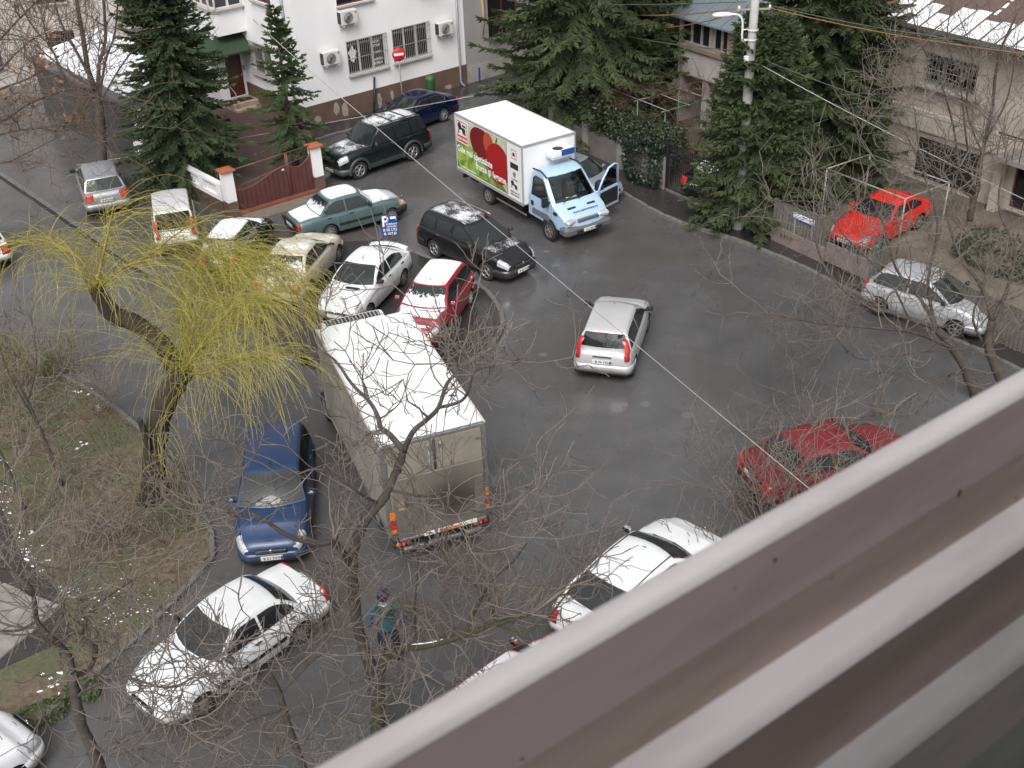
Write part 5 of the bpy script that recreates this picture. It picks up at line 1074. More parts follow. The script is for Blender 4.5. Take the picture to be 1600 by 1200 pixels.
bl = bxp(r, 'balcony_rail', (6.2, -1.2, 3.2), (5.4, .05, .05), M_BF)
for k in range(19): MB().box((6.2-2.6+k*.29, -1.2, 2.78), (.025, .025, .82)).build('baluster', M_BF, r)
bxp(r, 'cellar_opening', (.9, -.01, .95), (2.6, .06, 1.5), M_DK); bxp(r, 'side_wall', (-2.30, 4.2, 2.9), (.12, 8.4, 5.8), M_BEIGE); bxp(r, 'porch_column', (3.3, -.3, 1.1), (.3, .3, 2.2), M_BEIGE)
M_TIN = mat('brown_tin', (.115, .085, .085), .55, .2, var=.25, scale=1.5, col2=(.16, .09, .07)); e0, e1 = -2.7, 9.5
rz0, rz1 = 5.80, 8.2; rd0, rd1 = -.55, 5.5
tr_ = MB().add([(e0, rd0, rz0), (e1, rd0, rz0), (e1, rd1, rz1), (e0, rd1, rz1), (e0, rd0, rz0-.1), (e1, rd0, rz0-.1), (e1, rd1, rz1-.1), (e0, rd1, rz1-.1)], [(0, 1, 2, 3), (7, 6, 5, 4), (0, 4, 5, 1), (1, 5, 6, 2), (2, 6, 7, 3), (3, 7, 4, 0)]).build('roof', M_TIN, r)
zr = lambda y_: rz0+(y_-rd0)/(rd1-rd0)*(rz1-rz0)
M_SNOW = mat('clean_snow', (.84, .86, .90), .6, var=.05, scale=4, bump=.3, bscale=7)
for k in range(20):
    u = e0+.05+k*.62
    if u < e1-.1: MB().path([(u, rd0, zr(rd0)+.03), (u, rd1, zr(rd1)+.03)], .022, 4).build('standing_seam', M_TIN, tr_)
    a, b = u+.04, min(u+.58, e1); d_ = 1.35+.35*math.sin(k*1.7)+random.uniform(-.15, .15)
    if b > a+.1:
        g_ = [[Vector((lerp(a, b, q), y_, zr(y_)+.045*(1-.7*(y_-rd0)/d_)+.01)) for q in (0, .5, 1)] for y_ in [rd0+.02, rd0+d_*.5, rd0+d_*.85+random.uniform(-.1, .1), rd0+d_]]; MB().grid(g_).build('roof_snow', M_SNOW, tr_, fix=False)
    if k % 3 != 1 and b > a+.1:
        y_ = rd0+d_+random.uniform(.3, 1.2)
        for j in range(4):
            yy = y_+j*.42; MB().grid([[Vector((a+.02+random.uniform(0, .04), yy+q*.3, zr(yy+q*.3)+.02)) , Vector((a+.12+random.uniform(0, .06), yy+q*.3, zr(yy+q*.3)+.02))] for q in (0, .5, 1)]).build('roof_snow', M_SNOW, tr_, fix=False)
MB().path([(e0, rd0-.05, rz0-.08), (e1, rd0-.05, rz0-.08)], .07, 6).build('gutter', mat('green_gutter', (.06, .10, .075), .6), r)
MB().path([(-2.5, -.12, 5.6), (-2.5, -.12, .2)], .05, 6).build('drainpipe', mat('blue_pipe', (.11, .13, .17), .5, .2), r); MB().path([(-1.95, -.06, 5.2), (-1.95, -.06, .2)], .03, 6).build('gas_pipe', mat('yellow_pipe', (.36, .30, .03), .5), r)
# lean-to between the two right-hand houses
lt = thing('brown_shed', 'weathered brown shed with a red corrugated roof between the right-hand houses', 'shed', WO+Vector((math.cos(R(WA)), math.sin(R(WA)), 0))*-7.6, R(WA))
M_BRD = mat('weathered_boards', (.115, .080, .058), .85, var=.4, scale=4)
for k in range(24): bxp(lt, 'board', (.11+k*.215, random.uniform(-.01, .01), 2.45), (.20, .04, 4.9), M_BRD)
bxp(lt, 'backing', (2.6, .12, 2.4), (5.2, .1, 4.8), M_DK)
bxp(lt, 'small_window', (1.4, -.05, 4.0), (.8, .05, .9), mat('blue_pane', (.10, .14, .16), .2))
co = [[Vector((u, y_, lerp(5.1, 6.6, (y_+.4)/4.4)+.035*math.sin(u*2*math.pi/.22))) for u in [-.1+i*.055 for i in range(98)]] for y_ in (-.4, .6, 1.6, 2.8, 4.0)]
MB().grid(co).build('corrugated_roof', mat('red_corrugated', (.22, .075, .05), .7, col2=(.70, .68, .70), scale=1.2, mid=.42, wid=.08, detail=7), lt, fix=False)
# ------------------------------------------------------------------ vegetation
M_BARK = mat('dark_bark', (.085, .070, .060), .9, var=.45, scale=6, bump=.5, bscale=18); M_TWIG = mat('grey_twigs', (.185, .155, .135), .85, var=.4, scale=2.0); M_TWIGL = mat('pale_twigs', (.22, .18, .15), .85, var=.35, scale=2.0); M_MOSS = mat('mossy_bark', (.055, .058, .026), .95, var=.5, scale=5, col2=(.05, .04, .032), bump=.5, bscale=20)
def rv(a=1.0): return Vector((random.uniform(-a, a), random.uniform(-a, a), random.uniform(-a, a)))
def grow(out, p, d, r, L, lvl, kink=.35, up=.12, spread=.9, kids=3):
    """one branch and, recursively, its twigs: appended to out as (level, points, radii)"""
    n = 5 if lvl > 1 else 4; pts = [p.copy()]; rad = [r]; d = d.normalized()
    for i in range(n):
        d = (d + rv(kink) + Vector((0, 0, up))).normalized(); p = p + d*(L/n)*random.uniform(.8, 1.2); pts.append(p.copy()); rad.append(max(.0035, r*(1-.75*(i+1)/n)))
    out.append((lvl, pts, rad))
    if lvl > 0:
        for k in range(kids+random.randint(0, 1)):
            i = random.randint(1, n); q = pts[i]; t = (pts[i]-pts[i-1]).normalized(); s = t.cross(rv()).normalized()
            grow(out, q, t*random.uniform(.35, .9)+s*spread, max(.0035, rad[i]*.75), L*random.uniform(.45, .72), lvl-1, kink, up, spread, kids)
def smoothpts(P, n=4):
    out = []
    for i in range(len(P)-1):
        a, b, c, d = P[max(i-1, 0)], P[i], P[i+1], P[min(i+2, len(P)-1)]
        for k in range(n):
            t = k/n; out.append(.5*((2*b)+(c-a)*t+(2*a-5*b+4*c-d)*t*t+(-a+3*b-3*c+d)*t**3))
    out.append(P[-1]); return out
def tree(name, label, trunk, limbs, seed, bark=None, twig=None, group='bare trees', lvl=2, dens=1.0, tl=1.0, kids=3, kink=.38, r_end=.35, up=.1, ends=True, minr=.0095):
    """trunk / limbs: lists of (points, r0, r1); twigs sprout along the limbs"""
    random.seed(seed); base = trunk[0][0][0]; t = thing(name, label, 'tree', (base.x, base.y, base.z), 0, group); o0 = Vector(base)
    tb = MB()
    for P, a, b in trunk:
        S = smoothpts([Vector(p) for p in P]); n = len(S); tb.path([s-o0+rv(a*.10) if 0 < i < n-1 else s-o0 for i, s in enumerate(S)], [lerp(a, b, i/(n-1))*random.uniform(.92, 1.1) for i in range(n)], 9)
    tb.build('trunk', bark or M_BARK, t, fix=False)
    tw = []
    for P, a, b in limbs:
        S = smoothpts([Vector(p) for p in P]); n = len(S); lb = MB(); lb.path([s-o0 for s in S], [lerp(a, b, i/(n-1)) for i in range(n)], 7); lb.build('limb', bark or M_BARK, t, fix=False)
        ln = sum((S[i+1]-S[i]).length for i in range(n-1)); k = max(2, int(ln*3.2*dens))
        for j in range(k):
            i = random.randint(max(1, n//6), n-1); d = (S[i]-S[i-1]).normalized(); s = d.cross(rv()).normalized(); r = lerp(a, b, i/(n-1))
            grow(tw, S[i]-o0, d*.5+s*.9+Vector((0, 0, .15)), min(r*.55, .03), random.uniform(.8, 1.7)*tl, lvl, kink, up, .9, kids)
        if ends: grow(tw, S[-1]-o0, S[-1]-S[-2], b, 1.5*tl, lvl, kink, up, .9, kids)
    m = MB()
    for l, pts, rad in tw: m.path(pts, [max(minr, x) if l else max(minr*.75, x) for x in rad], 4 if l > 1 else 3, cap=False, smooth=True)
    o = m.build('twigs', twig or M_TWIG, t, fix=False); o['kind'] = 'stuff'; return t
def px(Y, *q): return [V(a, b, Y) for a, b in q]
def pxy(*q): return [V(a, b, y) for a, b, y in q]
# the tree in front of the big truck
Yt = 15.0
tr1 = px(Yt, (596, 1172), (588, 1110), (584, 1060), (577, 1035), (565, 1000), (556, 957), (552, 900), (555, 850), (572, 812), (595, 785), (607, 765), (620, 735), (631, 705)); tr1[0] = Vector((tr1[0].x, Yt, -.02))
tree('street_tree', 'forked bare tree growing in front of the big box truck', [(tr1, .135, .06)],
 [(pxy((631, 705, 15), (610, 680, 15.2), (595, 668, 15.4), (590, 650, 15.6), (577, 627, 15.8), (550, 600, 16), (527, 567, 16.2), (505, 548, 16.4)), .055, .018),
  (pxy((631, 705, 15), (645, 675, 14.8), (665, 657, 14.8), (685, 637, 14.7), (698, 600, 14.8), (716, 575, 14.9), (692, 545, 15.1), (668, 512, 15.4)), .05, .014),
  (pxy((685, 637, 14.7), (720, 627, 14.5), (733, 607, 14.4), (742, 580, 14.4), (770, 572, 14.4)), .028, .012),
  (pxy((553, 890, 15), (540, 870, 14.9), (522, 847, 14.7), (495, 850, 14.5), (450, 837, 14.3), (400, 805, 14.2), (355, 800, 14.2)), .07, .02),
  (pxy((590, 786, 15), (560, 770, 14.6), (520, 740, 14.4), (480, 735, 14.2), (430, 765, 14.1)), .03, .012),
  (pxy((607, 765, 15), (660, 775, 14.8), (700, 770, 14.7), (745, 800, 14.6), (790, 790, 14.6)), .026, .01)], 33, dens=1.0, kids=3, tl=1.0)
tree('limbed_tree', 'mossy low tree whose snowy limb crosses in front of the standing person', [(px(14.3, (588, 1175), (590, 1120), (592, 1060), (596, 1035)), .13, .10)],
 [(pxy((594, 1038, 14.3), (615, 1022, 14.3), (640, 1012, 14.3), (675, 1007, 14.2), (725, 992, 14.2), (775, 975, 14.1), (830, 958, 14.0)), .085, .035),
  (pxy((725, 992, 14.2), (745, 950, 14.4), (770, 905, 14.6), (800, 880, 14.8), (825, 845, 15.0)), .035, .014),
  (pxy((775, 975, 14.1), (810, 990, 14), (850, 970, 14), (880, 935, 14.2), (905, 905, 14.3)), .03, .012), (pxy((775, 975, 14.1), (760, 930, 14.3), (700, 880, 14.4), (690, 830, 14.6)), .028, .012),
  (pxy((650, 1010, 14.3), (648, 960, 14.4), (652, 900, 14.6), (655, 850, 14.8)), .022, .010),
  (pxy((590, 1120, 14.3), (620, 1090, 14.2), (660, 1060, 14.1), (700, 1075, 14), (720, 1060, 14)), .03, .012)], 5, bark=M_MOSS, dens=1.35, tl=1.0, kids=3)
sn = MB(); S_ = smoothpts(pxy((594, 1038, 14.3), (615, 1022, 14.3), (640, 1012, 14.3), (675, 1007, 14.2), (725, 992, 14.2), (775, 975, 14.1), (830, 958, 14.0))); n_ = len(S_)
sn.path([S_[i]+Vector((0, 0, lerp(.085, .035, i/(n_-1))-.008)) for i in range(8, 15)], [.004, .014, .018, .012, .016, .010, .003], 7); tag(sn.build('snow_on_limb', M_SNOW, fix=False), 'strip of snow lying along the mossy limb', 'snow')
# lower left trees
tree('leaning_tree', 'dark crooked bare tree at the lower left beside the white saloon', [(px(12.9, (165, 1225), (140, 1160), (130, 1140), (118, 1090), (113, 1050)), .11, .075)],
 [(px(12.9, (113, 1050), (105, 1022), (75, 992), (58, 970), (54, 940), (46, 915), (20, 890)), .06, .022), (pxy((115, 1055, 12.9), (140, 1045, 13.2), (150, 1010, 13.4), (128, 998, 13.6), (140, 960, 13.8), (165, 935, 14), (210, 905, 14.2)), .045, .015),
  (pxy((118, 1090, 12.9), (150, 1070, 12.6), (200, 1060, 12.4), (260, 1075, 12.2), (300, 1060, 12.1)), .03, .012), (pxy((58, 970, 12.9), (30, 985, 12.7), (-10, 985, 12.6)), .03, .014), (pxy((135, 1150, 12.9), (170, 1180, 12.6), (225, 1170, 12.4), (280, 1195, 12.2)), .03, .012)], 9, dens=1.8, tl=1.05)
tree('thin_tree', 'thin bare tree with a snow-tipped stub behind the white saloon', [(px(13.3, (478, 1210), (452, 1137), (437, 1085), (420, 1050)), .07, .04)],
 [(pxy((452, 1137, 13.3), (430, 1180, 13.1), (420, 1215, 13)), .035, .02), (pxy((437, 1085, 13.3), (480, 1040, 13.4), (520, 1005, 13.5), (540, 960, 13.7)), .022, .01), (pxy((450, 1120, 13.3), (500, 1110, 13.2), (560, 1130, 13.1), (590, 1100, 13)), .02, .01), (pxy((437, 1085, 13.3), (400, 1060, 13.4), (350, 1075, 13.4), (310, 1050, 13.5)), .022, .01), (pxy((445, 1110, 13.3), (380, 1130, 13.0), (330, 1170, 12.8)), .02, .01)], 13, dens=2.0, tl=1.0)
# trees on the right
tree('kerbside_tree', 'bare tree whose twigs spread over the silver car on the right', [(px(26.0, (1535, 640), (1515, 590), (1490, 545), (1462, 512)), .17, .10)],
 [(pxy((1462, 512, 26), (1420, 498, 26), (1370, 480, 26.2), (1330, 462, 26.4), (1290, 420, 26.8), (1270, 360, 27)), .075, .02), (pxy((1490, 545, 26), (1430, 520, 25.6), (1360, 512, 25.2), (1280, 505, 25), (1200, 490, 24.8)), .055, .014),
  (pxy((1462, 512, 26), (1440, 470, 26.4), (1400, 420, 27), (1380, 350, 27.5), (1350, 290, 28)), .055, .016), (pxy((1462, 512, 26), (1450, 440, 26.6), (1465, 350, 27.2), (1440, 260, 27.8), (1430, 180, 28.2)), .05, .014),
  (pxy((1510, 580, 26), (1450, 600, 25.4), (1400, 640, 25), (1330, 655, 24.6), (1270, 670, 24.4)), .04, .012), (pxy((1490, 545, 26), (1400, 555, 25.4), (1340, 560, 25), (1300, 520, 24.8)), .03, .012), (pxy((1420, 498, 26), (1390, 440, 26.2), (1330, 380, 26.6), (1290, 330, 27)), .032, .012)], 17, dens=.62, tl=1.35, twig=M_TWIG)
tree('corner_tree', 'bare tree with thick forked stems at the right edge above the ledge', [(px(25.6, (1580, 625), (1560, 580), (1545, 540), (1550, 500)), .16, .10)],
 [(pxy((1550, 500, 25.6), (1535, 450, 26), (1500, 400, 26.6), (1480, 330, 27), (1500, 260, 27.4)), .065, .018), (pxy((1550, 500, 25.6), (1575, 450, 25.8), (1585, 390, 26.2), (1560, 320, 26.8), (1575, 240, 27.2)), .06, .016), (pxy((1545, 540, 25.6), (1590, 520, 25.4), (1640, 470, 25.4)), .05, .02), (pxy((1555, 560, 25.6), (1520, 500, 25.8), (1540, 430, 26.1), (1520, 370, 26.5)), .04, .015)], 19, dens=.8, tl=1.25)
tree('garden_tree', 'multi-stemmed bare garden tree in front of the tin-roofed house', [(px(36.5, (1515, 345), (1520, 318), (1528, 290)), .12, .10)],
 [(px(36.5, (1528, 290), (1535, 240), (1550, 170), (1560, 90), (1590, 20)), .085, .03), (px(36.3, (1524, 300), (1500, 270), (1490, 200), (1470, 130), (1440, 70), (1425, 20)), .05, .015), (px(36.3, (1524, 300), (1510, 220), (1500, 130), (1480, 60), (1490, 0)), .045, .014), (px(36.4, (1520, 310), (1480, 280), (1440, 250), (1410, 200), (1390, 150)), .04, .012), (px(36.4, (1535, 240), (1510, 170), (1520, 90), (1500, 30)), .035, .012), (px(36.4, (1540, 220), (1575, 150), (1590, 60)), .04, .014)], 23, dens=.6, tl=1.2, twig=M_TWIG, bark=mat('brown_bark', (.085, .062, .05), .9, var=.4, scale=6))
# upper left trees
tree('lane_tree', 'multi-stemmed bare tree in front of the snowy shed', [(px(44.8, (160, 268), (158, 215), (155, 170), (150, 140)), .22, .16)],
 [(px(44.8, (150, 140), (138, 110), (130, 60), (120, 0), (116, -50)), .12, .06), (px(44.6, (148, 135), (122, 85), (95, 35), (80, -20)), .07, .03), (px(44.6, (146, 140), (105, 125), (80, 75), (50, 40), (25, -10)), .06, .02), (px(44.8, (153, 150), (155, 100), (165, 60), (160, -20)), .09, .05), (px(44.8, (156, 150), (165, 95), (180, 50), (185, -20)), .06, .03), (px(44.6, (157, 160), (185, 110), (215, 70), (240, 40)), .04, .015), (px(44.6, (150, 150), (110, 150), (60, 120), (10, 100)), .045, .015), (px(44.6, (150, 140), (90, 100), (40, 60), (-20, 50)), .04, .015)], 29, dens=.75, tl=1.5, twig=M_TWIG)
tree('overhanging_tree', 'bare tree at the left edge with a few brown leaves hanging on', [(px(36, (-90, 330), (-70, 240), (-50, 170)), .14, .09)],
 [(px(36, (-50, 170), (0, 140), (50, 120), (90, 90)), .05, .015), (px(35.6, (-60, 200), (0, 190), (50, 160), (110, 140), (150, 150)), .05, .012), (px(35.2, (-70, 240), (0, 210), (60, 200), (120, 195), (170, 205)), .05, .012), (px(35, (-70, 250), (0, 255), (40, 240), (90, 215)), .04, .012), (px(36, (-50, 170), (-20, 90), (20, 40), (60, 0)), .05, .02), (px(35.6, (-60, 190), (0, 110), (40, 70), (70, 50)), .04, .012)], 31, dens=.95, tl=1.3, twig=mat('reddish_twigs', (.17, .115, .085), .85, var=.4, scale=2))
# dry brown leaves still on that tree
random.seed(2); m = MB()
for cx, cy in ((60, 75), (80, 90), (95, 128), (112, 185), (118, 180), (90, 195), (42, 165), (18, 158), (110, 210), (30, 75), (85, 60), (70, 95), (40, 100), (12, 140)):
    c = V(cx, cy, 35.3)
    for k in range(9):
        p = c+rv(.28); a = rv().normalized()*.09; b = rv().normalized()*.07; m.quad(p-a, p-b, p+a, p+b)
tag(m.build('dry_leaves', mat('dry_leaf', (.28, .16, .085), .8, var=.4, scale=7), fix=False), 'brown withered leaves clinging to the twigs at the upper left', 'leaves', kind='stuff')
# shrubs: bare and tangled
def shrub(name, label, c, n, L, seed, rad=.012, lvl=2, spread=.8, twig=None, group='bare shrubs', upw=.9, cat='shrub', kids=3, w_=.3):
    random.seed(seed); t = thing(name, label, cat, c, 0, group); tw = []
    for k in range(n):
        a = random.uniform(0, 6.28); d = Vector((math.cos(a)*spread, math.sin(a)*spread, random.uniform(.4, 1.2)*upw)); p = Vector((math.cos(a)*random.uniform(0, w_), math.sin(a)*random.uniform(0, w_), 0)); grow(tw, p, d, rad, L*random.uniform(.7, 1.2), lvl, .35, .1, .9, kids)
    m = MB(); mt = MB()
    for l, pts, r in tw: (mt if l == lvl else m).path(pts, [max(.008, x) for x in r], 4 if l == lvl else 3, cap=False)
    mt.build('stems', twig or M_TWIG, t, fix=False)['kind'] = 'stuff'; o = m.build('twigs', twig or M_TWIG, t, fix=False); o['kind'] = 'stuff'; return t
shrub('tangled_shrub', 'tangled bare shrub hiding the side of the dull red saloon', G(1230, 830), 26, 2.0, 41, .02, 2, .8, M_TWIGL)
shrub('budding_shrub', 'budding shrub reaching over the asphalt left of the red saloon', G(1195, 830), 14, 2.6, 42, .022, 2, 1.0, M_TWIG, upw=1.1)
shrub('roadside_shrub', 'low bare shrub beside the white fastback and the ledge', G(1130, 905), 10, 1.6, 43, .015, 2, 1.0, M_TWIG)
shrub('ledge_shrub', 'dense thorny shrub just above the window ledge below the red saloon', G(1330, 770), 20, 1.7, 44, .016, 2, .9, M_TWIGL)
for i, (q, lb) in enumerate((((60, 800), 'pale bare shrub at the left edge of the lawn'), ((185, 850), 'pale bare shrub in the middle of the lawn beside the soil'), ((265, 840), 'pale bare shrub on the lawn next to the blue car'), ((310, 790), 'twiggy bush at the foot of the willow by the kerb'), ((20, 640), 'bare bush on the far side of the lawn at the left edge'), ((70, 600), 'bare bush at the kerb on the far corner of the lawn'), ((150, 650), 'bare bush left of the willow trunk near the kerb'), ((30, 720), 'low bare bush between the saplings'), ((110, 910), 'pale bare shrub beside the slab path'))):
    shrub('lawn_shrub', lb, G(*q), 9, 1.7, 50+i, .014, 2, .9, M_TWIGL, 'bare shrubs on the lawn')
shrub('arch_shrub', 'bare bush on the island kerb beside the big truck', G(735, 560), 9, 1.1, 61, .012, 2, 1.0, M_TWIG)
shrub('fence_shrub', 'reddish bare bush at the end of the evergreen hedge', Vector((6.6, 43.0, .12)), 16, 1.9, 62, .014, 2, .8, mat('vine_twigs', (.16, .10, .075), .85, var=.4, scale=2))
shrub('drive_shrub', 'twiggy bush growing by the sign bar in front of the red coupe', Vector((11.6, 34.8, .12)), 10, 1.8, 63, .014, 2, .9, M_TWIGL)
for i, (q, H_, lb) in enumerate((((98, 762), 4.2, 'slender sapling on the lawn right of the bare soil'), ((40, 800), 3.6, 'slender sapling leaning at the left edge of the lawn'))):
    b_ = G(*q); tree('sapling', lb, [([b_, b_+Vector((-.15, .1, H_*.4)), b_+Vector((-.4, .2, H_*.75))], .05, .028)], [([b_+Vector((-.15, .1, H_*.4)), b_+Vector((-.5, .1, H_*.8)), b_+Vector((-.6, .3, H_))], .025, .01), ([b_+Vector((-.3, .15, H_*.6)), b_+Vector((.2, .1, H_*.85)), b_+Vector((.3, .3, H_*1.05))], .02, .008)], 70+i, dens=.6, tl=.7, group='saplings on the lawn')
shrub('yellow_bush', 'olive yellow bush with upright shoots at the left edge of the lawn', G(45, 600), 30, 1.6, 81, .012, 1, .5, mat('olive_shoots', (.20, .19, .05), .8, var=.4, scale=2), upw=1.6)
shrub('olive_bush', 'low olive bush on the lawn below the left willow branch', G(100, 580), 22, 1.2, 82, .010, 1, .7, mat('olive_shoots', (.20, .19, .05), .8), upw=1.3)
# ------------------------------------------------------------------ weeping willow
def willow():
    random.seed(77); Yw = 22.9; b0 = G(238, 782); t = thing('weeping_willow', 'pollarded willow with long drooping yellow shoots on the lawn', 'tree', b0); o0 = Vector(b0)
    tr = MB()
    P = smoothpts([Vector((b0.x, b0.y, -.02)), V(243, 700, Yw), V(250, 650, Yw), V(268, 610, Yw), V(287, 578, Yw)]); n = len(P); tr.path([p-o0 for p in P], [lerp(.30, .25, i/(n-1))*random.uniform(.92, 1.1)+(.10 if i == 0 else 0) for i in range(n)], 11)
    P = smoothpts([V(278, 590, Yw), V(262, 552, Yw+.2), V(238, 522, Yw+.4), V(205, 502, Yw+.5), V(178, 492, Yw+.5), V(156, 462, Yw+.4), V(150, 448, Yw+.4)]); n = len(P); tr.path([p-o0 for p in P], [lerp(.23, .18, i/(n-1))*random.uniform(.9, 1.12) for i in range(n)], 10)
    P = smoothpts([V(232, 700, Yw-.3), V(222, 665, Yw-.4), V(218, 655, Yw-.5)]); tr.path([p-o0 for p in P], [lerp(.10, .06, i/(len(P)-1)) for i in range(len(P))], 8)
    tr.build('trunk', mat('willow_bark', (.048, .038, .026), .95, var=.5, scale=5, bump=.7, bscale=14), t, fix=False)
    limbs = [pxy((287, 578, Yw), (295, 545, Yw+.3), (305, 500, Yw+.8), (330, 450, Yw+1.4), (365, 420, Yw+1.8)), pxy((287, 578, Yw), (310, 545, Yw), (345, 500, Yw), (385, 470, Yw-.2), (420, 470, Yw-.4)), pxy((290, 585, Yw), (330, 580, Yw-.4), (375, 560, Yw-.8), (420, 560, Yw-1.0)),
             pxy((150, 448, Yw+.4), (130, 410, Yw+.6), (95, 385, Yw+.8), (50, 375, Yw+1), (-20, 390, Yw+1)), pxy((150, 448, Yw+.4), (165, 380, Yw+.7), (178, 320, Yw+1)), pxy((152, 450, Yw+.4), (190, 420, Yw+.8), (230, 400, Yw+1.2), (270, 370, Yw+1.6), (300, 350, Yw+2)), pxy((287, 578, Yw), (290, 520, Yw+.6), (280, 470, Yw+1.4), (300, 420, Yw+2), (340, 385, Yw+2.4)), pxy((290, 580, Yw), (330, 530, Yw+.8), (390, 480, Yw+1.4), (440, 450, Yw+1.8)), pxy((300, 560, Yw+.3), (320, 480, Yw+1.2), (360, 430, Yw+1.8), (410, 410, Yw+2.2), (450, 430, Yw+2.4)), pxy((290, 560, Yw+.3), (300, 470, Yw+1.4), (330, 410, Yw+2.2), (370, 390, Yw+2.6), (400, 400, Yw+2.8))]
    lb = MB(); seeds = []
    for P in limbs:
        S = smoothpts(P, 5); n = len(S); lb.path([s-o0 for s in S], [lerp(.045, .012, i/(n-1)) for i in range(n)], 6)
        for i in range(2, n): seeds.append((S[i], (S[i]-S[i-1]).normalized(), i/n, P[-1].x > V(300, 450, Yw).x))
    lb.build('limbs', mat('yellow_limb', (.26, .21, .04), .7, var=.3, scale=3), t, fix=False)['kind'] = 'stuff'
    shoots = MB(); sub = MB()
    heads = [(V(287, 575, Yw), 1.0), (V(152, 450, Yw+.4), .8)]
    def shoot(mb, p, d, L, r, droop):
        pts = [p]; n = 9
        for i in range(n):
            d = (d+Vector((0, 0, -droop*(.5+i*.22)))+rv(.07)).normalized(); p = p+d*(L/n); pts.append(p)
            if p.z < .15: break
        if len(pts) > 3: mb.path([q-o0 for q in pts], [lerp(r, .004, i/(len(pts)-1)) for i in range(len(pts))], 3, cap=False)
    for p, d, q, right in seeds:
        for k in range((int(5+16*q) if right else 8)):
            a = random.uniform(0, 6.28); dd = d*random.uniform(.2, 1.0)+Vector((math.cos(a), math.sin(a), random.uniform(-.1, .7))); shoot(shoots, p+rv(.12), dd.normalized(), random.uniform(.9, 2.6), random.uniform(.004, .0072), random.uniform(.09, .28))
    for c, w_ in heads:
        for k in range(int(55*w_)):
            a = random.uniform(0, 6.28); dd = Vector((math.cos(a), math.sin(a), random.uniform(.1, 1.6))).normalized(); shoot(shoots, c+rv(.18), dd, random.uniform(1.0, 3.2), random.uniform(.007, .013), random.uniform(.06, .20))
    for k in range(40):    # short whips hugging the trunk
        q = random.random(); c = V(lerp(283, 243, q), lerp(575, 740, q), Yw-.25); shoot(shoots, c+rv(.22), Vector((random.uniform(-.7, .7), random.uniform(-.9, .2), .1)), random.uniform(.6, 1.6), .008, random.uniform(.2, .5))
    o = shoots.build('shoots', mat('willow_yellow', (.42, .375, .075), .7, col2=(.25, .215, .055), scale=1.6, mid=.5, wid=.4), t, fix=False); o['kind'] = 'stuff'
    return t
willow()
# ------------------------------------------------------------------ spruces
M_NEED = mat('spruce_needles', (.078, .112, .050), .75, col2=(.034, .056, .027), scale=1.1, mid=.5, wid=.35, spec=.25); M_NEED2 = mat('light_spruce_needles', (.080, .118, .044), .75, col2=(.036, .062, .026), scale=1.3, mid=.5, wid=.4, spec=.25); M_NEED3 = mat('dark_spruce_needles', (.090, .115, .050), .8, col2=(.038, .054, .026), scale=.9, mid=.5, wid=.35, spec=.2)
def spruce(name, label, base, H, Rb, z0, seed, mt, whorl=.30, per=7, leaf=.26, droop=.35, dense=1.0, tipr=.02, crownpow=.85, bare=False):
    random.seed(seed); t = thing(name, label, 'tree', base, 0, 'spruces'); tr = MB(); tr.path([(0, 0, -.05), (random.uniform(-.05, .05), 0, H*.4), (0, 0, H*.99)], [H*.017+.03, H*.011+.02, .015], 8); tr.build('trunk', M_BARK, t, fix=False)
    br = MB(); nd_ = MB(); z = z0
    while z < H-.1:
        q = (z-z0)/(H-z0); Rz = Rb*((1-q)**crownpow)*(.55+.45*min(1, q/.10+.35)) + .05
        for k in range(per):
            a = random.uniform(0, 6.28); L = Rz*random.uniform(.72, 1.12); el = lerp(-.30, .75, q**1.1)+random.uniform(-.15, .15)
            d = Vector((math.cos(a), math.sin(a), el)).normalized(); p = Vector((0, 0, z+random.uniform(-.12, .12))); n = 6; pts = [p.copy()]
            for i in range(n):
                d = (d+Vector((0, 0, (-droop*.30 if i < 3 else droop*.35)))+rv(.06)).normalized(); p = p+d*L/n; pts.append(p.copy())
            br.path(pts, [lerp(.018+.008*L, .005, i/n) for i in range(n+1)], 3, cap=False)
            m_ = max(5, int(L*34*dense))
            for j in range(m_):
                f = (j+random.random())/m_; 
                if f < .16 and L > .8: continue
                i = min(int(f*n), n-1); c = pts[i].lerp(pts[i+1], f*n-i); t_ = (pts[i+1]-pts[i]).normalized(); s = t_.cross(Vector((0, 0, 1))).normalized()*random.choice((-1, 1))
                w_ = (t_*random.uniform(.5, 1.0)+s*random.uniform(.4, 1.0)+Vector((0, 0, random.uniform(-.75*droop-.1, .25)))).normalized(); l = leaf*random.uniform(.7, 1.5)*(.6+.5*(1-f)); u = w_.cross(Vector((0, 0, 1))+rv(.5)).normalized()*l*.16
                e = c+w_*l; md = c+w_*l*.45
                nd_.quad(c, md+u, e, md-u)
                v2 = w_.cross(u).normalized()*l*.15; nd_.quad(c, md+v2, e-Vector((0, 0, .02)), md-v2)
            # needle tuft at the branch tip
            e = pts[-1]; 
            for j in range(3):
                w_ = ((pts[-1]-pts[-2]).normalized()+rv(.4)).normalized(); u = w_.cross(rv()).normalized()*leaf*.15; nd_.quad(e-w_*leaf*.4, e+u, e+w_*leaf*.6, e-u)
        z += whorl*random.uniform(.75, 1.2)*lerp(1.0, .8, q)
    nd_.build('foliage', mt, t, fix=False)['kind'] = 'stuff'; br.build('branches', M_BARK, t, fix=False)['kind'] = 'stuff'; return t
spruce('spruce', 'big dark spruce behind the balustrade wall, left of the brown gate', G(302, 284, .1), 11.0, 2.9, 1.0, 101, M_NEED, .20, 12, .28, .5, 1.0, crownpow=.75)
spruce('small_spruce', 'slim light green spruce in the yard beside the white house corner', G(464, 268, .1), V(437, 6, G(464, 268).y).z, 1.9, 1.0, 102, M_NEED2, .30, 7, .25, .25, .95)
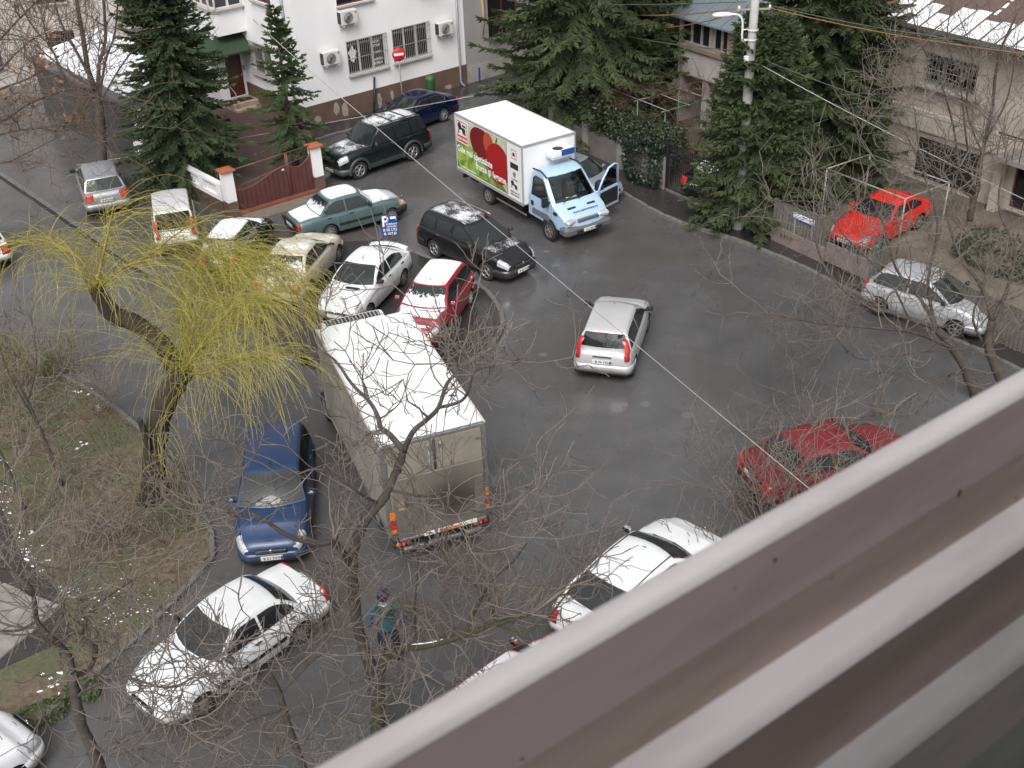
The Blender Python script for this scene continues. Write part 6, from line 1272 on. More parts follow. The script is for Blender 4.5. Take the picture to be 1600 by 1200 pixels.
spruce('spruce', 'broad drooping spruce towering behind the delivery truck', G(915, 195, .1), 15.0, 5.6, 1.6, 103, M_NEED3, .27, 11, .42, .85, .85, crownpow=.6)
spruce('spruce', 'second drooping spruce close to the veranda house', Vector((7.6, 52.0, .1)), 14.0, 4.2, 3.0, 104, M_NEED3, .30, 10, .42, .85, .85, crownpow=.6)
spruce('spruce', 'spruce with low skirts hanging over the footway behind the lamp pole', Vector((8.95, 37.95, .1)), 7.3, 2.6, .9, 105, M_NEED3, .18, 14, .30, .75, 1.0, crownpow=.42)
spruce('spruce', 'tall spruce in front of the brown shed on the right', Vector((11.8, 40.8, .1)), 14.0, 3.5, .8, 106, M_NEED3, .23, 12, .36, .75, 1.0, crownpow=.5)
# evergreen hedge and climbing shrubs along the right fence
def leafmass(name, label, boxes, n, size, mt, seed, cat='hedge', stuff=False):
    random.seed(seed); c0 = Vector(boxes[0][0]); t = thing(name, label, cat, (c0.x, c0.y, .1), 0); m = MB(); o0 = Vector((c0.x, c0.y, .1))
    vol = [b[1].x*b[1].y*b[1].z for b in boxes]; tw = MB()
    for (c, hsz, rz), v_ in zip(boxes, vol):
        k = int(n*v_/sum(vol)); M = Matrix.Translation(c) @ Matrix.Rotation(rz, 4, 'Z')
        for i in range(k):
            q = rv(); q = q.normalized()*random.uniform(.62, 1.05)**.6 if q.length > .01 else q
            q = Vector((max(-1, min(1, q.x*1.35)), max(-1, min(1, q.y*1.25)), max(-1, min(1, q.z*1.25)))); p = M @ Vector((q.x*hsz.x, q.y*hsz.y, q.z*hsz.z)); p = p-o0
            a = rv().normalized()*size*random.uniform(.6, 1.4); b = a.cross(rv()).normalized()*size*.5; m.quad(p-a, p-b, p+a, p+b)
        for i in range(int(10*max(1, v_))):
            p = M @ Vector((random.uniform(-.9, .9)*hsz.x, random.uniform(-.6, .6)*hsz.y, -hsz.z)); tw.path([p-o0, p-o0+Vector((random.uniform(-.2, .2), random.uniform(-.2, .2), hsz.z*random.uniform(1.2, 2.1)))], [.015, .006], 3, cap=False)
    m.build('foliage', mt, t, fix=False)['kind'] = 'stuff'; tw.build('stems', M_TWIG, t, fix=False)['kind'] = 'stuff'; return t
FRA = math.atan2(frd.y, frd.x)
M_HEDGE = mat('hedge_leaves', (.040, .056, .024), .55, col2=(.014, .022, .011), scale=1.8, mid=.5, wid=.4); M_BUSH = mat('glossy_dark_leaves', (.022, .042, .024), .4, col2=(.008, .016, .009), scale=2.5, mid=.5, wid=.4)
def fs(s, off=0.0, z=0.0): return fr0+frd*s+nrm*off+Vector((0, 0, z))
leafmass('evergreen_hedge', 'evergreen hedge above the low wall behind the delivery truck', [(fs(-2.0, .45, 1.65), Vector((2.6, .55, .62)), FRA), (fs(.6, .4, 1.55), Vector((1.5, .55, .62)), FRA), (fs(1.9, .5, 1.7), Vector((.7, .55, .7)), FRA)], 7000, .075, M_HEDGE, 201)
leafmass('dark_bush', 'glossy dark green bush hanging over the footway beside the iron fence', [(fs(1.45, -.15, .95), Vector((.95, .55, .90)), FRA)], 2600, .07, M_BUSH, 202, 'bush')
leafmass('garden_bush', 'low green bush in the garden at the right edge', [(Vector((16.2, 33.5, .6)), Vector((1.4, .8, .55)), FRA), (Vector((17.6, 32.0, .5)), Vector((1.2, .7, .45)), FRA)], 2500, .075, mat('garden_leaves', (.055, .075, .035), .6, col2=(.02, .03, .016), scale=2, mid=.5, wid=.4), 203, 'bush')
leafmass('ivy', 'mossy green growth at the foot of the crooked tree', [(G(128, 1078, .12), Vector((.35, .3, .12)), 0), (G(60, 1118, .12), Vector((.5, .3, .12)), .6)], 700, .05, mat('ivy_green', (.07, .12, .02), .6, col2=(.03, .055, .012), scale=3), 204, 'ground cover')
# ------------------------------------------------------------------ ground cover: grass tufts, snow remains, litter, leaves
def inpoly(x, y, poly):
    c = False; n = len(poly)
    for i in range(n):
        a, b = poly[i], poly[i-1]
        if (a.y > y) != (b.y > y) and x < (b.x-a.x)*(y-a.y)/(b.y-a.y)+a.x: c = not c
    return c
random.seed(5); m = MB(); lx = [p.x for p in lawn]; ly = [p.y for p in lawn]; k = 0
while k < 9000:
    x, y = random.uniform(max(-19, min(lx)), max(lx)), random.uniform(min(ly), max(ly))
    if not inpoly(x, y, lawn): continue
    k += 1; a = random.uniform(0, 6.28); hgt = random.uniform(.04, .14); d = Vector((math.cos(a), math.sin(a), 0))*.012; l = rv(.05); p = Vector((x, y, .065)); m.add([p-d, p+d, p+Vector((l.x, l.y, hgt))], [(0, 1, 2)])
tag(m.build('grass', mat('dry_grass', (.12, .10, .045), .9, col2=(.055, .065, .022), scale=.7, mid=.5, wid=.25), fix=False), 'short dry winter grass on the lawn', 'grass', kind='stuff')
m = MB(); k = 0
while k < 1800:
    x, y = random.uniform(max(-19, min(lx)), max(lx)), random.uniform(min(ly), max(ly))
    if not inpoly(x, y, lawn): continue
    k += 1; p = Vector((x, y, .085)); a = random.uniform(0, 6.28); q = random.uniform(.02, .055); u, v_ = Vector((math.cos(a), math.sin(a), random.uniform(-.3, .3)))*q, Vector((-math.sin(a), math.cos(a), random.uniform(-.2, .3)))*q*.6; m.quad(p-u, p-v_, p+u, p+v_)
tag(m.build('leaf_litter', mat('old_leaf', (.21, .16, .10), .85, var=.5, scale=2.5), fix=False), 'old brown leaves scattered over the lawn', 'leaves', kind='stuff')
def blob(m, c, rx, ry, z, hgt, n=9):
    a0 = random.uniform(0, 6); P = [(c.x+rx*math.cos(a0+6.283*i/n)*random.uniform(.55, 1.2), c.y+ry*math.sin(a0+6.283*i/n)*random.uniform(.55, 1.2), z) for i in range(n)]; Q = [(lerp(c.x, p[0], .6), lerp(c.y, p[1], .6), z+hgt*random.uniform(.7, 1.2)) for p in P]
    m.add(P+Q+[(c.x, c.y, z+hgt)], [(i, (i+1) % n, n+(i+1) % n, n+i) for i in range(n)]+[(n+i, n+(i+1) % n, 2*n) for i in range(n)], 0, True)
m = MB()
for cx, cy, sx, sy, k, r in ((170, 945, 75, 45, 60, .06), (110, 925, 30, 20, 18, .06), (25, 850, 30, 35, 45, .10), (45, 880, 25, 18, 22, .12), (10, 770, 15, 60, 20, .07), (125, 615, 16, 6, 5, .16), (157, 640, 5, 8, 3, .10), (128, 698, 14, 8, 4, .14), (150, 760, 110, 90, 50, .022), (85, 1065, 25, 18, 10, .08), (60, 640, 60, 50, 20, .03), (230, 960, 30, 40, 25, .035), (20, 910, 20, 30, 14, .1)):
    for i in range(k): c = G(random.gauss(cx, sx*.5), random.gauss(cy, sy*.5)); blob(m, c, r*.62*random.uniform(.4, 1.5), r*.62*random.uniform(.3, 1.0), .066, .008)
tag(m.build('snow_patches', M_SNOW, fix=False), 'scattered remains of melting snow on the lawn', 'snow', kind='stuff')
m = MB()
for cx, cy, sx, sy, k in ((1050, 350, 60, 20, 60), (1180, 400, 60, 25, 110), (1100, 380, 60, 20, 60), (1300, 470, 50, 30, 60), (950, 700, 150, 100, 40), (700, 470, 40, 30, 15), (1250, 430, 40, 20, 60)):
    for i in range(k):
        p = G(random.gauss(cx, sx*.6), random.gauss(cy, sy*.6)); p.z = .012; a = random.uniform(0, 6.28); s = random.uniform(.02, .05); u, v_ = Vector((math.cos(a), math.sin(a), random.uniform(-.2, .2)))*s, Vector((-math.sin(a), math.cos(a), .15))*s*.6; m.quad(p-u, p-v_, p+u, p+v_)
tag(m.build('fallen_leaves', mat('wet_leaf', (.20, .12, .06), .7, var=.5, scale=3), fix=False), 'wet fallen leaves along the kerb on the right', 'leaves', kind='stuff')
# ------------------------------------------------------------------ poles, wires, signs, fences
M_POLE = mat('weathered_pole_concrete', (.24, .225, .21), .85, var=.3, scale=2, bump=.2)
pb_ = G(643, 144, .1); up = thing('utility_pole', 'square concrete utility pole in front of the white house', 'pole', pb_, HA+.1)
MB().grid([[Vector((x*w_, y*w_, z)) for x, y in ((-1, -1), (1, -1), (1, 1), (-1, 1))] for z, w_ in ((0, .17), (2.5, .155), (9.5, .10))], smooth=False, close=True).build('shaft', M_POLE, up); bxp(up, 'notice', (0, -.168, 1.55), (.22, .01, .3), M_PL); bxp(up, 'crossarm', (0, 0, 8.9), (1.2, .08, .1), M_IRON)
pr_ = Vector((8.32, 37.41, .1)); rp_ = thing('lamp_pole', 'round concrete pole with a white street lamp above the footway', 'street lamp', pr_, 0)
MB().lathe([(.20, 0), (.20, .02), (.19, 2.2), (.155, 6), (.12, 9.6), (.001, 9.6)], 16).build('shaft', mat('pale_pole_concrete', (.40, .385, .37), .8, var=.25, scale=2), rp_)
def polez(px_, py_): return V(px_, py_, pr_.y).z
za, zl = polez(1172, 62)-.1, polez(1140, 30)-.1
arm = [(-.16, 0, za), (-.34, -.05, za+.02), (-.36, -.05, za+.55), (-.45, -.05, za+.78), (-.62, -.05, za+.85), (-.80, -.05, za+.85)]
M_ARM = mat('white_lamp_arm', (.68, .68, .68), .4, var=.1); MB().path(smoothpts([Vector(a) for a in arm], 3), .035, 8).build('lamp_arm', M_ARM, rp_)
hd = MB(); hd.grid([[Vector((x, y*w_-.05, za+.85+z*h_)) for y, z in ((-1, 0), (-.8, .8), (0, 1), (.8, .8), (1, 0), (.7, -.7), (-.7, -.7))] for x, w_, h_ in ((-.72, .06, .05), (-.82, .11, .075), (-1.05, .15, .09), (-1.25, .13, .08), (-1.36, .05, .04))], close=True).build('lamp_head', M_ARM, rp_)
for z_ in (za+.02, za+.34): MB().lathe([(.19, -.03), (.195, 0), (.19, .03)], 14, c=(0, 0, z_)).build('strap', M_ARM, rp_); MB().path([(-.17, 0, z_), (-.35, -.05, z_)], .02, 5).build('strut', M_ARM, rp_)
bxp(rp_, 'junction_box', (-.17, -.12, polez(1172, 92)-.1), (.16, .16, .28), M_PL, .02)
zt_ = polez(1185, 14)-.1
for s in (-1, 1): bxp(rp_, 'insulator_bracket', (s*.3, 0, zt_), (.55, .05, .05), M_IRON); MB().lathe([(.03, 0), (.05, .03), (.03, .1), (.001, .11)], 8, c=(s*.5, 0, zt_+.02)).build('insulator', M_PL, rp_)
def wire(name, label, a, b, r0=.012, r1=.012, sag=.3, mt=None, grp='overhead wires'):
    a, b = Vector(a), Vector(b); n = 24; pts = [a.lerp(b, i/n)+Vector((0, 0, -sag*4*(i/n)*(1-i/n))) for i in range(n+1)]; m = MB(); m.path([p-a for p in pts], [lerp(r0, r1, i/n) for i in range(n+1)], 5); return tag(m.build(name, mt or M_BLACK, None, a, fix=False), label, 'wire', grp)
top = pr_+Vector((0, 0, zt_)); M_COP = mat('orange_cable', (.36, .17, .06), .6, var=.2); M_PALEW = mat('pale_cable', (.46, .43, .42), .5, var=.1); M_GRNW = mat('grey_green_cable', (.10, .13, .10), .6, var=.2)
wire('overhead_wire', 'orange overhead wire from the lamp pole to the upper left', top+Vector((-.5, 0, .05)), V(860, -2, 62), .02, .03, .5, M_COP); wire('overhead_wire', 'second orange wire just below the first, left of the lamp pole', top+Vector((-.4, 0, -.05)), V(880, 6, 64), .02, .03, .9, M_COP)
wire('overhead_wire', 'green overhead wire running left from the top of the lamp pole', top+Vector((-.3, 0, .25)), V(700, -10, 66), .016, .025, .3, M_GRNW); wire('overhead_wire', 'orange overhead wire from the lamp pole past the tin roof', top+Vector((.5, 0, .02)), V(1640, 88, 30), .016, .012, .15, M_COP); wire('overhead_wire', 'green overhead wire from the lamp pole past the tin roof', top+Vector((.5, 0, .10)), V(1640, 78, 30), .016, .012, .15, M_GRNW)
wire('overhead_wire', 'grey wire sloping from the big spruces past the lamp pole to the right edge', V(905, 38, 52), pr_+Vector((0, 0, polez(1172, 85))), .022, .02, .2, M_GRNW); wire('overhead_wire', 'grey wire from the lamp pole sloping down over the right-hand garden', pr_+Vector((.12, 0, polez(1180, 92))), V(1640, 232, 27), .015, .010, .2, M_GRNW); wire('overhead_wire', 'pale wire falling steeply from the lamp pole to the right', pr_+Vector((.12, 0, polez(1180, 100))), V(1640, 330, 26), .014, .010, .1, M_PALEW)
wire('overhead_wire', 'dark wire across the white house facade to the concrete pole', hp(-.15, .3, 5.0), pb_+Vector((-.1, 0, 5.6)), .014, .014, .5, M_BLACK); wire('overhead_wire', 'second dark wire sagging under the upper air conditioner', hp(-.15, .3, 4.85), pb_+Vector((-.1, 0, 5.9)), .012, .012, .9, M_BLACK)
wire('overhead_wire', 'thin grey wire across the yard from the left lane to the delivery truck', V(120, 258, 43), V(905, 118, 50), .012, .014, .1, M_PALEW)
wire('long_cable', 'long pale cable running diagonally across the junction towards the camera', V(395, 30, 53), V(1335, 822, 5.0), .018, .0024, .1, M_PALEW)
# --- signs
ps = G(612, 384, .09); s_ = thing('parking_sign', 'blue parking sign with white P and numbers on a short red post', 'sign', ps, R(8))
M_SB = mat('sign_blue', (.015, .07, .28), .4, var=.1); MB().path([(0, .03, 0), (0, .03, 1.0)], .035, 8).build('post', mat('post_red', (.22, .04, .04), .6, var=.3), s_)
bd = bxp(s_, 'panel', (0, 0, .78), (.58, .03, .80), M_SB, .01); 
fm_ = lambda x, z: frame((x, -.0165, z), (1, 0, 0), (0, 0, 1))
text('letter', 'P', .56, M_WHITE, bd, fm_(-.15, .16), .001, sx=.85); bxp(bd, 'white_field', (.14, -.017, .30), (.20, .004, .09), M_WHITE); bxp(bd, 'green_field', (.24, -.017, .27), (.03, .004, .16), mat('sign_green', (.2, .5, .15), .5, var=0))
for z_, t_, sz in ((.065, 'REZERVAT', .085), (-.03, 'PARCARE', .085), (-.15, 'B 55 LYS', .135), (-.30, 'B 15702', .135)): text('lettering', t_, sz, M_WHITE, bd, fm_(.07 if z_ > -.1 else .0, z_), .001)
nb = hp(4.55, -1.0, .1); ns = thing('no_entry_sign', 'round red no-entry sign with a white bar on a thin pole', 'sign', nb, HA-.35)
zs = V(617, 85, nb.y).z-.1; MB().path([(0, .03, 0), (0, .03, zs+.3)], .03, 8).build('post', M_IRON, ns); MB().lathe([(.001, -.012), (.30, -.012), (.31, 0), (.30, .012), (.001, .012)], 28, 'y', (0, -.01, zs)).build('disc', mat('sign_red', (.55, .02, .02), .4, var=.08), ns); bxp(ns, 'white_bar', (0, -.026, zs), (.44, .006, .11), M_WHITE)
gb = hp(6.35, -.75, .1); t = thing('litter_bin', 'green litter bin beside the concrete utility pole', 'bin', gb, HA); MB().lathe([(.15, .15), (.19, .2), (.22, .95), (.23, 1.0), (.20, 1.12), (.001, 1.16)], 14).build('body', mat('bin_green', (.035, .12, .04), .5, var=.2), t); MB().path([(0, .2, 0), (0, .2, 1.0)], .03, 6).build('post', M_IRON, t)
t = thing('leaning_pipe', 'black pipe leaning against the plinth of the white house', 'pipe', hp(3.25, -.5, .1)); MB().path([(0, 0, 0), (HX.x*.45+HY.x*.4, HX.y*.45+HY.y*.4, 1.55)], .05, 8).build('tube', M_BLACK, t)
t = thing('blue_bollard', 'thin blue bollard on the footway by the grey house', 'bollard', G(750, 134, .1)); MB().lathe([(.05, 0), (.05, .85), (.03, .9), (.001, .9)], 10).build('shaft', mat('bollard_blue', (.02, .04, .16), .5), t)
# --- fences on the right
M_FI = mat('dark_fence_iron', (.020, .020, .021), .55, var=.3); t = thing('iron_fence', 'dark iron bar fence and gate in front of the black car', 'fence', fs(2.55, 0, .1), FRA)
FLn = 4.6
for z_ in (.12, .95, 1.85): bxp(t, 'rail', (FLn/2, 0, z_), (FLn, .03, .04), M_FI)
for k in range(42): MB().box((.05+k*FLn/42, 0, .98), (.018, .018, 1.85)).build('bar', M_FI, t)
for k in (0, 1.55, 3.1, 4.6): bxp(t, 'post', (k, 0, 1.02), (.09, .09, 2.05), M_FI)
bxp(t, 'kerb', (FLn/2, 0, .04), (FLn, .16, .10), M_KERB)
t = thing('garage_notice', 'small white and red notice fixed on the iron fence', 'sign', fs(2.55+2.75, -.06, 1.25), FRA); bxp(t, 'board', (0, 0, 0), (.30, .015, .38), M_WHITE); MB().lathe([(.075, -.012), (.11, -.012), (.11, -.008), (.075, -.008)], 18, 'y', (0, 0, .02)).build('red_ring', MATS['sign_red'], t); bxp(t, 'red_edge', (0, -.009, .17), (.30, .006, .03), MATS['sign_red'])
t = thing('hedge_wall', 'low stained wall under the evergreen hedge', 'wall', fs(-5.0, .1, .1), FRA); bxp(t, 'wall', (3.7, 0, .5), (7.4, .22, 1.0), mat('hedge_wall_render', (.17, .15, .135), .9, var=.35, scale=1.2)); 
for k in (0, 2.4, 4.7, 6.3, 7.3): bxp(t, 'pier', (k, -.03, .65), (.32, .32, 1.3), mat('pier_concrete', (.26, .24, .225), .9, var=.3, scale=2))
def slatfence(name, label, s0, s1, zt0, mt, base=None, off=0.0, wd=.11, gap=.03):
    t = thing(name, label, 'fence', fs(s0, off, .1), FRA); L_ = s1-s0; me = MB().box((0, 0, 0), (wd, .03, 1)).mesh('slat', mt); n = int(L_/(wd+gap)); zb_ = .05 if base is None else .55
    if base: bxp(t, 'base_panel', (L_/2, 0, .28), (L_, .14, .56), base)
    for k in range(n): o = link('slat', me, t, ((k+.5)*(wd+gap), random.uniform(-.008, .008), (zb_+zt0)/2+random.uniform(-.02, .02))); o.scale.z = zt0-zb_
    for z_ in (zb_+.15, zt0-.2): bxp(t, 'rail', (L_/2, .04, z_), (L_, .04, .07), mt)
    for k in range(int(L_/2)+1): bxp(t, 'post', (min(L_, k*2.0), .08, zt0/2), (.12, .10, zt0), M_CONC)
    return t
M_SLAT = mat('grey_slats', (.17, .155, .135), .85, var=.4, scale=3); M_PINK = mat('pinkish_panel', (.24, .19, .175), .85, var=.25, scale=1.2)
slatfence('slat_fence', 'grey slat fence on a pinkish base right of the low spruce', 8.2, 10.6, 1.5, M_SLAT, M_PINK); slatfence('slat_fence', 'long grey slat fence behind the silver car on the right', 12.6, 24, 1.35, M_SLAT, None)
t = thing('drive_gate', 'low pinkish gate in front of the red coupe', 'gate', fs(10.65, 0, .1), FRA); bxp(t, 'panel', (.95, 0, .45), (1.85, .06, .7), M_PINK, .01); 
for k in range(10): MB().box((.1+k*.19, 0, .95), (.02, .02, .5)).build('bar', M_IRON, t)
MB().path([(.05, 0, 1.2), (1.85, 0, 1.2)], .02, 6).build('top_rail', M_IRON, t)
nm = thing('name_plate', 'long white plate on two posts in front of the red coupe', 'sign', fs(9.6, -.05, 1.35), FRA); bxp(nm, 'board', (0, 0, 0), (.95, .03, .22), mat('plate_bluewhite', (.66, .70, .80), .5, var=.05), .01); bxp(nm, 'blue_edge', (0, -.017, -.10), (.95, .004, .03), MATS['plate_blue'])
for k in (-.4, .4): MB().path([(k, .03, -1.25), (k, .03, .05)], .02, 6).build('post', M_IRON, nm)
t = thing('pipe_frame', 'bare white pipe frame above the red coupe', 'frame', Vector((11.3, 37.4, .12)), FRA); 
for k in (0, 3.4): MB().path([(k, 0, 0), (k, 0, 2.1)], .03, 6).build('post', M_IRON, t); MB().path([(k, 2.2, 0), (k, 2.2, 2.1)], .03, 6).build('post', M_IRON, t); MB().path([(k, 0, 2.1), (k, 2.2, 2.1)], .025, 6).build('beam', M_IRON, t)
for k in (0, 2.2): MB().path([(0, k, 2.1), (3.4, k, 2.1)], .025, 6).build('beam', M_IRON, t)
# pergola with vines
t = thing('pergola', 'vine pergola on thin green poles behind the hedge', 'pergola', Vector((4.6, 46.2, .12)), FRA); M_GP = mat('pole_green', (.10, .22, .15), .5, var=.2)
for x_ in (0, 1.7, 3.4):
    for y_ in (0, 2.2): MB().path([(x_, y_, 0), (x_, y_, 2.35)], .028, 6).build('pole', M_GP, t)
for x_ in (0, 1.7, 3.4): MB().path([(x_, -.2, 2.36), (x_, 2.4, 2.36)], .022, 5).build('beam', M_GP, t)
for y_ in (0, 1.1, 2.2): MB().path([(-.2, y_, 2.41), (3.6, y_, 2.41)], .018, 5).build('lath', M_IRON, t)
random.seed(8); tw = []; 
for k in range(60): grow(tw, Vector((random.uniform(-.2, 3.6), random.uniform(-.2, 2.4), 2.45)), Vector((random.uniform(-1, 1), random.uniform(-1, 1), .05)), .012, random.uniform(.8, 1.6), 1, .35, -.02, .9, 3)
m = MB(); [m.path(p_, [max(.008, x) for x in r_], 3, cap=False) for l_, p_, r_ in tw]; m.build('vine', mat('vine_red', (.17, .085, .065), .85, var=.4, scale=2), t, fix=False)['kind'] = 'stuff'
t = thing('garden_table', 'green and orange garden seat behind the iron fence', 'bench', Vector((7.4, 43.6, .12)), FRA+.5); bxp(t, 'seat', (0, 0, .8), (1.6, .5, .07), mat('seat_green', (.05, .17, .05), .6)); bxp(t, 'orange_edge', (0, -.28, .84), (1.6, .08, .06), mat('seat_orange', (.42, .13, .04), .6)); 
for k in (-.7, .7): bxp(t, 'leg', (k, 0, .39), (.07, .4, .78), M_IRON)
# --- person: seen from behind, hands on hips
def person():
    t = thing('person', 'person in blue cap, teal jacket and dark trousers, hands on hips, seen from behind', 'person', (-2.73, 16.97, .004), R(6)); t.scale = (1.1, 1.1, 1.1)
    V_ = [(0, 0, .98), (0, 0, 1.12), (0, -.01, 1.30), (0, -.015, 1.44), (0, 0, 1.53), (0, .01, 1.60), (0, .015, 1.68), (0, .01, 1.75)]
    Rr = [(.165, .12), (.155, .115), (.195, .13), (.18, .105), (.056, .056), (.075, .085), (.082, .10), (.06, .07)]
    E = [(i, i+1) for i in range(7)]
    for s in (-1, 1):
        b = len(V_); V_ += [(s*.19, -.01, 1.42), (s*.275, -.06, 1.26), (s*.345, -.09, 1.14), (s*.29, -.03, 1.06), (s*.22, .03, 1.02), (s*.17, .06, 1.00)]; Rr += [(.075, .075), (.065, .065), (.058, .058), (.048, .048), (.038, .038), (.03, .042)]; E += [(3, b)]+[(b+i, b+i+1) for i in range(5)]
        b = len(V_); V_ += [(s*.10, 0, .88), (s*.12, -.01, .68), (s*.135, .0, .48), (s*.14, -.02, .28), (s*.145, -.02, .09), (s*.15, .10, .045), (s*.155, .16, .035)]; Rr += [(.105, .105), (.088, .088), (.07, .07), (.066, .066), (.05, .05), (.045, .038), (.038, .03)]; E += [(0, b)]+[(b+i, b+i+1) for i in range(6)]
    me = bpy.data.meshes.new('body'); me.from_pydata(V_, E, []); o = link('body', me, t); md = o.modifiers.new('skin', 'SKIN'); md.use_smooth_shade = True
    for i, (a, b) in enumerate(Rr): me.skin_vertices[0].data[i].radius = (a, b)
    me.skin_vertices[0].data[0].use_root = True; ss = o.modifiers.new('sub', 'SUBSURF'); ss.levels = 2; ss.render_levels = 2
    bpy.context.view_layer.update(); nm_ = bpy.data.meshes.new_from_object(o.evaluated_get(bpy.context.evaluated_depsgraph_get())); o.modifiers.clear(); o.data = nm_
    cols = [mat('teal_jacket', (.045, .135, .145), .8, var=.35, scale=9), mat('blue_sleeve', (.030, .080, .15), .8, var=.3, scale=9), mat('navy_trousers', (.016, .020, .042), .85, var=.3, scale=7), mat('skin_tone', (.38, .23, .17), .6, var=.1), M_BLACK]
    nm_.materials.clear(); [nm_.materials.append(c) for c in cols]
    for p in nm_.polygons:
        c = p.center; x_ = abs(c.x)
        p.material_index = 4 if c.z < .10 else 2 if c.z < .93 and x_ < .26 else 3 if c.z > 1.515 and x_ < .12 else 3 if (c.z < 1.085 and x_ > .17 and c.y > -.03 and x_ < .31) else 1 if x_ > .215 else 0; p.use_smooth = True
    cap = MB().lathe([(.108, -.02), (.112, .0), (.112, .05), (.10, .10), (.06, .135), (.001, .145)], 16).build('knit_cap', mat('cap_blue', (.012, .016, .085), .9, var=.2, scale=12), t, (0, .012, 1.685)); cap.scale = (1, 1.08, 1); MB().lathe([(.112, -.035), (.118, -.02), (.118, .01), (.11, .015)], 16).build('cap_band', MATS['cap_blue'], cap)
    hood = MB().grid([[Vector((math.sin(a)*r_*1.15, -.08-math.cos(a)*r_*.55-.02, 1.50-dz-math.cos(a)*.06)) for a in [R(-100+i*20) for i in range(11)]] for r_, dz in ((.10, -.04), (.15, -.02), (.165, .04), (.14, .10), (.08, .12))]).build('hood', mat('dark_teal_hood', (.022, .055, .052), .85, var=.35, scale=9), t)
    MB().lathe([(.075, -.03), (.082, 0), (.07, .035)], 14).build('collar', M_WHITE, t, (0, .0, 1.515)); 
    MB().lathe([(.178, -.05), (.188, -.02), (.182, .03)], 18).build('jacket_hem', MATS['teal_jacket'], t, (0, 0, .97)).scale = (1, .76, 1)
    fm = MATS['skin_tone']
    for s in (-1, 1):
        h_ = MB()
        for k in range(4): h_.path([(s*(.175-.012*k), .045+.012*k, 1.015-.018*k), (s*(.135-.01*k), .095+.006*k, 1.005-.02*k), (s*(.09-.005*k), .118, 1.0-.02*k)], [.012, .011, .008], 6)
        h_.path([(s*.195, .02, 1.0), (s*.20, -.03, .985), (s*.185, -.075, .985)], [.013, .012, .009], 6); h_.build('fingers', fm, t, fix=False)
    return t
person()
# --- balcony from which the street is seen: sheet-metal parapet with stepped ledges
zL = CAMH-.68; LA, LB = G(520, 1200, zL), G(1600, 586, zL); le = (LB-LA).normalized(); li = Vector((-le.y, le.x, 0)); li = li if li.dot(-LA) > 0 else -li; LA = LA-li*.014
bal_ = thing('balcony', 'off-white sheet-metal balcony parapet with stepped ledges at the lower right', 'balcony', LA)
bal_.matrix_world = frame(LA, -le, li)
def prof_strip(nm, prof, mt, x0=-4.5, x1=1.6):
    n = 16; rows = [[Vector((lerp(x0, x1, k/n), s, z+.0015*math.sin(k*1.3))) for s, z in prof] for k in range(n+1)]; return MB().grid(rows).build(nm, mt, bal_, sharp=50)
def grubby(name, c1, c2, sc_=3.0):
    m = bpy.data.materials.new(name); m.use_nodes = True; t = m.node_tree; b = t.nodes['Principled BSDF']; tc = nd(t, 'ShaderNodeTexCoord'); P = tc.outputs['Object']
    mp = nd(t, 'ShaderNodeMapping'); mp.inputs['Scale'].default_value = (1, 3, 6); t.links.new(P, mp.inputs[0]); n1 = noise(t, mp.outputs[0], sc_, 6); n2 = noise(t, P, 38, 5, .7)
    c = mixc(t, ramp(t, n1, .35, .65), c2, c1); c = mixc(t, math2(t, 'MULTIPLY', ramp(t, n2, .68, .74), .8), c, (.06, .05, .045)); t.links.new(c, b.inputs['Base Color']); b.inputs['Roughness'].default_value = .55; return m
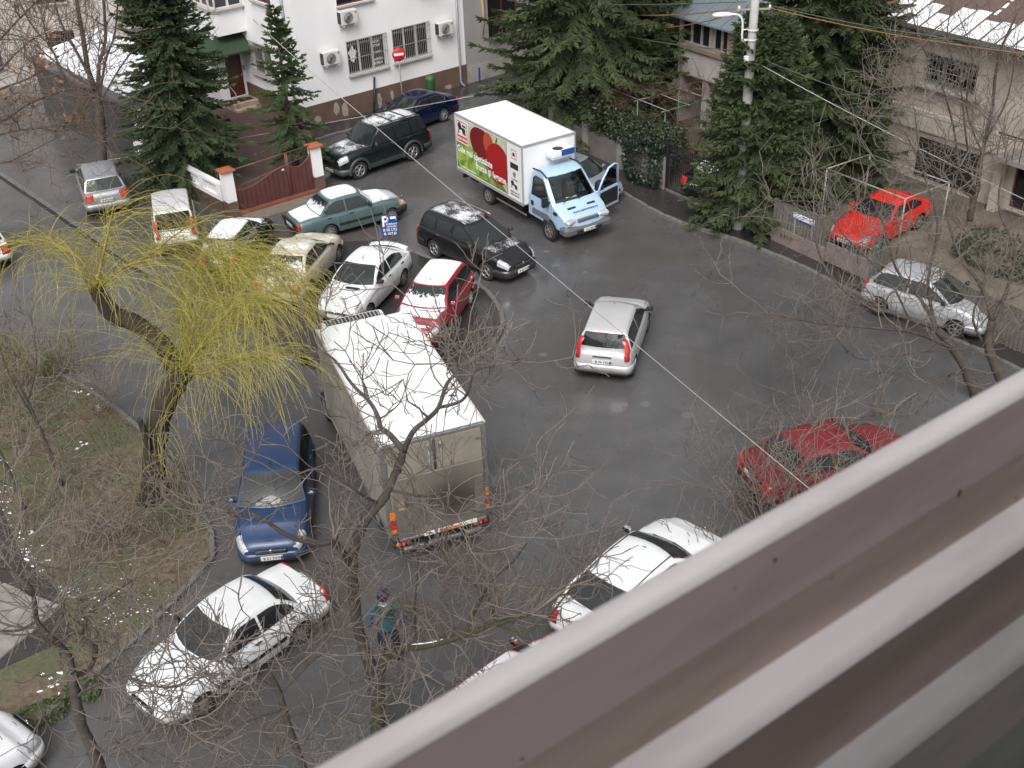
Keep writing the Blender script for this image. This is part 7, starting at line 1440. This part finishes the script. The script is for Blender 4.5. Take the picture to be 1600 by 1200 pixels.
M_LP = grubby('grubby_white_metal', (.50, .465, .47), (.42, .375, .38)); M_LP2 = grubby('mauve_white_ledge', (.40, .365, .375), (.33, .295, .30)); M_LP3 = grubby('greyer_ledge', (.24, .225, .23), (.19, .18, .18)); M_LF = grubby('mauve_inner_face', (.27, .212, .215), (.22, .17, .168)); M_LB = grubby('shade_toned_face', (.20, .155, .140), (.15, .115, .10)); M_LB2 = grubby('brown_shadow_face', (.13, .100, .092), (.10, .077, .070)); M_LF2 = grubby('mauve_grey_face', (.15, .128, .132), (.115, .10, .10))  # upright faces coloured darker than the ledge tops: shade painted into the tones
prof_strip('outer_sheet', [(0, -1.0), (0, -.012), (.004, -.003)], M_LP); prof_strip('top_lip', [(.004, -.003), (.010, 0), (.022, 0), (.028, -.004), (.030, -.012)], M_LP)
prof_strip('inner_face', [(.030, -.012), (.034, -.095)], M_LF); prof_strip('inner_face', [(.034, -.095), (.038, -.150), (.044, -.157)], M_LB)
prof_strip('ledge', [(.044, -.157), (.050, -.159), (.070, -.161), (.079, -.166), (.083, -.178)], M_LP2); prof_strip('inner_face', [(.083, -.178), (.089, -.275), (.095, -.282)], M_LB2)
prof_strip('ledge', [(.095, -.282), (.101, -.285), (.118, -.288), (.126, -.294), (.130, -.306)], M_LP3); prof_strip('inner_face', [(.130, -.306), (.140, -.40)], M_LF2); prof_strip('inner_face', [(.140, -.40), (.152, -.62), (.16, -.9)], grubby('greenish_inner_face', (.11, .118, .10), (.085, .095, .08)))  # lowest face simply darker, with a green tint
random.seed(4)
for k in range(16):
    s_, z_ = random.choice(((.032, random.uniform(-.13, -.03)), (.086, random.uniform(-.26, -.19)), (.134, random.uniform(-.39, -.31)))); blob_ = MB(); u_ = random.uniform(-1.15, -.05); blob_.lathe([(.001, -.0012), (random.uniform(.0015, .0045), 0), (.001, .0012)], 7, 'y', (0, 0, 0)); o = blob_.build('dirt_spot', M_BLACK, bal_, (u_, s_+.002, z_)); o.scale = (1, 1, random.uniform(.6, 1.8))
MB().box((-1.4, 1.95, .8), (9, .16, 3.7)).build('back_wall', M_HW, bal_); MB().box((-1.4, .98, -1.02), (7, 1.95, .16)).build('floor_slab', M_CONC, bal_)  # unseen wall added behind the camera, tall enough to block sun and rear sky
